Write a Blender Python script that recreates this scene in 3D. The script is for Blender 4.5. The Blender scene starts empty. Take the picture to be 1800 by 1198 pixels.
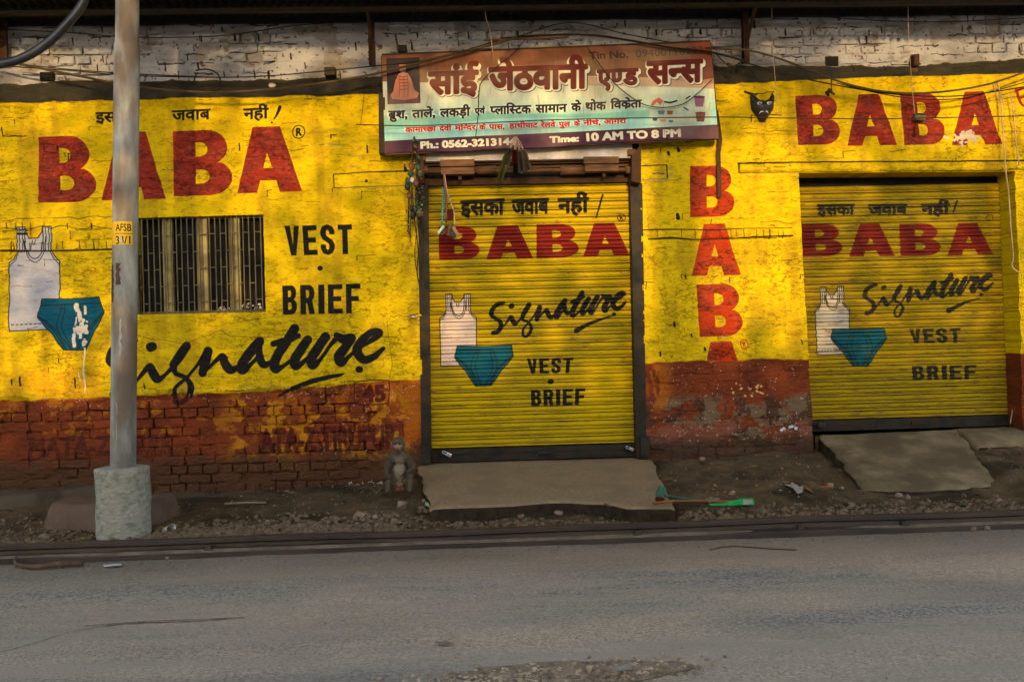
import bpy, bmesh, math, random
import numpy as np
from mathutils import Vector, Matrix

# ------------------------------------------------------------------ camera, sky, sun, exposure
SC = bpy.context.scene
COL = SC.collection
random.seed(7)
RNG = np.random.default_rng(11)

CAM_H, DIST, FPX = 1.25, 7.7, 1750.0            # eye height, distance to the wall, focal length in 1800-px units
ROLL, YAW = 0.025, math.radians(2.4)
CAM = np.array([0.0, -DIST, CAM_H])
_f0 = np.array([math.sin(YAW), math.cos(YAW), 0.0]); _r0 = np.array([math.cos(YAW), -math.sin(YAW), 0.0]); _u0 = np.array([0, 0, 1.0])
PITCH = -math.radians(0.36)
_f = _f0 * math.cos(PITCH) + _u0 * math.sin(PITCH); _u1 = _u0 * math.cos(PITCH) - _f0 * math.sin(PITCH)
_u = _u1 * math.cos(ROLL) + _r0 * math.sin(ROLL); _r = _r0 * math.cos(ROLL) - _u1 * math.sin(ROLL)
cd = bpy.data.cameras.new('camera'); cam = bpy.data.objects.new('camera', cd); COL.objects.link(cam)
cd.sensor_width = 36.0; cd.lens = 36.0 * FPX / 1800.0; cd.clip_start = 0.05; cd.clip_end = 400
cam.matrix_world = Matrix(((_r[0], _u[0], -_f[0], CAM[0]), (_r[1], _u[1], -_f[1], CAM[1]), (_r[2], _u[2], -_f[2], CAM[2]), (0, 0, 0, 1)))
SC.camera = cam

SUN_EL, SUN_AZ = math.radians(11), math.radians(2.0)
w = bpy.data.worlds.new('World'); SC.world = w; w.use_nodes = True
nt = w.node_tree; bg = nt.nodes['Background']
sky = nt.nodes.new('ShaderNodeTexSky'); sky.sky_type = 'NISHITA'; sky.sun_disc = False
sky.sun_elevation = SUN_EL; sky.sun_rotation = math.pi + SUN_AZ; sky.air_density = 0.7; sky.dust_density = 1.0; sky.ozone_density = 0.0
nt.links.new(sky.outputs[0], bg.inputs[0]); bg.inputs[1].default_value = 0.15
sd = bpy.data.lights.new('sun', 'SUN'); sd.energy = 2.0; sd.angle = math.radians(0.5); sd.color = (0.58, 0.39, 0.15)
so = bpy.data.objects.new('sun', sd); COL.objects.link(so)
so.rotation_euler = (math.pi / 2 - SUN_EL, 0, SUN_AZ)
so.location = (0, -30, 8)
vs = SC.view_settings; vs.view_transform = 'Standard'; vs.look = 'None'; vs.exposure = 2.05; vs.gamma = 1.0; vs.use_curve_mapping = False

# ------------------------------------------------------------------ geometry of the photograph -> the place
def ray(px, py):
    d = _f * 1.0 + _r * ((px - 900.0) / FPX) + _u * ((599.0 - py) / FPX)
    return d
def W(px, py, Y=0.0):
    "point where the sight line through a photo pixel meets the upright plane y = Y"
    d = ray(px, py); t = (Y - CAM[1]) / d[1]; p = CAM + d * t
    return (float(p[0]), float(Y), float(p[2]))
def G(px, py, z=0.0):
    "point where the sight line meets the level plane z"
    d = ray(px, py); t = (z - CAM[2]) / d[2]; p = CAM + d * t
    return (float(p[0]), float(p[1]), float(z))
def Wv(px, py, Y=0.0):
    px = np.asarray(px, float); py = np.asarray(py, float)
    d = _f[None] + _r[None] * ((px.ravel() - 900) / FPX)[:, None] + _u[None] * ((599 - py.ravel()) / FPX)[:, None]
    t = (Y - CAM[1]) / d[:, 1]; p = CAM[None] + d * t[:, None]
    return p[:, 0].reshape(px.shape), p[:, 2].reshape(px.shape)

# ------------------------------------------------------------------ noise
_LAT = {}
def vnoise(x, y, seed=0):
    if seed not in _LAT: _LAT[seed] = np.random.default_rng(1000 + seed).random((256, 256)).astype(np.float32)
    L = _LAT[seed]
    if x.ndim == 2 and x.size > 5000 and x.shape == y.shape:      # regular grids: one axis after the other
        sw = x[0, 0] == x[0, -1] and x[0, 0] == x[0, x.shape[1] // 2]
        if sw: x, y = x.T, y.T
        if x[0, 0] == x[-1, 0] and x[0, -1] == x[-1, -1] and x[0, x.shape[1] // 2] == x[-1, x.shape[1] // 2] and y[0, 0] == y[0, -1] and y[-1, 0] == y[-1, -1] and y[0, 0] == y[0, y.shape[1] // 3]:
            u, v = x[0], y[:, 0]; xi = np.floor(u).astype(int); yi = np.floor(v).astype(int); fx = (u - xi).astype(np.float32); fy = (v - yi).astype(np.float32)[:, None]
            fx = fx * fx * (3 - 2 * fx); fy = fy * fy * (3 - 2 * fy); T_ = L.T
            R = T_[yi & 255] * (1 - fy) + T_[(yi + 1) & 255] * fy; R = R[:, xi & 255] * (1 - fx) + R[:, (xi + 1) & 255] * fx
            return R.T if sw else R
        if sw: x, y = x.T, y.T
    xi = np.floor(x).astype(np.int32); yi = np.floor(y).astype(np.int32); fx = x - xi; fy = y - yi
    fx = fx * fx * (3 - 2 * fx); fy = fy * fy * (3 - 2 * fy)
    a = L[xi & 255, yi & 255]; b = L[(xi + 1) & 255, yi & 255]; c = L[xi & 255, (yi + 1) & 255]; d = L[(xi + 1) & 255, (yi + 1) & 255]
    return (a * (1 - fx) + b * fx) * (1 - fy) + (c * (1 - fx) + d * fx) * fy
def fbm(x, y, seed=0, octv=4, gain=0.5):
    x = np.asarray(x, float); y = np.asarray(y, float)
    s = 0.0; a = 1.0; t = 0
    for i in range(octv):
        s = s + a * vnoise(x * 2 ** i + 17 * i, y * 2 ** i + 31 * i, seed + i); t += a; a *= gain
    return s / t
def sstep(a, b, x):
    t = np.clip((x - a) / (b - a), 0, 1); return t * t * (3 - 2 * t)

# ------------------------------------------------------------------ flat print: masks of lettering, laid onto paint canvases
def edges_mask(segs, h, w_, ss=3):
    "even-odd fill of closed outlines given as edge array (n,4) in pixel units, y down"
    out = np.zeros((h, w_), np.float32)
    if len(segs) == 0: return out
    x0, y0, x1, y1 = segs.T
    idx = np.arange(w_)
    for r in range(max(0, int(min(y0.min(), y1.min()))), min(h, int(max(y0.max(), y1.max())) + 2)):
        acc = np.zeros(w_)
        for k in range(ss):
            y = r + (k + .5) / ss
            m = ((y0 <= y) & (y1 > y)) | ((y1 <= y) & (y0 > y))
            if not m.any(): continue
            xs = np.sort(x0[m] + (y - y0[m]) * (x1[m] - x0[m]) / (y1[m] - y0[m]))
            for a, b in zip(xs[0::2], xs[1::2]):
                i0 = max(0, int(a)); i1 = min(w_, int(b) + 1)
                if i1 > i0: acc[i0:i1] += np.clip(np.minimum(b, idx[i0:i1] + 1) - np.maximum(a, idx[i0:i1]), 0, 1)
        out[r] = acc / ss
    return np.clip(out, 0, 1)
def poly_mask(polys, h, w_):
    s = []
    for p in polys:
        p = np.asarray(p, float); q = np.roll(p, -1, 0); s.append(np.hstack([p, q]))
    return edges_mask(np.vstack(s), h, w_)
def dilate(m, r):
    if r <= 0: return m
    R = int(math.ceil(r)); h, w_ = m.shape; P = np.pad(m, R); out = np.zeros_like(m)
    for dy in range(-R, R + 1):
        for dx in range(-R, R + 1):
            k = min(1.0, r + .5 - math.hypot(dx, dy))
            if k > 0: out = np.maximum(out, P[R + dy:R + dy + h, R + dx:R + dx + w_] * k)
    return out
EM = 110.0
_fc = bpy.data.curves.new('print_source', 'FONT'); _fo = bpy.data.objects.new('print_source', _fc)
_tcache = {}
def seg_islands(txt):
    COL.objects.link(_fo); _fc.body = txt; _fc.resolution_u = 6
    bpy.context.view_layer.update()
    ev = _fo.evaluated_get(bpy.context.evaluated_depsgraph_get()); me = ev.to_mesh()
    co = np.empty(len(me.vertices) * 3); me.vertices.foreach_get('co', co); co = co.reshape(-1, 3)[:, :2]
    par = list(range(len(co)))
    def find(a):
        while par[a] != a: par[a] = par[par[a]]; a = par[a]
        return a
    cnt = {}
    for p in me.polygons:
        vs_ = list(p.vertices)
        for a, b in zip(vs_, vs_[1:] + vs_[:1]):
            k = (min(a, b), max(a, b)); cnt[k] = cnt.get(k, 0) + 1; par[find(a)] = find(b)
    isl = {}
    for (a, b), c in cnt.items():
        if c == 1: isl.setdefault(find(a), []).append((co[a][0], co[a][1], co[b][0], co[b][1]))
    ev.to_mesh_clear(); COL.objects.unlink(_fo)
    return [np.array(v) for v in isl.values()], (co[:, 0].max() if len(co) else .3), (co[:, 0].min() if len(co) else 0)
def word_mask(txt, bold=0.0, pad=10):
    "mask of a word; ~ after a letter makes its half form, ^ adds the slash of a joined r; returns mask, baseline row, headline row"
    key = (txt, bold)
    if key in _tcache: return _tcache[key]
    segs = []; x = 0.0; clips = []; slashes = []
    for part_i, piece in enumerate(txt.replace('^', '^').split('~')):
        sub = piece.replace('^', '')
        isl, xm, xn = seg_islands(sub)
        if '^' in piece:
            _, xa, _n = seg_islands(piece.split('^')[0]); slashes.append(x + xa)
        last = part_i == len(txt.split('~')) - 1
        lim = None if last else xm - 0.20
        segs.append((isl, x, lim)); x += xm if last else (xm - 0.20)
    wd = int(x * EM + 2 * pad + 30); ht = int(1.35 * EM + 2 * pad); base = int(.98 * EM + pad)
    out = np.zeros((ht, wd), np.float32)
    for isl, xo, lim in segs:
        cur = np.zeros_like(out)
        for s in isl:
            t = s.copy(); t[:, [0, 2]] = (t[:, [0, 2]] + xo) * EM + pad; t[:, [1, 3]] = base - t[:, [1, 3]] * EM
            cur = np.maximum(cur, edges_mask(t, ht, wd))
        if lim is not None: cur[:, int((xo + lim) * EM + pad):] = 0
        out = np.maximum(out, cur)
    for sx in slashes:
        X = pad + (sx - .14) * EM; a = np.array([(X, base - .22 * EM), (X, base - .13 * EM), (X - .30 * EM, base + .07 * EM), (X - .33 * EM, base - .01 * EM)])
        out = np.maximum(out, poly_mask([a], ht, wd))
    out = dilate(out, bold * EM)
    _tcache[key] = (out, base, int(base - .622 * EM), pad, wd)
    return _tcache[key]

class Canvas:
    "a paint layer in the metres of one upright plane"
    def __init__(s, x0, x1, z0, z1, res, Y, base):
        s.x0, s.x1, s.z0, s.z1, s.res, s.Y = x0, x1, z0, z1, res, Y
        s.w = int(round((x1 - x0) / res)); s.h = int(round((z1 - z0) / res))
        s.a = np.ones((s.h, s.w, 3), np.float32) * np.array(base, np.float32)
        jj, ii = np.meshgrid(np.arange(s.w), np.arange(s.h)); s.X = s.x0 + (jj + .5) * res; s.Z = s.z1 - (ii + .5) * res
    def px(s, pts):
        P = [W(p[0], p[1], s.Y) for p in pts]
        return np.array([((p[0] - s.x0) / s.res, (s.z1 - p[2]) / s.res) for p in P])
    def comp(s, m, col, r0=0, c0=0, op=1.0):
        h, w_ = m.shape; r1 = max(0, -r0); c1 = max(0, -c0); r2 = min(h, s.h - r0); c2 = min(w_, s.w - c0)
        if r2 <= r1 or c2 <= c1: return
        m = m[r1:r2, c1:c2, None] * op; v = s.a[r0 + r1:r0 + r2, c0 + c1:c0 + c2]
        v[:] = v * (1 - m) + np.array(col, np.float32) * m
    def polys(s, polys, col, op=1.0, rough=0):
        P = [s.px(p) for p in polys]; A = np.vstack(P); c0 = int(A[:, 0].min()) - 2; r0 = int(A[:, 1].min()) - 2
        w_ = int(A[:, 0].max()) - c0 + 4; h = int(A[:, 1].max()) - r0 + 4
        m = poly_mask([p - (c0, r0) for p in P], h, w_)
        s.comp(m, col, r0, c0, op)
    def stroke(s, pts, widths, col, op=1.0, smooth=True):
        "brush stroke through photo points with a width (photo px) at each"
        if not hasattr(widths, '__len__'): widths = [widths] * len(pts)
        P = s.px(pts); k = s.px([(pts[0][0], pts[0][1]), (pts[0][0] + 10, pts[0][1])]); sc = abs(k[1, 0] - k[0, 0]) / 10
        Wd = np.array(widths, float) * sc / 2
        if smooth and len(P) > 2: P, Wd = catmull(P, Wd, 8)
        c0 = int(P[:, 0].min() - Wd.max()) - 2; r0 = int(P[:, 1].min() - Wd.max()) - 2
        w_ = int(P[:, 0].max() + Wd.max()) - c0 + 3; h = int(P[:, 1].max() + Wd.max()) - r0 + 3
        m = np.zeros((h, w_), np.float32)
        for i in range(len(P) - 1):
            a = P[i] - (c0, r0); b = P[i + 1] - (c0, r0); wm = max(Wd[i], Wd[i + 1]) + 2
            xa = max(0, int(min(a[0], b[0]) - wm)); xb = min(w_, int(max(a[0], b[0]) + wm) + 1); ya = max(0, int(min(a[1], b[1]) - wm)); yb = min(h, int(max(a[1], b[1]) + wm) + 1)
            if xb <= xa or yb <= ya: continue
            xx, yy = np.meshgrid(np.arange(xa, xb) + .5, np.arange(ya, yb) + .5); d = b - a; L = max(1e-6, d @ d)
            t = np.clip(((xx - a[0]) * d[0] + (yy - a[1]) * d[1]) / L, 0, 1); r = Wd[i] * (1 - t) + Wd[i + 1] * t
            dd = np.hypot(xx - a[0] - t * d[0], yy - a[1] - t * d[1])
            m[ya:yb, xa:xb] = np.maximum(m[ya:yb, xa:xb], np.clip(r - dd + .5, 0, 1))
        s.comp(m, col, r0, c0, op)
    def warp(s, mask, src, quad, col, op=1.0):
        "lay mask so that its rectangle src=(x0,y0,x1,y1) lands on the photo quad TL,TR,BR,BL"
        Q = s.px(quad); x0, y0, x1, y1 = src; mh, mw = mask.shape
        def bl(u, v): return (Q[0] * (1 - u) * (1 - v) + Q[1] * u * (1 - v) + Q[2] * u * v + Q[3] * (1 - u) * v)
        ua, ub = (0 - x0) / (x1 - x0), (mw - x0) / (x1 - x0); va, vb = (0 - y0) / (y1 - y0), (mh - y0) / (y1 - y0)
        C = np.array([bl(u, v) for u in (ua, ub) for v in (va, vb)]); c0 = int(C[:, 0].min()) - 2; r0 = int(C[:, 1].min()) - 2
        w_ = int(C[:, 0].max()) - c0 + 3; h = int(C[:, 1].max()) - r0 + 3
        O = Q[0]; U = (Q[1] - Q[0] + Q[2] - Q[3]) / 2; V = (Q[3] - Q[0] + Q[2] - Q[1]) / 2; K = Q[0] - Q[1] + Q[2] - Q[3]
        xx, yy = np.meshgrid(np.arange(w_) + c0 + .5, np.arange(h) + r0 + .5)
        O2 = (Q.mean(0)) - U / 2 - V / 2
        det = U[0] * V[1] - U[1] * V[0]; dx = xx - O2[0]; dy = yy - O2[1]
        u = (dx * V[1] - dy * V[0]) / det; v = (dy * U[0] - dx * U[1]) / det
        for _ in range(3):   # refine for the bilinear term
            px_ = Q[0][0] * (1 - u) * (1 - v) + Q[1][0] * u * (1 - v) + Q[2][0] * u * v + Q[3][0] * (1 - u) * v - xx
            py_ = Q[0][1] * (1 - u) * (1 - v) + Q[1][1] * u * (1 - v) + Q[2][1] * u * v + Q[3][1] * (1 - u) * v - yy
            u = u - (px_ * V[1] - py_ * V[0]) / det; v = v - (py_ * U[0] - px_ * U[1]) / det
        sx = x0 + u * (x1 - x0) - .5; sy = y0 + v * (y1 - y0) - .5
        # average over the footprint by sampling a box-filtered copy
        k = max(1, int(round(abs(x1 - x0) / max(1, np.hypot(*U))))); ky = max(1, int(round(abs(y1 - y0) / max(1, np.hypot(*V)))))
        M = mask
        if k > 1 or ky > 1:
            c = np.cumsum(np.cumsum(np.pad(mask, ((ky // 2 + 1, ky), (k // 2 + 1, k))), 0), 1)
            M = (c[ky:ky + mh, k:k + mw] - c[:mh, k:k + mw] - c[ky:ky + mh, :mw] + c[:mh, :mw]) / (k * ky)
        xi = np.floor(sx).astype(int); yi = np.floor(sy).astype(int); fx = sx - xi; fy = sy - yi
        def g(a, b):
            ok = (a >= 0) & (a < mw) & (b >= 0) & (b < mh); return np.where(ok, M[np.clip(b, 0, mh - 1), np.clip(a, 0, mw - 1)], 0)
        m = (g(xi, yi) * (1 - fx) + g(xi + 1, yi) * fx) * (1 - fy) + (g(xi, yi + 1) * (1 - fx) + g(xi + 1, yi + 1) * fx) * fy
        s.comp(np.clip(m, 0, 1).astype(np.float32), col, r0, c0, op)
    def hindi(s, txt, xl, xr, yhl, yhr, ybl, ybr, col, bold=0.0, op=1.0):
        "Devanagari word: headline and baseline heights at its left and right ends"
        m, b, hd, pad, wd = word_mask(txt, bold); xs = np.where(m.max(0) > .5)[0]
        s.warp(m, (xs[0], hd - bold * EM, xs[-1] + 1, b + bold * EM), [(xl, yhl), (xr, yhr), (xr, ybr), (xl, ybl)], col, op)
    def latin(s, txt, quad, col, bold=0.0, op=1.0):
        m, b, hd, pad, wd = word_mask(txt, bold); xs = np.where(m.max(0) > .5)[0]
        s.warp(m, (xs[0], b - .686 * EM - bold * EM, xs[-1] + 1, b + bold * EM), quad, col, op)
    def image(s, name):
        im = bpy.data.images.new(name, s.w, s.h, alpha=False); a = np.ones((s.h, s.w, 4), np.float32); a[..., :3] = np.clip(s.a[::-1], 0, 1)
        im.pixels.foreach_set(a.ravel()); im.update(); im.pack(); return im
def catmull(P, Wd, n):
    P = np.asarray(P, float); Wd = np.asarray(Wd, float).reshape(len(P), -1); Q = np.hstack([P, Wd]); Q = np.vstack([2 * Q[0] - Q[1], Q, 2 * Q[-1] - Q[-2]])
    out = []
    for i in range(1, len(Q) - 2):
        for t in np.arange(n) / n:
            out.append(.5 * (2 * Q[i] + (Q[i + 1] - Q[i - 1]) * t + (2 * Q[i - 1] - 5 * Q[i] + 4 * Q[i + 1] - Q[i + 2]) * t * t + (3 * Q[i] - Q[i - 1] - 3 * Q[i + 1] + Q[i + 2]) * t ** 3))
    out.append(Q[-2]); out = np.array(out); k = P.shape[1]
    return out[:, :k], (out[:, k] if Wd.shape[1] == 1 else out[:, k:])

# letter and emblem outlines in a unit square, y down
def arc(cx, cy, rx, ry, a0, a1, n=10): return [(cx + rx * math.cos(math.radians(a0 + (a1 - a0) * i / n)), cy + ry * math.sin(math.radians(a0 + (a1 - a0) * i / n))) for i in range(n + 1)]
GB = [[(0, 0), (.58, 0)] + arc(.58, .27, .36, .27, -90, 62, 12) + arc(.60, .73, .40, .27, -58, 90, 12) + [(0, 1)],
      [(.38, .18), (.46, .18)] + arc(.46, .29, .13, .11, -90, 90, 8) + [(.38, .40)], [(.38, .60), (.48, .60)] + arc(.48, .71, .14, .11, -90, 90, 8) + [(.38, .82)]]
GA = [[(.25, 0), (.69, 0), (1, 1), (.66, 1), (.61, .82), (.36, .82), (.31, 1), (0, 1)], [(.475, .40), (.555, .63), (.41, .63)]]
def quadmap(poly, q):
    return [(q[0][0] * (1 - u) * (1 - v) + q[1][0] * u * (1 - v) + q[2][0] * u * v + q[3][0] * (1 - u) * v,
             q[0][1] * (1 - u) * (1 - v) + q[1][1] * u * (1 - v) + q[2][1] * u * v + q[3][1] * (1 - u) * v) for u, v in poly]
BLOCK = {'V': [[(0, 0), (.36, 0), (.5, .66), (.64, 0), (1, 0), (.69, 1), (.31, 1)]], 'E': [[(0, 0), (1, 0), (1, .17), (.38, .17), (.38, .41), (.9, .41), (.9, .58), (.38, .58), (.38, .83), (1, .83), (1, 1), (0, 1)]],
    'F': [[(0, 0), (1, 0), (1, .17), (.38, .17), (.38, .42), (.88, .42), (.88, .59), (.38, .59), (.38, 1), (0, 1)]], 'T': [[(0, 0), (1, 0), (1, .17), (.69, .17), (.69, 1), (.31, 1), (.31, .17), (0, .17)]], 'I': [[(0, 0), (1, 0), (1, 1), (0, 1)]],
    'B': [[(0, 0), (.6, 0)] + arc(.6, .26, .36, .26, -90, 60, 8) + arc(.62, .73, .38, .27, -55, 90, 8) + [(0, 1)], [(.38, .17), (.52, .17)] + arc(.52, .285, .1, .115, -90, 90, 5) + [(.38, .40)], [(.38, .58), (.54, .58)] + arc(.54, .705, .1, .125, -90, 90, 5) + [(.38, .83)]],
    'R': [[(0, 0), (.6, 0)] + arc(.6, .29, .38, .29, -90, 55, 8) + [(1, 1), (.62, 1), (.46, .62), (.38, .62), (.38, 1), (0, 1)], [(.38, .17), (.52, .17)] + arc(.52, .305, .1, .135, -90, 90, 5) + [(.38, .44)]],
    'S': [[(1, .32), (.64, .32), (.61, .20), (.5, .16), (.40, .20), (.38, .28), (.44, .37), (.85, .52), (1, .67), (1, .8), (.85, .95), (.5, 1.02), (.15, .95), (0, .8), (0, .66), (.36, .66), (.40, .80), (.5, .85), (.6, .8), (.62, .72), (.56, .63), (.14, .48), (0, .34), (0, .2), (.15, .05), (.5, -.02), (.85, .05), (1, .2)]]}
def block(c, word, quad, col, gap=.24):
    ws = [.42 if ch == 'I' else 1.0 for ch in word]; tot = sum(ws) + gap * (len(word) - 1); x = 0
    for ch, w_ in zip(word, ws):
        c.polys([quadmap([((x + u * w_) / tot, v) for u, v in p], quad) for p in BLOCK[ch]], col); x += w_ + gap
# ------------------------------------------------------------------ paint: the wall
YEL, RED, BLK, BRK, WHT, TAR, TEAL = (.81, .675, .0), (.62, .15, .09), (.10, .095, .09), (.41, .185, .085), (.62, .615, .645), (.18, .165, .135), (.02, .30, .37)
cw = Canvas(-4.9, 5.4, -0.15, 4.05, 0.003, 0.0, YEL)
Xc, Zc = cw.X, cw.Z
def line_z(pts):
    P = [W(p[0], p[1]) for p in pts]; return np.interp(Xc[0], [p[0] for p in P], [p[2] for p in P])[None, :]
E_BRICK = [(-300, 708), (0, 704), (150, 700), (300, 694), (420, 690), (520, 683), (600, 676), (680, 670), (740, 667), (1130, 640), (1200, 634), (1300, 633), (1425, 632), (1800, 622), (2000, 615)]
E_TARB = [(-300, 190), (0, 181), (200, 176), (400, 172), (665, 166), (1000, 158), (1260, 148), (1400, 142), (1530, 137), (1700, 132), (1800, 129), (2000, 122)]
E_TART = [(-300, 155), (0, 148), (90, 143), (250, 142), (400, 140), (560, 139), (665, 137), (1000, 128), (1260, 116), (1440, 116), (1600, 117), (1700, 110), (1800, 102), (2000, 96)]
zb, zt0, zt1 = line_z(E_BRICK), line_z(E_TARB), line_z(E_TART)
wob = (fbm(Xc * 9, Zc * 9, 3) - .5)
# yellow body: brush marks, thin old coats, warm and dusty patches
v = fbm(Xc * 1.3, Zc * 1.8, 5); v2 = fbm(Xc * 14, Zc * 26, 9); v3 = fbm(Xc * 60, Zc * 120, 13, 2)
f = (.93 + .14 * v + .05 * (v2 - .5) + .05 * (v3 - .5))[..., None]
cw.a *= np.clip(f, .5, 1.12)
green = sstep(.52, .72, fbm(Xc * 1.1 + 5, Zc * 1.6, 21))[..., None] * .35
cw.a[:] = cw.a * (1 - green) + np.array((.70, .60, .0)) * green
def layer(mask, col, op=1.0):
    m = np.clip(mask, 0, 1)[..., None] * op; cw.a[:] = cw.a * (1 - m) + np.array(col, np.float32) * m
def zone(x0, y0, x1, y1, soft=.05):
    a = W(x0, y0); b = W(x1, y1); xa, xb = min(a[0], b[0]), max(a[0], b[0]); za, zb_ = min(a[2], b[2]), max(a[2], b[2])
    return sstep(xa - soft, xa + soft, Xc) * (1 - sstep(xb - soft, xb + soft, Xc)) * sstep(za - soft, za + soft, Zc) * (1 - sstep(zb_ - soft, zb_ + soft, Zc))
# worn-through grey paint streaks beside the sign and by the lintels
def worn(x0, y0, x1, y1, th, col=(.45, .41, .36), sx=7, sz=40, seed=30, op=.75, soft=.08):
    layer(sstep(th + .02, th + .14, fbm(Xc * sx, Zc * sz, seed, 5, .6)) * zone(x0, y0, x1, y1, soft), col, op * .55)
worn(520, 230, 660, 290, .56); worn(560, 215, 672, 340, .66); worn(1130, 255, 1200, 330, .50, sx=12, seed=33); worn(1250, 150, 1420, 270, .62, seed=35)
worn(-200, 180, 300, 480, .66, seed=37); worn(1130, 330, 1400, 620, .70, seed=38); worn(1400, 130, 1800, 290, .68, seed=41, sx=4); worn(240, 560, 740, 700, .70, seed=43)
# ---- red dado and bare brick
edge = Zc + wob * .03
ov = np.clip((zb - edge) / .012 + .5, 0, 1)
bcol = np.array(BRK)[None, None] * (.80 + .45 * fbm(Xc * 5, Zc * 9, 51))[..., None] * (.92 + .16 * fbm(Xc * 45, Zc * 45, 55, 3))[..., None]
m = ov[..., None]; cw.a[:] = cw.a * (1 - m) + bcol * m
ora = sstep(.50, .60, fbm(Xc * 7, Zc * 9, 61, 5, .6)) * zone(480, 640, 760, 815, .12) * ov
layer(ora, (.62, .33, .05), .7)
layer(zone(705, 660, 760, 800, .04) * ov * sstep(.30, .5, fbm(Xc * 10, Zc * 10, 63)), (.62, .33, .05), .9)
layer(sstep(.57, .62, fbm(Xc * 10, Zc * 12, 65, 5, .6)) * zone(400, 690, 720, 830, .1) * ov, (.70, .47, .05), .8)
layer(sstep(.60, .66, fbm(Xc * 12, Zc * 15, 67, 5, .6)) * zone(-200, 700, 500, 770, .1) * ov, (.62, .38, .07), .7)
# bottom courses: bare, sooty brown; splash dirt above the ground
low = 1 - sstep(.30, .46, Zc + wob * .12)
layer(low * (Xc < 0), (.27, .185, .12), .85)
# pillar dado: plaster lost from the bottom half
pz = zone(1128, 700, 1440, 830, .05)
layer(pz * sstep(.42, .56, fbm(Xc * 7, Zc * 11, 71, 5, .6)), (.40, .34, .25), .9)
layer(pz * sstep(.56, .60, fbm(Xc * 9, Zc * 9, 73, 5, .6)), (.27, .17, .12), .9)
layer(zone(1128, 745, 1440, 830, .03) * sstep(.50, .58, fbm(Xc * 5, Zc * 7 + 9, 75)), (.47, .27, .20), .9)
layer(zone(1135, 640, 1180, 720, .05) * sstep(.45, .6, fbm(Xc * 20, Zc * 7, 77)), (.60, .33, .06), .8)
layer(sstep(.46, .34, Zc + wob * .08) * (Xc > 1.0), (.20, .16, .11), .7)
# ---- tar band and the whitewashed brick above
tar_bot = zt0 + wob * .02; tar_top = zt1 + wob * .05
mt = np.clip((Zc - tar_bot) / .006 + .5, 0, 1) * np.clip((tar_top - Zc) / .006 + .5, 0, 1)
tcol = np.array(TAR)[None, None] * (.75 + .55 * fbm(Xc * 8, Zc * 16, 81))[..., None]
cw.a[:] = cw.a * (1 - mt[..., None]) + tcol * mt[..., None]
mw = np.clip((Zc - tar_top) / .006 + .5, 0, 1)
wcol = np.array(WHT)[None, None] * (.90 + .16 * fbm(Xc * 6, Zc * 9, 83))[..., None]
cw.a[:] = cw.a * (1 - mw[..., None]) + wcol * mw[..., None]
layer(mw * sstep(.70, .74, fbm(Xc * 40, Zc * 44, 85, 4)), (.30, .20, .16), .8)
layer(mw * sstep(.55, .8, fbm(Xc * 2, Zc * 7, 89, 5)), (.36, .345, .345), .6)
layer(mw * sstep(.62, .72, fbm(Xc * 5, Zc * 8, 87, 4)), (.42, .38, .35), .5)
# orange tint over the lower left edge of the yellow
layer(zone(-250, 660, 180, 700, .04) * sstep(.35, .6, v), (.86, .55, .03), .4)

yz = (Zc > zb) * (Zc < tar_bot)
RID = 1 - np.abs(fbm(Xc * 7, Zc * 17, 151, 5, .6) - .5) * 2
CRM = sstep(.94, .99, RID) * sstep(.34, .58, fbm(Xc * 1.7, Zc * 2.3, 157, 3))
layer(yz * sstep(.50, .80, fbm(Xc * 9, Zc * 2.2, 95, 4)), (.46, .36, .08), .35)
layer(yz * sstep(.60, .68, fbm(Xc * 30, Zc * 60, 97, 4, .65)), (.50, .38, .06), .40)
layer(yz * CRM, (.34, .25, .03), .55)  # crease dirt doubles as the shade of the dents, painted into the yellow
layer(yz * sstep(.5, .9, fbm(Xc * 11, Zc * 23, 159, 5, .65)), (.62, .46, .03), .5)
# ---- lettering and pictures painted on the wall
def baba(c, quads, col=RED, op=1.0):
    for q, g in quads: c.polys([quadmap(p, q) for p in (GB if g == 'B' else GA)], col, op)
RED_W = (.50, .145, .09)
baba(cw, [([(67, 241), (158, 237), (172, 354), (67, 356)], 'B'), ([(178, 233), (290, 230), (291, 349), (178, 352)], 'A'), ([(304, 231), (404, 227), (410, 342), (305, 345)], 'B'), ([(416, 224), (526, 221), (531, 336), (417, 340)], 'A')], RED_W)
baba(cw, [([(1397, 169), (1474, 166), (1478, 254), (1403, 255)], 'B'), ([(1489, 167), (1568, 165), (1577, 255), (1490, 256)], 'A'), ([(1581, 165), (1655, 162), (1665, 253), (1590, 255)], 'B'), ([(1677, 162), (1752, 160), (1762, 253), (1674, 255)], 'A')], RED_W)
RED_P = (.62, .18, .03)
baba(cw, [([(1213, 292), (1290, 291), (1291, 380), (1213, 382)], 'B'), ([(1217, 394), (1299, 392), (1302, 483), (1216, 485)], 'A'), ([(1224, 500), (1303, 498), (1306, 590), (1229, 592)], 'B')], RED_P)
cw.polys([[(1248, 601), (1285, 599), (1297, 634), (1242, 635)]], RED_P)
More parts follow.
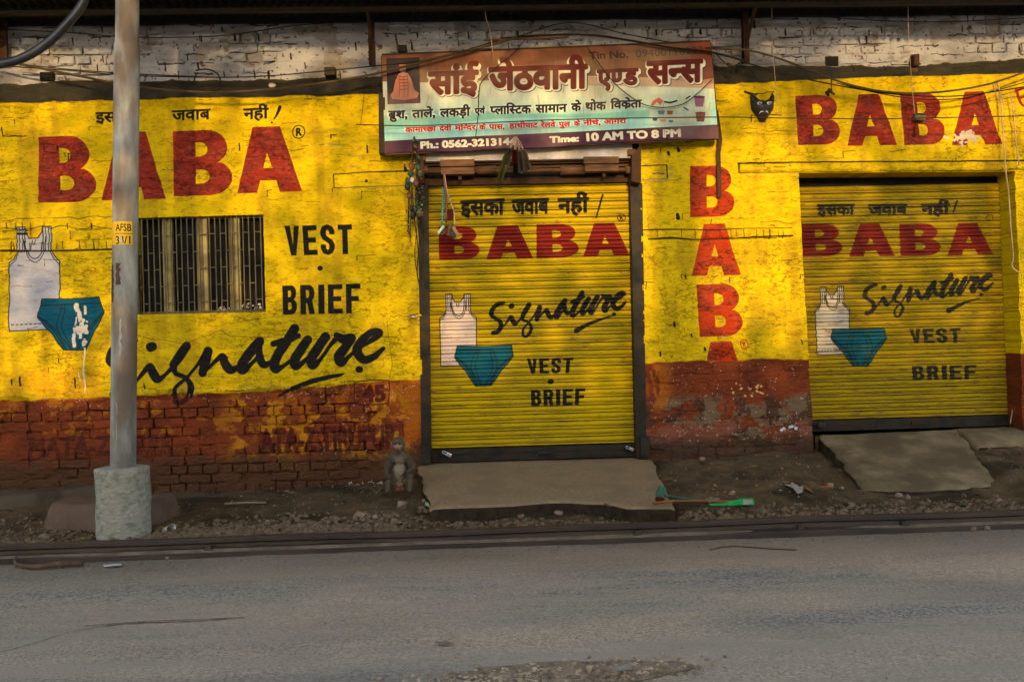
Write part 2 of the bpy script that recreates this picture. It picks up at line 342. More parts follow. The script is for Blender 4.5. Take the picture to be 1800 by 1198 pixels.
# vertical smears in the red
red_m = (cw.a[..., 0] > .40) & (cw.a[..., 1] < .26) & (Zc > zb) & (Zc < tar_bot)
layer(red_m * sstep(.42, .7, fbm(Xc * 6, Zc * 14, 91, 4)), (.40, .17, .13), .55)
layer(red_m * sstep(.90, .985, RID), (.27, .09, .07), .75)  # dark crease grime, painted in to give the relief its shade
layer(red_m * sstep(.62, .80, fbm(Xc * 12 + 3, Zc * 34, 161, 4)), (.60, .27, .20), .5)
layer(((cw.a.max(-1) < .2) * (Zc > zb) * (Zc < tar_bot)) * sstep(.5, .75, fbm(Xc * 18, Zc * 30, 99, 4)), (.21, .19, .15), .7)
layer(red_m * sstep(.55, .75, fbm(Xc * 40, Zc * 80, 93, 3)), (.62, .30, .20), .4)
def circ(c, x, y, rx, ry, col, wd=2.0):
    c.stroke([(x + rx * math.cos(a), y + ry * math.sin(a)) for a in np.linspace(0, 2 * math.pi, 25)], wd, col, smooth=False)
circ(cw, 525, 232, 11, 11.5, BLK, 1.6); cw.latin('R', [(520, 225), (530, 224), (531, 239), (520, 240)], BLK, .05)
circ(cw, 1308, 605, 7, 8.5, RED_P, 1.6); cw.latin('R', [(1305, 600), (1311, 600), (1311, 610), (1305, 610)], RED_P, .03)
# far-right letters running out of the frame
cw.stroke([(1786, 158), (1790, 170), (1797, 184), (1812, 190)], 5, RED_W); cw.stroke([(1786, 160), (1806, 152)], 5, RED_W); cw.stroke([(1792, 173), (1806, 166), (1810, 150)], 4, RED_W)
cw.hindi('इसका', 167, 236, 197, 196, 216, 214, BLK, .035); cw.hindi('जवाब', 302, 370, 194, 191, 213, 210, BLK, .035); cw.hindi('नहीं', 427, 472, 190, 189, 210, 208, BLK, .035)
cw.stroke([(492, 188), (487, 200), (481, 209)], [5.5, 4, 2], BLK); cw.stroke([(477, 215), (478, 215.5)], 3, BLK)
block(cw, 'VEST', [(500, 397), (618, 394), (619, 446), (504, 449)], BLK)
block(cw, 'BRIEF', [(496, 502), (633, 498), (634, 550), (497, 553)], BLK)
cw.stroke([(562, 471), (562.5, 471)], 9, BLK)
SIG = [  # script word, traced stroke by stroke in photo px on the big wall version
    ([(238, 598), (218, 602), (200, 614), (193, 632), (205, 645), (222, 655), (228, 672), (216, 688), (200, 692)], [9, 14, 14, 16, 12, 13, 16, 14, 15]),
    ([(264, 610), (267, 609)], [17, 16]),
    ([(237, 673), (248, 660), (263, 643), (269, 655), (277, 666), (288, 660), (304, 645)], [4, 7, 11, 16, 14, 7, 8]),
    ([(328, 608), (317, 624), (305, 641)], [16, 17, 14]),
    ([(305, 641), (308, 655), (326, 664), (336, 680), (329, 699), (315, 708), (306, 700), (309, 681), (327, 664), (345, 643), (365, 618)], [13, 9, 8, 11, 10, 8, 9, 7, 6, 6, 12]),
    ([(366, 617), (361, 634), (356, 655)], [16, 18, 15]), ([(357, 655), (366, 647), (378, 635), (391, 626), (395, 638), (405, 650), (420, 643), (430, 636)], [7, 6, 7, 12, 16, 15, 7, 5]),
    ([(456, 600), (442, 616), (425, 640), (427, 650), (443, 638), (458, 621)], [17, 18, 17, 16, 7, 8]), ([(457, 606), (456, 622), (460, 636), (467, 641), (479, 634)], [8, 13, 14, 12, 5]),
    ([(518, 577), (503, 601), (485, 630), (484, 647), (495, 645), (512, 632), (527, 613)], [16, 17, 17, 17, 9, 6, 8]),
    ([(481, 604), (500, 599), (524, 590)], [11, 13, 10]),
    ([(541, 597), (529, 614), (518, 632), (520, 643), (535, 634), (555, 612), (570, 596)], [16, 17, 17, 15, 7, 8, 10]),
    ([(572, 592), (560, 610), (547, 630), (550, 642), (564, 630), (582, 605), (594, 592)], [17, 17, 18, 15, 7, 7, 10]),
    ([(592, 589), (604, 596), (618, 594), (608, 609), (596, 626), (600, 637), (614, 626), (630, 611)], [11, 17, 16, 16, 18, 15, 7, 6]),
    ([(630, 611), (645, 603), (660, 593), (668, 585), (659, 582), (645, 589), (633, 603), (628, 618), (640, 632), (658, 626), (674, 612)], [6, 8, 11, 12, 12, 13, 16, 17, 15, 12, 7]),
    ([(631, 649), (633, 649)], [12, 11])]
def signature(c, fn, k, col=BLK):
    for pts, wd in SIG: c.stroke([fn(*p) for p in pts], [a * k for a in wd], col)
signature(cw, lambda x, y: (x, y), 1.0)
cw.polys([[(608, 655), (600, 661), (560, 671), (540, 677), (505, 690), (486, 700), (488, 694), (512, 679), (545, 666), (580, 658)]], BLK)
layer(ov * (cw.a.max(-1) < .2) * zone(280, 680, 530, 715, .02), (.26, .10, .06), .8)
def vest(c, T, B, col=(.66, .66, .70), ln=1.6, dash=True):
    "T: straps and neck quad in unit coords mapped over the garment's bounding quad B"
    out = [(.18, 0), (.34, 0), (.36, .06), (.42, .11), (.57, .11), (.66, .05), (.68, 0), (.84, 0), (.84, .24), (.90, .29), (1, .34), (1, 1), (0, 1), (0, .34), (.10, .30), (.18, .23)]
    q = quadmap(out, B); c.polys([q], col)
    c.stroke(q + [q[0]], ln, BLK, smooth=False)
    for a in (.23, .29, .73, .79): c.stroke(quadmap([(a, 0), (a, .24)], B), ln * .8, BLK, smooth=False)
    c.stroke(quadmap([(.34, 0), (.34, .17), (.40, .27), (.50, .305), (.60, .29), (.66, .2), (.68, 0)], B), ln, BLK); c.stroke(quadmap([(.30, .12), (.36, .27), (.49, .34), (.62, .32), (.70, .22), (.72, .1)], B), ln * .8, BLK)
    c.stroke(quadmap([(.0, .37), (.10, .33), (.18, .26)], B), ln * .8, BLK); c.stroke(quadmap([(1, .37), (.9, .32), (.8, .24)], B), ln * .8, BLK)
    c.stroke(quadmap([(.47, .13), (.47, .17), (.53, .17), (.53, .13)], B), ln * .9, BLK, smooth=False)
    if dash:
        for a in np.arange(.05, .95, .09): c.stroke(quadmap([(a, .94), (a + .045, .94)], B), ln, BLK, smooth=False)
def brief(c, P, col, ln=1.5):
    "P: waist left, waist right, hip right, hem right, hem left, hip left"
    wl, wr, hr, er, el, hl = P; mid = lambda a, b, t: (a[0] * (1 - t) + b[0] * t, a[1] * (1 - t) + b[1] * t)
    def bow(a, b, k):   # leg opening
        m = mid(a, b, .5); return [a, mid(a, b, .25), (m[0] + k, m[1]), mid(a, b, .78), b]
    w5 = abs(wr[0] - wl[0])
    o = [wl, (mid(wl, wr, .5)[0], mid(wl, wr, .5)[1] + w5 * .02), wr, hr] + bow(hr, er, -w5 * .02)[1:] + bow(el, hl, w5 * .02)
    c.polys([o], col); c.stroke(o + [o[0]], ln, BLK, smooth=False)
    c.stroke([mid(wl, hl, .38), mid(wr, hr, .38)], ln, BLK)
    for k in (.06, .11):
        c.stroke([mid(hl, hr, k * .3), mid(mid(hl, el, .4), mid(hr, er, .4), k + .05), mid(el, er, k * 1.2)], ln * .8, BLK); c.stroke([mid(hr, hl, k * .3), mid(mid(hr, er, .4), mid(hl, el, .4), k + .05), mid(er, el, k * 1.2)], ln * .8, BLK)
    for k in (.36, .41, .60, .65):
        k2 = .5 + (k - .5) * 2.3
        c.stroke([mid(mid(wl, hl, .4), mid(wr, hr, .4), k), mid(mid(hl, el, .35), mid(hr, er, .35), .5 + (k2 - .5) * .9), mid(el, er, k)], ln * .8, BLK)
vest(cw, None, [(14, 400), (104, 397), (104, 578), (16, 582)], (.62, .61, .63))
cw.stroke([(33, 411), (48, 411)], 4, BLK)
brief(cw, [(73, 525), (173, 521.5), (182.5, 549.5), (151, 615), (112, 615), (65, 557)], (.03, .28, .36))
for k in range(26):   # bird-lime and whitewash splashes
    a = RNG.normal(0, 1, 2); x, y = 140 + a[0] * 7, 566 + a[1] * 17; cw.stroke([(x, y), (x + RNG.normal(0, 2), y + abs(RNG.normal(0, 9)))], RNG.uniform(2, 9), (.74, .70, .66))
cw.stroke([(149, 612), (148, 640), (147, 660), (149, 690)], [4, 2.5, 3.5, 1.5], (.76, .70, .60)); cw.stroke([(138, 655), (140, 668)], 2, (.76, .7, .6))
for k in range(40):
    a = RNG.normal(0, 1, 2); x, y = 1702 + a[0] * 15, 241 + a[1] * 5; cw.stroke([(x, y), (x + RNG.normal(0, 4), y + RNG.normal(0, 3))], RNG.uniform(2, 6), (.76, .68, .58))
def specks(n, x0, y0, x1, y1, col=(.68, .62, .58), r=(.7, 1.6), run=1.0):
    for k in range(n):
        x, y = RNG.uniform(x0, x1), RNG.uniform(y0, y1); cw.stroke([(x, y), (x + RNG.normal(0, run), y + RNG.normal(0, run * .8))], RNG.uniform(*r), col, smooth=False)
specks(110, 430, 676, 735, 700); specks(45, 250, 680, 480, 705); specks(90, 560, 690, 735, 800); specks(26, 60, 690, 200, 720); specks(110, 1140, 640, 1425, 735); specks(130, 1140, 730, 1420, 775, (.55, .5, .43), (.8, 2.6)); specks(25, 1160, 560, 1340, 640)
specks(14, 1285, 672, 1345, 700, (.76, .58, .36), (2, 5)); specks(5, 1370, 748, 1400, 756, (.7, .7, .7), (4, 8))
# faded older lettering on the dado
OLD = (.25, .09, .07)
cw.stroke([(623, 704), (623, 680), (630, 670), (678, 668), (684, 674), (683, 702), (678, 709), (630, 711), (623, 704)], 2, OLD, .85)
cw.latin('45', [(634, 677), (676, 674), (678, 706), (636, 709)], OLD, .05, .85)
cw.latin('ATA-Z TIRUPUR', [(455, 753), (697, 744), (699, 789), (457, 797)], OLD, .06, .7)
cw.latin('MATA-Z', [(50, 768), (195, 764), (196, 800), (50, 804)], (.24, .10, .08), .05, .6); cw.latin('RUPUR', [(240, 762), (300, 760), (300, 798), (240, 800)], (.24, .10, .08), .05, .5)
cw.stroke([(696, 737), (706, 745), (709, 766)], 2, OLD, .8); cw.stroke([(552, 740), (560, 770), (562, 800)], 2, OLD, .5)

# ---- cracks and open joints: the same lines are cut into the plaster and hold dirt
CRACKS = []   # (points, width px, depth m)
def crack(pts, wd=1.6, dp=.006, dirt=(.13, .10, .07), op=.85):
    CRACKS.append((pts, wd, dp)); cw.stroke(pts, wd * np.random.default_rng(len(CRACKS)).uniform(.5, 1.3, len(pts)), dirt, op, smooth=False)
def wiggle(x0, y0, x1, y1, n, a):
    t = np.linspace(0, 1, n); return [(x0 + (x1 - x0) * k + RNG.normal(0, a * .4), y0 + (y1 - y0) * k + RNG.normal(0, a)) for k in t]
crack([(239, 588), (265, 596), (285, 597), (325, 604), (360, 590), (389, 580), (402, 590), (430, 592), (470, 592), (520, 595), (600, 594)], 1.1, .004, (.3, .22, .05), .7)
crack([(680, 560), (684, 600), (690, 640), (684, 668)], 1, .003, (.3, .2, .05), .6)
crack([(586, 306), (640, 303), (722, 300)], 2.6, .015, (.12, .1, .06), .9); crack([(586, 307), (587, 330)], 1.6, .008); crack([(587, 330), (650, 328), (720, 326)], 1.6, .004, (.38, .34, .28), .9)
crack([(1118, 292), (1172, 290)], 2.6, .015); crack([(1172, 290), (1173, 312)], 2.2, .01); crack([(1120, 317), (1174, 314)], 1.5, .004, (.45, .42, .38), .9)
crack([(1299, 287), (1400, 285), (1800, 282), (1990, 280)], 3, .018, (.10, .08, .04), .95); crack([(1299, 287), (1299, 303)], 1.6, .01); crack([(1300, 304), (1410, 304)], 1.2, .003, (.5, .46, .36), .9)
crack([(1140, 420), (1180, 418), (1220, 421), (1290, 419), (1340, 416), (1395, 414)], 3.0, .02); crack([(1125, 404), (1180, 403), (1260, 404), (1310, 401), (1393, 400)], 1.8, .01)
crack([(0, 440), (70, 441), (130, 440), (196, 438)], 2.6, .018)
for x in (20, 43, 110, 140, 165, 187): crack([(x, 424), (x + 1, 438)], 1.8, .012)
for x in (12, 40, 118, 160): crack([(x, 393), (x + 1, 402)], 1.8, .012)
for x in (1155, 1197, 1221, 1240, 1264, 1284, 1307, 1329, 1352, 1376): crack([(x, 404), (x + 1, 419)], 1.4 if x != 1352 else 3, .01, op=.7)
crack(wiggle(0, 385, 200, 380, 14, 2), 1.4, .006, op=.6); crack(wiggle(0, 402, 195, 398, 14, 2), 1.6, .008, op=.7); crack(wiggle(3, 224, 5, 240, 3, .5), 2.4, .01); crack(wiggle(4, 239, 36, 238, 4, .6), 1.8, .01)
crack([(75, 252), (76, 266), (98, 268), (99, 254), (76, 252)], 2, .012)
crack(wiggle(1310, 162, 1330, 165, 5, 2), 4, .01); crack(wiggle(1330, 165, 1360, 162, 4, 1), 1.5, .004)
crack(wiggle(1460, 128, 1463, 160, 6, 1), 2, .008); crack([(1458, 158), (1466, 166)], 6, .012)
crack(wiggle(720, 555, 735, 552, 4, 1), 1.5, .005)
z_of = lambda x, y: (x, y)
for k in range(420):   # short cracks along the brick courses, everywhere in the yellow
    x = RNG.uniform(-240, 1990); y = RNG.uniform(160, 700)
    L = RNG.uniform(6, 40) * (1.6 if RNG.random() < .12 else 1)
    wl = 1.0 + .8 * RNG.random() ** 2
    if x < 240 or 1120 < x < 1400 or RNG.random() < .55:
        crack(wiggle(x, y, x + L, y - L * .025, max(3, int(L / 6)), .9), wl, .004, (.22, .16, .03), RNG.uniform(.35, .85))
        if RNG.random() < .35: crack(wiggle(x, y, x + RNG.normal(0, 1), y + RNG.uniform(5, 14), 3, .5), wl * 1.2, .006, (.14, .11, .05), .8)
for x, y, a, b in [(35, 670, 4, 14), (130, 673, 3, 16), (103, 634, 3, 6), (1205, 487, 3, 6), (1191, 380, 6, 6), (1185, 570, 4, 6), (1215, 590, 3, 6), (1160, 622, 3, 6), (1238, 612, 4, 4), (668, 245, 3, 10), (645, 262, 3, 12), (712, 297, 6, 5), (100, 260, 3, 6), (420, 258, 3, 12), (1192, 262, 5, 6), (1175, 270, 4, 4), (1455, 165, 6, 4), (20, 672, 3, 8), (253, 678, 3, 9)]:
    crack([(x, y - b / 2), (x + 1, y + b / 2)], a, .01, (.10, .08, .06), .95)
for k in range(150):   # open joints and holes in the whitewashed brick
    x = RNG.uniform(-240, 1990); y0 = 50 - x * .012; y = y0 + RNG.integers(0, 6) * 16.4 + RNG.normal(0, 1)
    if RNG.random() < .5: crack(wiggle(x, y, x + RNG.uniform(8, 50), y - .6, 5, 1), RNG.uniform(1, 2.4), .006, (.10, .08, .08), .85)
    else: crack([(x, y), (x + 1, y + RNG.uniform(8, 13))], RNG.uniform(1.5, 3.5), .01, (.07, .06, .06), .95)
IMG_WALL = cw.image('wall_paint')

# ------------------------------------------------------------------ paint: the two roller shutters
Y1, Y2 = 0.10, 0.24
PITCH0 = {Y1: W(935, 806, Y1)[2] + (W(935, 783, Y1)[2] - W(935, 806, Y1)[2]), Y2: W(1600, 733, Y2)[2]}; PITCH1 = {Y1: .0615, Y2: .0608}   # dirt gathers in the grooves of the slats
def shutter_canvas(tl, br, Y):
    a = W(*tl, Y); b = W(*br, Y); c = Canvas(a[0] - .12, b[0] + .12, b[2] - .1, a[2] + .1, .0025, Y, (.69, .57, .01) if Y < .2 else (.57, .47, .03))
    v = fbm(c.X * 1.5, c.Z * 2.5, 101); c.a *= (.88 + .2 * v)[..., None]
    d = sstep(.45, .75, fbm(c.X * 3, c.Z * 4, 103, 5))[..., None] * .5; c.a[:] = c.a * (1 - d) + np.array((.52, .45, .10)) * d
    e = (np.abs(((c.Z - PITCH0[Y]) / PITCH1[Y]) % 1 - .03) < .06) | (np.abs(((c.Z - PITCH0[Y]) / PITCH1[Y]) % 1 - .29) < .06); e = (e * sstep(.15, .6, fbm(c.X * 6, c.Z * 20, 105, 4)))[..., None] * .65; c.a[:] = c.a * (1 - e) + np.array((.25, .20, .11)) * e
    return c
def grime(c, th=.70):
    d = sstep(th, th + .08, fbm(c.X * 10, c.Z * 55, 107, 4, .6))[..., None] * .5; c.a[:] = c.a * (1 - d) + np.array((.34, .26, .16)) * d
c1 = shutter_canvas((745, 315), (1125, 812), Y1)
R1 = (.41, .095, .07)
baba(c1, [([(771, 398), (841, 397), (844, 455), (772, 457)], 'B'), ([(854, 398), (935, 395), (937, 454), (855, 456)], 'A'), ([(943, 395), (1015, 393), (1018, 452), (943, 454)], 'B'), ([(1024, 393), (1104, 391), (1107, 449), (1025, 451)], 'A')], R1)
c1.hindi('इसका', 809, 887, 352, 348, 380, 378, BLK, .045); c1.hindi('जवाब', 899, 965, 350, 347, 378, 376, BLK, .045); c1.hindi('नहीं', 980, 1035, 348, 346, 376, 374, BLK, .045)
c1.stroke([(1059, 343), (1048, 382)], [3.5, 2.5], BLK, smooth=False); circ(c1, 1092, 383, 7, 6, BLK, 1.5); c1.latin('R', [(1089, 379), (1095, 379), (1095, 387), (1089, 387)], BLK, .05)
signature(c1, lambda x, y: (899 + .491 * (x - 265), 538 - .021 * (x - 265) + .557 * (y - 610)), .54)
c1.stroke([(1076, 555), (1057, 561), (1035, 569), (1013, 581)], [1.5, 4, 6, 9], BLK)
vest(c1, None, [(772, 517), (837, 516), (838, 641), (775, 643)], (.74, .66, .60), 1.5)
brief(c1, [(804, 608), (899, 606), (902, 626), (863, 677), (836, 678), (799, 628)], (.06, .31, .36))
block(c1, 'VEST', [(926, 630), (1008, 628), (1005, 655), (929, 657)], BLK); block(c1, 'BRIEF', [(933, 685), (1029, 682), (1028, 711), (934, 713)], BLK); c1.stroke([(967, 670), (969, 670)], 9, BLK)
grime(c1); IMG_S1 = c1.image('shutter_paint_door')
c2 = shutter_canvas((1395, 300), (1830, 760), Y2)
baba(c2, [([(1402, 394), (1478, 393), (1481, 450), (1406, 452)], 'B'), ([(1492, 394), (1568, 392), (1572, 450), (1492, 451)], 'A'), ([(1580, 394), (1650, 392), (1654, 449), (1582, 450)], 'B'), ([(1665, 393), (1740, 391), (1745, 447), (1665, 449)], 'A')], (.39, .11, .08))
D2 = (.15, .14, .11)
c2.hindi('इसका', 1435, 1502, 359, 358, 379, 378, D2, .05); c2.hindi('जवाब', 1525, 1595, 359, 358, 379, 377, D2, .05); c2.hindi('नहीं', 1618, 1669, 358, 357, 378, 377, D2, .05)
c2.stroke([(1681, 354), (1675, 374)], [4, 2.5], D2, smooth=False); circ(c2, 1739, 383, 6, 5, D2, 1.3)
signature(c2, lambda x, y: (1553 + .467 * (x - 265), 506 - .0235 * (x - 265) + .526 * (y - 610)), .51, D2)
c2.stroke([(1722, 524), (1700, 530), (1682, 538), (1667, 546)], [1.5, 4, 6, 9], D2)
vest(c2, None, [(1430, 505), (1492, 503), (1493, 621), (1436, 624)], (.66, .62, .54), 1.5)
brief(c2, [(1463, 578), (1553, 576), (1558, 595), (1525, 643), (1499, 643), (1460, 595)], (.05, .29, .33))
block(c2, 'VEST', [(1597, 578), (1687, 576), (1688, 602), (1602, 603)], D2); block(c2, 'BRIEF', [(1602, 643), (1715, 641), (1716, 666), (1604, 668)], D2)
grime(c2, .62); IMG_S2 = c2.image('shutter_paint_wide')

# ------------------------------------------------------------------ print: the shop sign
YS = -0.16
SQ = [(671, 98), (1248, 74), (1263, 243), (677, 272)]
a = [W(*p, YS) for p in SQ]
cs = Canvas(min(p[0] for p in a) - .03, max(p[0] for p in a) + .03, min(p[2] for p in a) - .03, max(p[2] for p in a) + .03, .0016, YS, (.76, .77, .66))
SQi = lambda u, v: quadmap([(u, v)], SQ)[0]
def band(c, top, bot, col, op=1.0): c.polys([quadmap(top + bot[::-1], SQ)], col, op)
us = [i / 20 for i in range(21)]
band(cs, [(u, -.1) for u in us], [(u, .26 + .03 * math.sin(u * 7) + .16 * u ** 2) for u in us], (.50, .33, .22))
band(cs, [(u, -.1) for u in us], [(u, .13 + .05 * math.sin(u * 6)) for u in us], (.46, .27, .17))
band(cs, [(u, .24 + .16 * u * u - .05 * max(0, u - .6)) for u in us[10:]], [(u, .33 + .16 * u * u) for u in us[10:]], (.74, .56, .42), .8)
band(cs, [(.93, .0), (1, 0)], [(.95, .40), (1, .38)], (.48, .20, .13), .8)
for k in range(6): band(cs, [(u, .50 + .04 * k) for u in us], [(u, .9) for u in us], (.42, .70, .64), .12)
band(cs, [(u, .60 - .02 * math.sin(u * 9) + .16 * max(0, u - .2)) for u in us], [(u, .82) for u in us], (.22, .56, .48), .35)
band(cs, [(u, .72 + .03 * math.cos(u * 8)) for u in us], [(u, .86) for u in us], (.60, .79, .74), .75)
band(cs, [(u, .86 + .0 * u) for u in us], [(u, 1.1) for u in us], (.26, .11, .19)); band(cs, [(.86, .86), (1, .86)], [(.84, 1.1), (1, 1.1)], (.36, .24, .24), .8)
# seated holy man in an orange robe, as a small print
fr = [(679, 103), (737, 101), (739, 181), (681, 183)]
cs.polys([fr], (.16, .10, .13)); P = lambda pts: quadmap(pts, fr)
cs.polys([P([(.08, .78), (.92, .78), (.98, 1), (.04, 1)])], (.34, .20, .20))
cs.polys([P([(.5, .30), (.36, .34), (.26, .48), (.18, .72), (.10, .80), (.14, .88), (.50, .92), (.90, .88), (.97, .78), (.82, .70), (.74, .46), (.64, .34)])], (.72, .42, .30))
for x in (.36, .5, .62): cs.stroke(P([(x, .36), (x + .02, .62), (x, .84)]), 1.2, (.45, .20, .14), .7)
for y in (.40, .47, .54, .61, .68): cs.stroke(P([(.38, y), (.62, y)]), 1.2, (.30, .14, .12), .8)
cs.polys([P(arc(.49, .25, .10, .085, 0, 340, 14))], (.52, .34, .26)); cs.polys([P([(.39, .14), (.59, .14), (.60, .20), (.38, .20)])], (.62, .36, .24)); cs.polys([P([(.44, .29), (.56, .29), (.52, .40), (.47, .40)])], (.50, .52, .56))
DR, CR = (.35, .09, .05), (.84, .82, .70)
for wd, xl, xr, h0, h1, b0, b1 in [('सांई', 752, 842, 124.5, 122, 168, 165), ('जेठवानी', 858, 1034, 117, 111, 162, 156), ('एण~ड', 1049, 1123, 121, 118, 153, 150), ('सन~स', 1136, 1236, 106, 102, 150, 146)]:
    for dx, dy, bd, c_ in ((3.5, 3.5, .11, (.12, .08, .07)), (2.5, 2.5, .105, CR), (1.2, 1.2, .105, CR), (0, 0, .105, CR), (0, 0, .055, DR)):
        e = (bd - .055) * 0; cs.hindi(wd, xl + dx - (bd - .055) * 30, xr + dx + (bd - .055) * 30, h0 + dy, h1 + dy, b0 + dy, b1 + dy, c_, bd)
for wd, xl, xr, h0, h1, b0, b1 in [('ब^ुश,', 682, 716, 194, 193, 209, 208), ('ताले,', 724, 765, 193, 191, 207.5, 206), ('लकड़ी', 773, 827, 191, 189, 206.5, 204.5), ('एवं', 834, 853, 191, 190, 202, 201), ('प~लास~टिक', 861, 934, 187.5, 184.5, 202, 199.5), ('सामान', 941, 997, 184, 182, 199, 196.5),
                                  ('के', 1004, 1022, 181, 180, 196, 195), ('थोक', 1029, 1066, 179.5, 178, 194.5, 193), ('विक^ेता', 1073, 1128, 177.5, 175, 192, 189.5)]:
    wd = wd.replace('स~टि', 'िस~ट').replace('वि', 'िव')
    cs.hindi(wd, xl - 2, xr + 2, h0, h1, b0, b1, (.80, .80, .70), .16); cs.hindi(wd, xl, xr, h0, h1, b0, b1, (.08, .08, .12), .045)
for wd, xl, xr, h, b in [('कामाच~छा', 712, 767, 223.5, 233), ('देवी', 772, 794, 222, 231), ('मन~िदर', 799, 837, 221, 230), ('के', 842, 854, 220, 229), ('पास,', 859, 887, 219, 228), ('हाथीघाट', 895, 946, 217, 226), ('रेलवे', 950, 977, 215.5, 224.5), ('पुल', 982, 1003, 214, 223), ('के', 1009, 1020, 213, 222), ('नीचे,', 1025, 1056, 211.5, 220.5), ('आगरा', 1061, 1101, 210, 218.5)]:
    wd = wd.replace('न~िद', 'िन~द')
    cs.hindi(wd, xl - 1.5, xr + 1.5, h, h - (xr - xl) * .03, b, b - (xr - xl) * .03, (.82, .80, .74), .17); cs.hindi(wd, xl, xr, h, h - (xr - xl) * .03, b, b - (xr - xl) * .03, (.66, .12, .09), .05)
WL = (.82, .78, .66)
cs.latin('Ph.: 0562-3213144', [(738.5, 248.5), (907, 241.5), (907.5, 255), (739, 262)], WL, .06)
cs.latin('Time:', [(965.5, 239.5), (1018, 237), (1018, 249), (966, 251.5)], WL, .06); cs.latin('10 AM TO 8 PM', [(1030, 233.5), (1196, 226.5), (1197, 241), (1031, 248.5)], WL, .06)
cs.latin('Tin No.', [(1034.5, 91), (1104, 88.5), (1104.5, 102), (1036, 104.5)], (.20, .16, .14), .04); cs.latin('09400118223', [(1117, 88), (1235, 82), (1236, 95), (1118, 101)], (.22, .18, .15), .01)
cs.polys([[(1139, 167), (1247, 163), (1250, 217), (1142, 221)]], (.68, .72, .62), .8)
def bucket(x, y, w_, h, col, rim):
    cs.polys([[(x - w_ / 2, y), (x + w_ / 2, y), (x + w_ * .36, y + h), (x - w_ * .36, y + h)]], col); cs.polys([[(x + w_ * .53 * math.cos(t), y + h * .14 * math.sin(t)) for t in np.linspace(0, 6.28, 16)[:-1]]], rim)
bucket(1229, 171, 19, 17, (.50, .30, .42), (.32, .12, .26)); bucket(1231, 199, 18, 15, (.42, .20, .17), (.34, .13, .12)); bucket(1162, 196, 13, 6, (.10, .36, .46), (.06, .28, .38)); bucket(1177, 196, 12, 6, (.45, .16, .14), (.36, .1, .1)); bucket(1151, 208, 9, 5, (.08, .25, .40), (.05, .18, .3)); bucket(1165, 211, 11, 4, (.66, .45, .38), (.6, .38, .32)); bucket(1179, 212, 8, 4, (.1, .36, .44), (.05, .3, .4))
cs.polys([[(1143, 186), (1147, 178), (1158, 172), (1166, 178), (1161, 186), (1154, 180), (1148, 187)]], (.66, .34, .24)); cs.stroke([(1168, 180), (1178, 181), (1189, 178)], 3, (.08, .08, .14)); cs.stroke([(1206, 174), (1212, 170)], 2.5, (.08, .1, .16)); cs.stroke([(1202, 190), (1209, 194)], 2.5, (.1, .2, .3))
for k in range(60):
    x, y = RNG.uniform(680, 1255), RNG.uniform(85, 265); cs.stroke([(x, y), (x + RNG.normal(0, 2), y + RNG.uniform(3, 22))], RNG.uniform(.8, 2.5), (.35, .29, .22), RNG.uniform(.08, .3))
d = sstep(.45, .8, fbm(cs.X * 3, cs.Z * 5, 121))[..., None] * .4; cs.a[:] = cs.a * (1 - d) + np.array((.50, .45, .36)) * d; cs.a *= (.93 + .12 * fbm(cs.X * 50, cs.Z * 14, 123, 3))[..., None]
IMG_SIGN = cs.image('sign_print')
# ------------------------------------------------------------------ materials
def _new(name, rough=.8, metal=0.0):
    m = bpy.data.materials.new(name); m.use_nodes = True; t = m.node_tree; b = t.nodes['Principled BSDF']; b.inputs['Roughness'].default_value = rough; b.inputs['Metallic'].default_value = metal
    b.inputs['Specular IOR Level'].default_value = .35 if rough < .6 else .12
    return m, t, b
def lin(c): return tuple((x / 12.92 if x <= .04045 else ((x + .055) / 1.055) ** 2.4) for x in c) + (1.0,)
def bump_of(t, b, scale, dist, stretch=(1, 1, 1), detail=5, prev=None):
    g = t.nodes.new('ShaderNodeNewGeometry'); mp = t.nodes.new('ShaderNodeVectorMath'); mp.operation = 'MULTIPLY'; mp.inputs[1].default_value = stretch
    t.links.new(g.outputs['Position'], mp.inputs[0]); n = t.nodes.new('ShaderNodeTexNoise'); n.inputs['Scale'].default_value = scale; n.inputs['Detail'].default_value = detail; n.inputs['Roughness'].default_value = .6
    t.links.new(mp.outputs[0], n.inputs['Vector']); bp = t.nodes.new('ShaderNodeBump'); bp.inputs['Strength'].default_value = 1; bp.inputs['Distance'].default_value = dist; t.links.new(n.outputs['Fac'], bp.inputs['Height'])
    if prev: t.links.new(prev.outputs[0], bp.inputs['Normal'])
    t.links.new(bp.outputs[0], b.inputs['Normal']); return bp
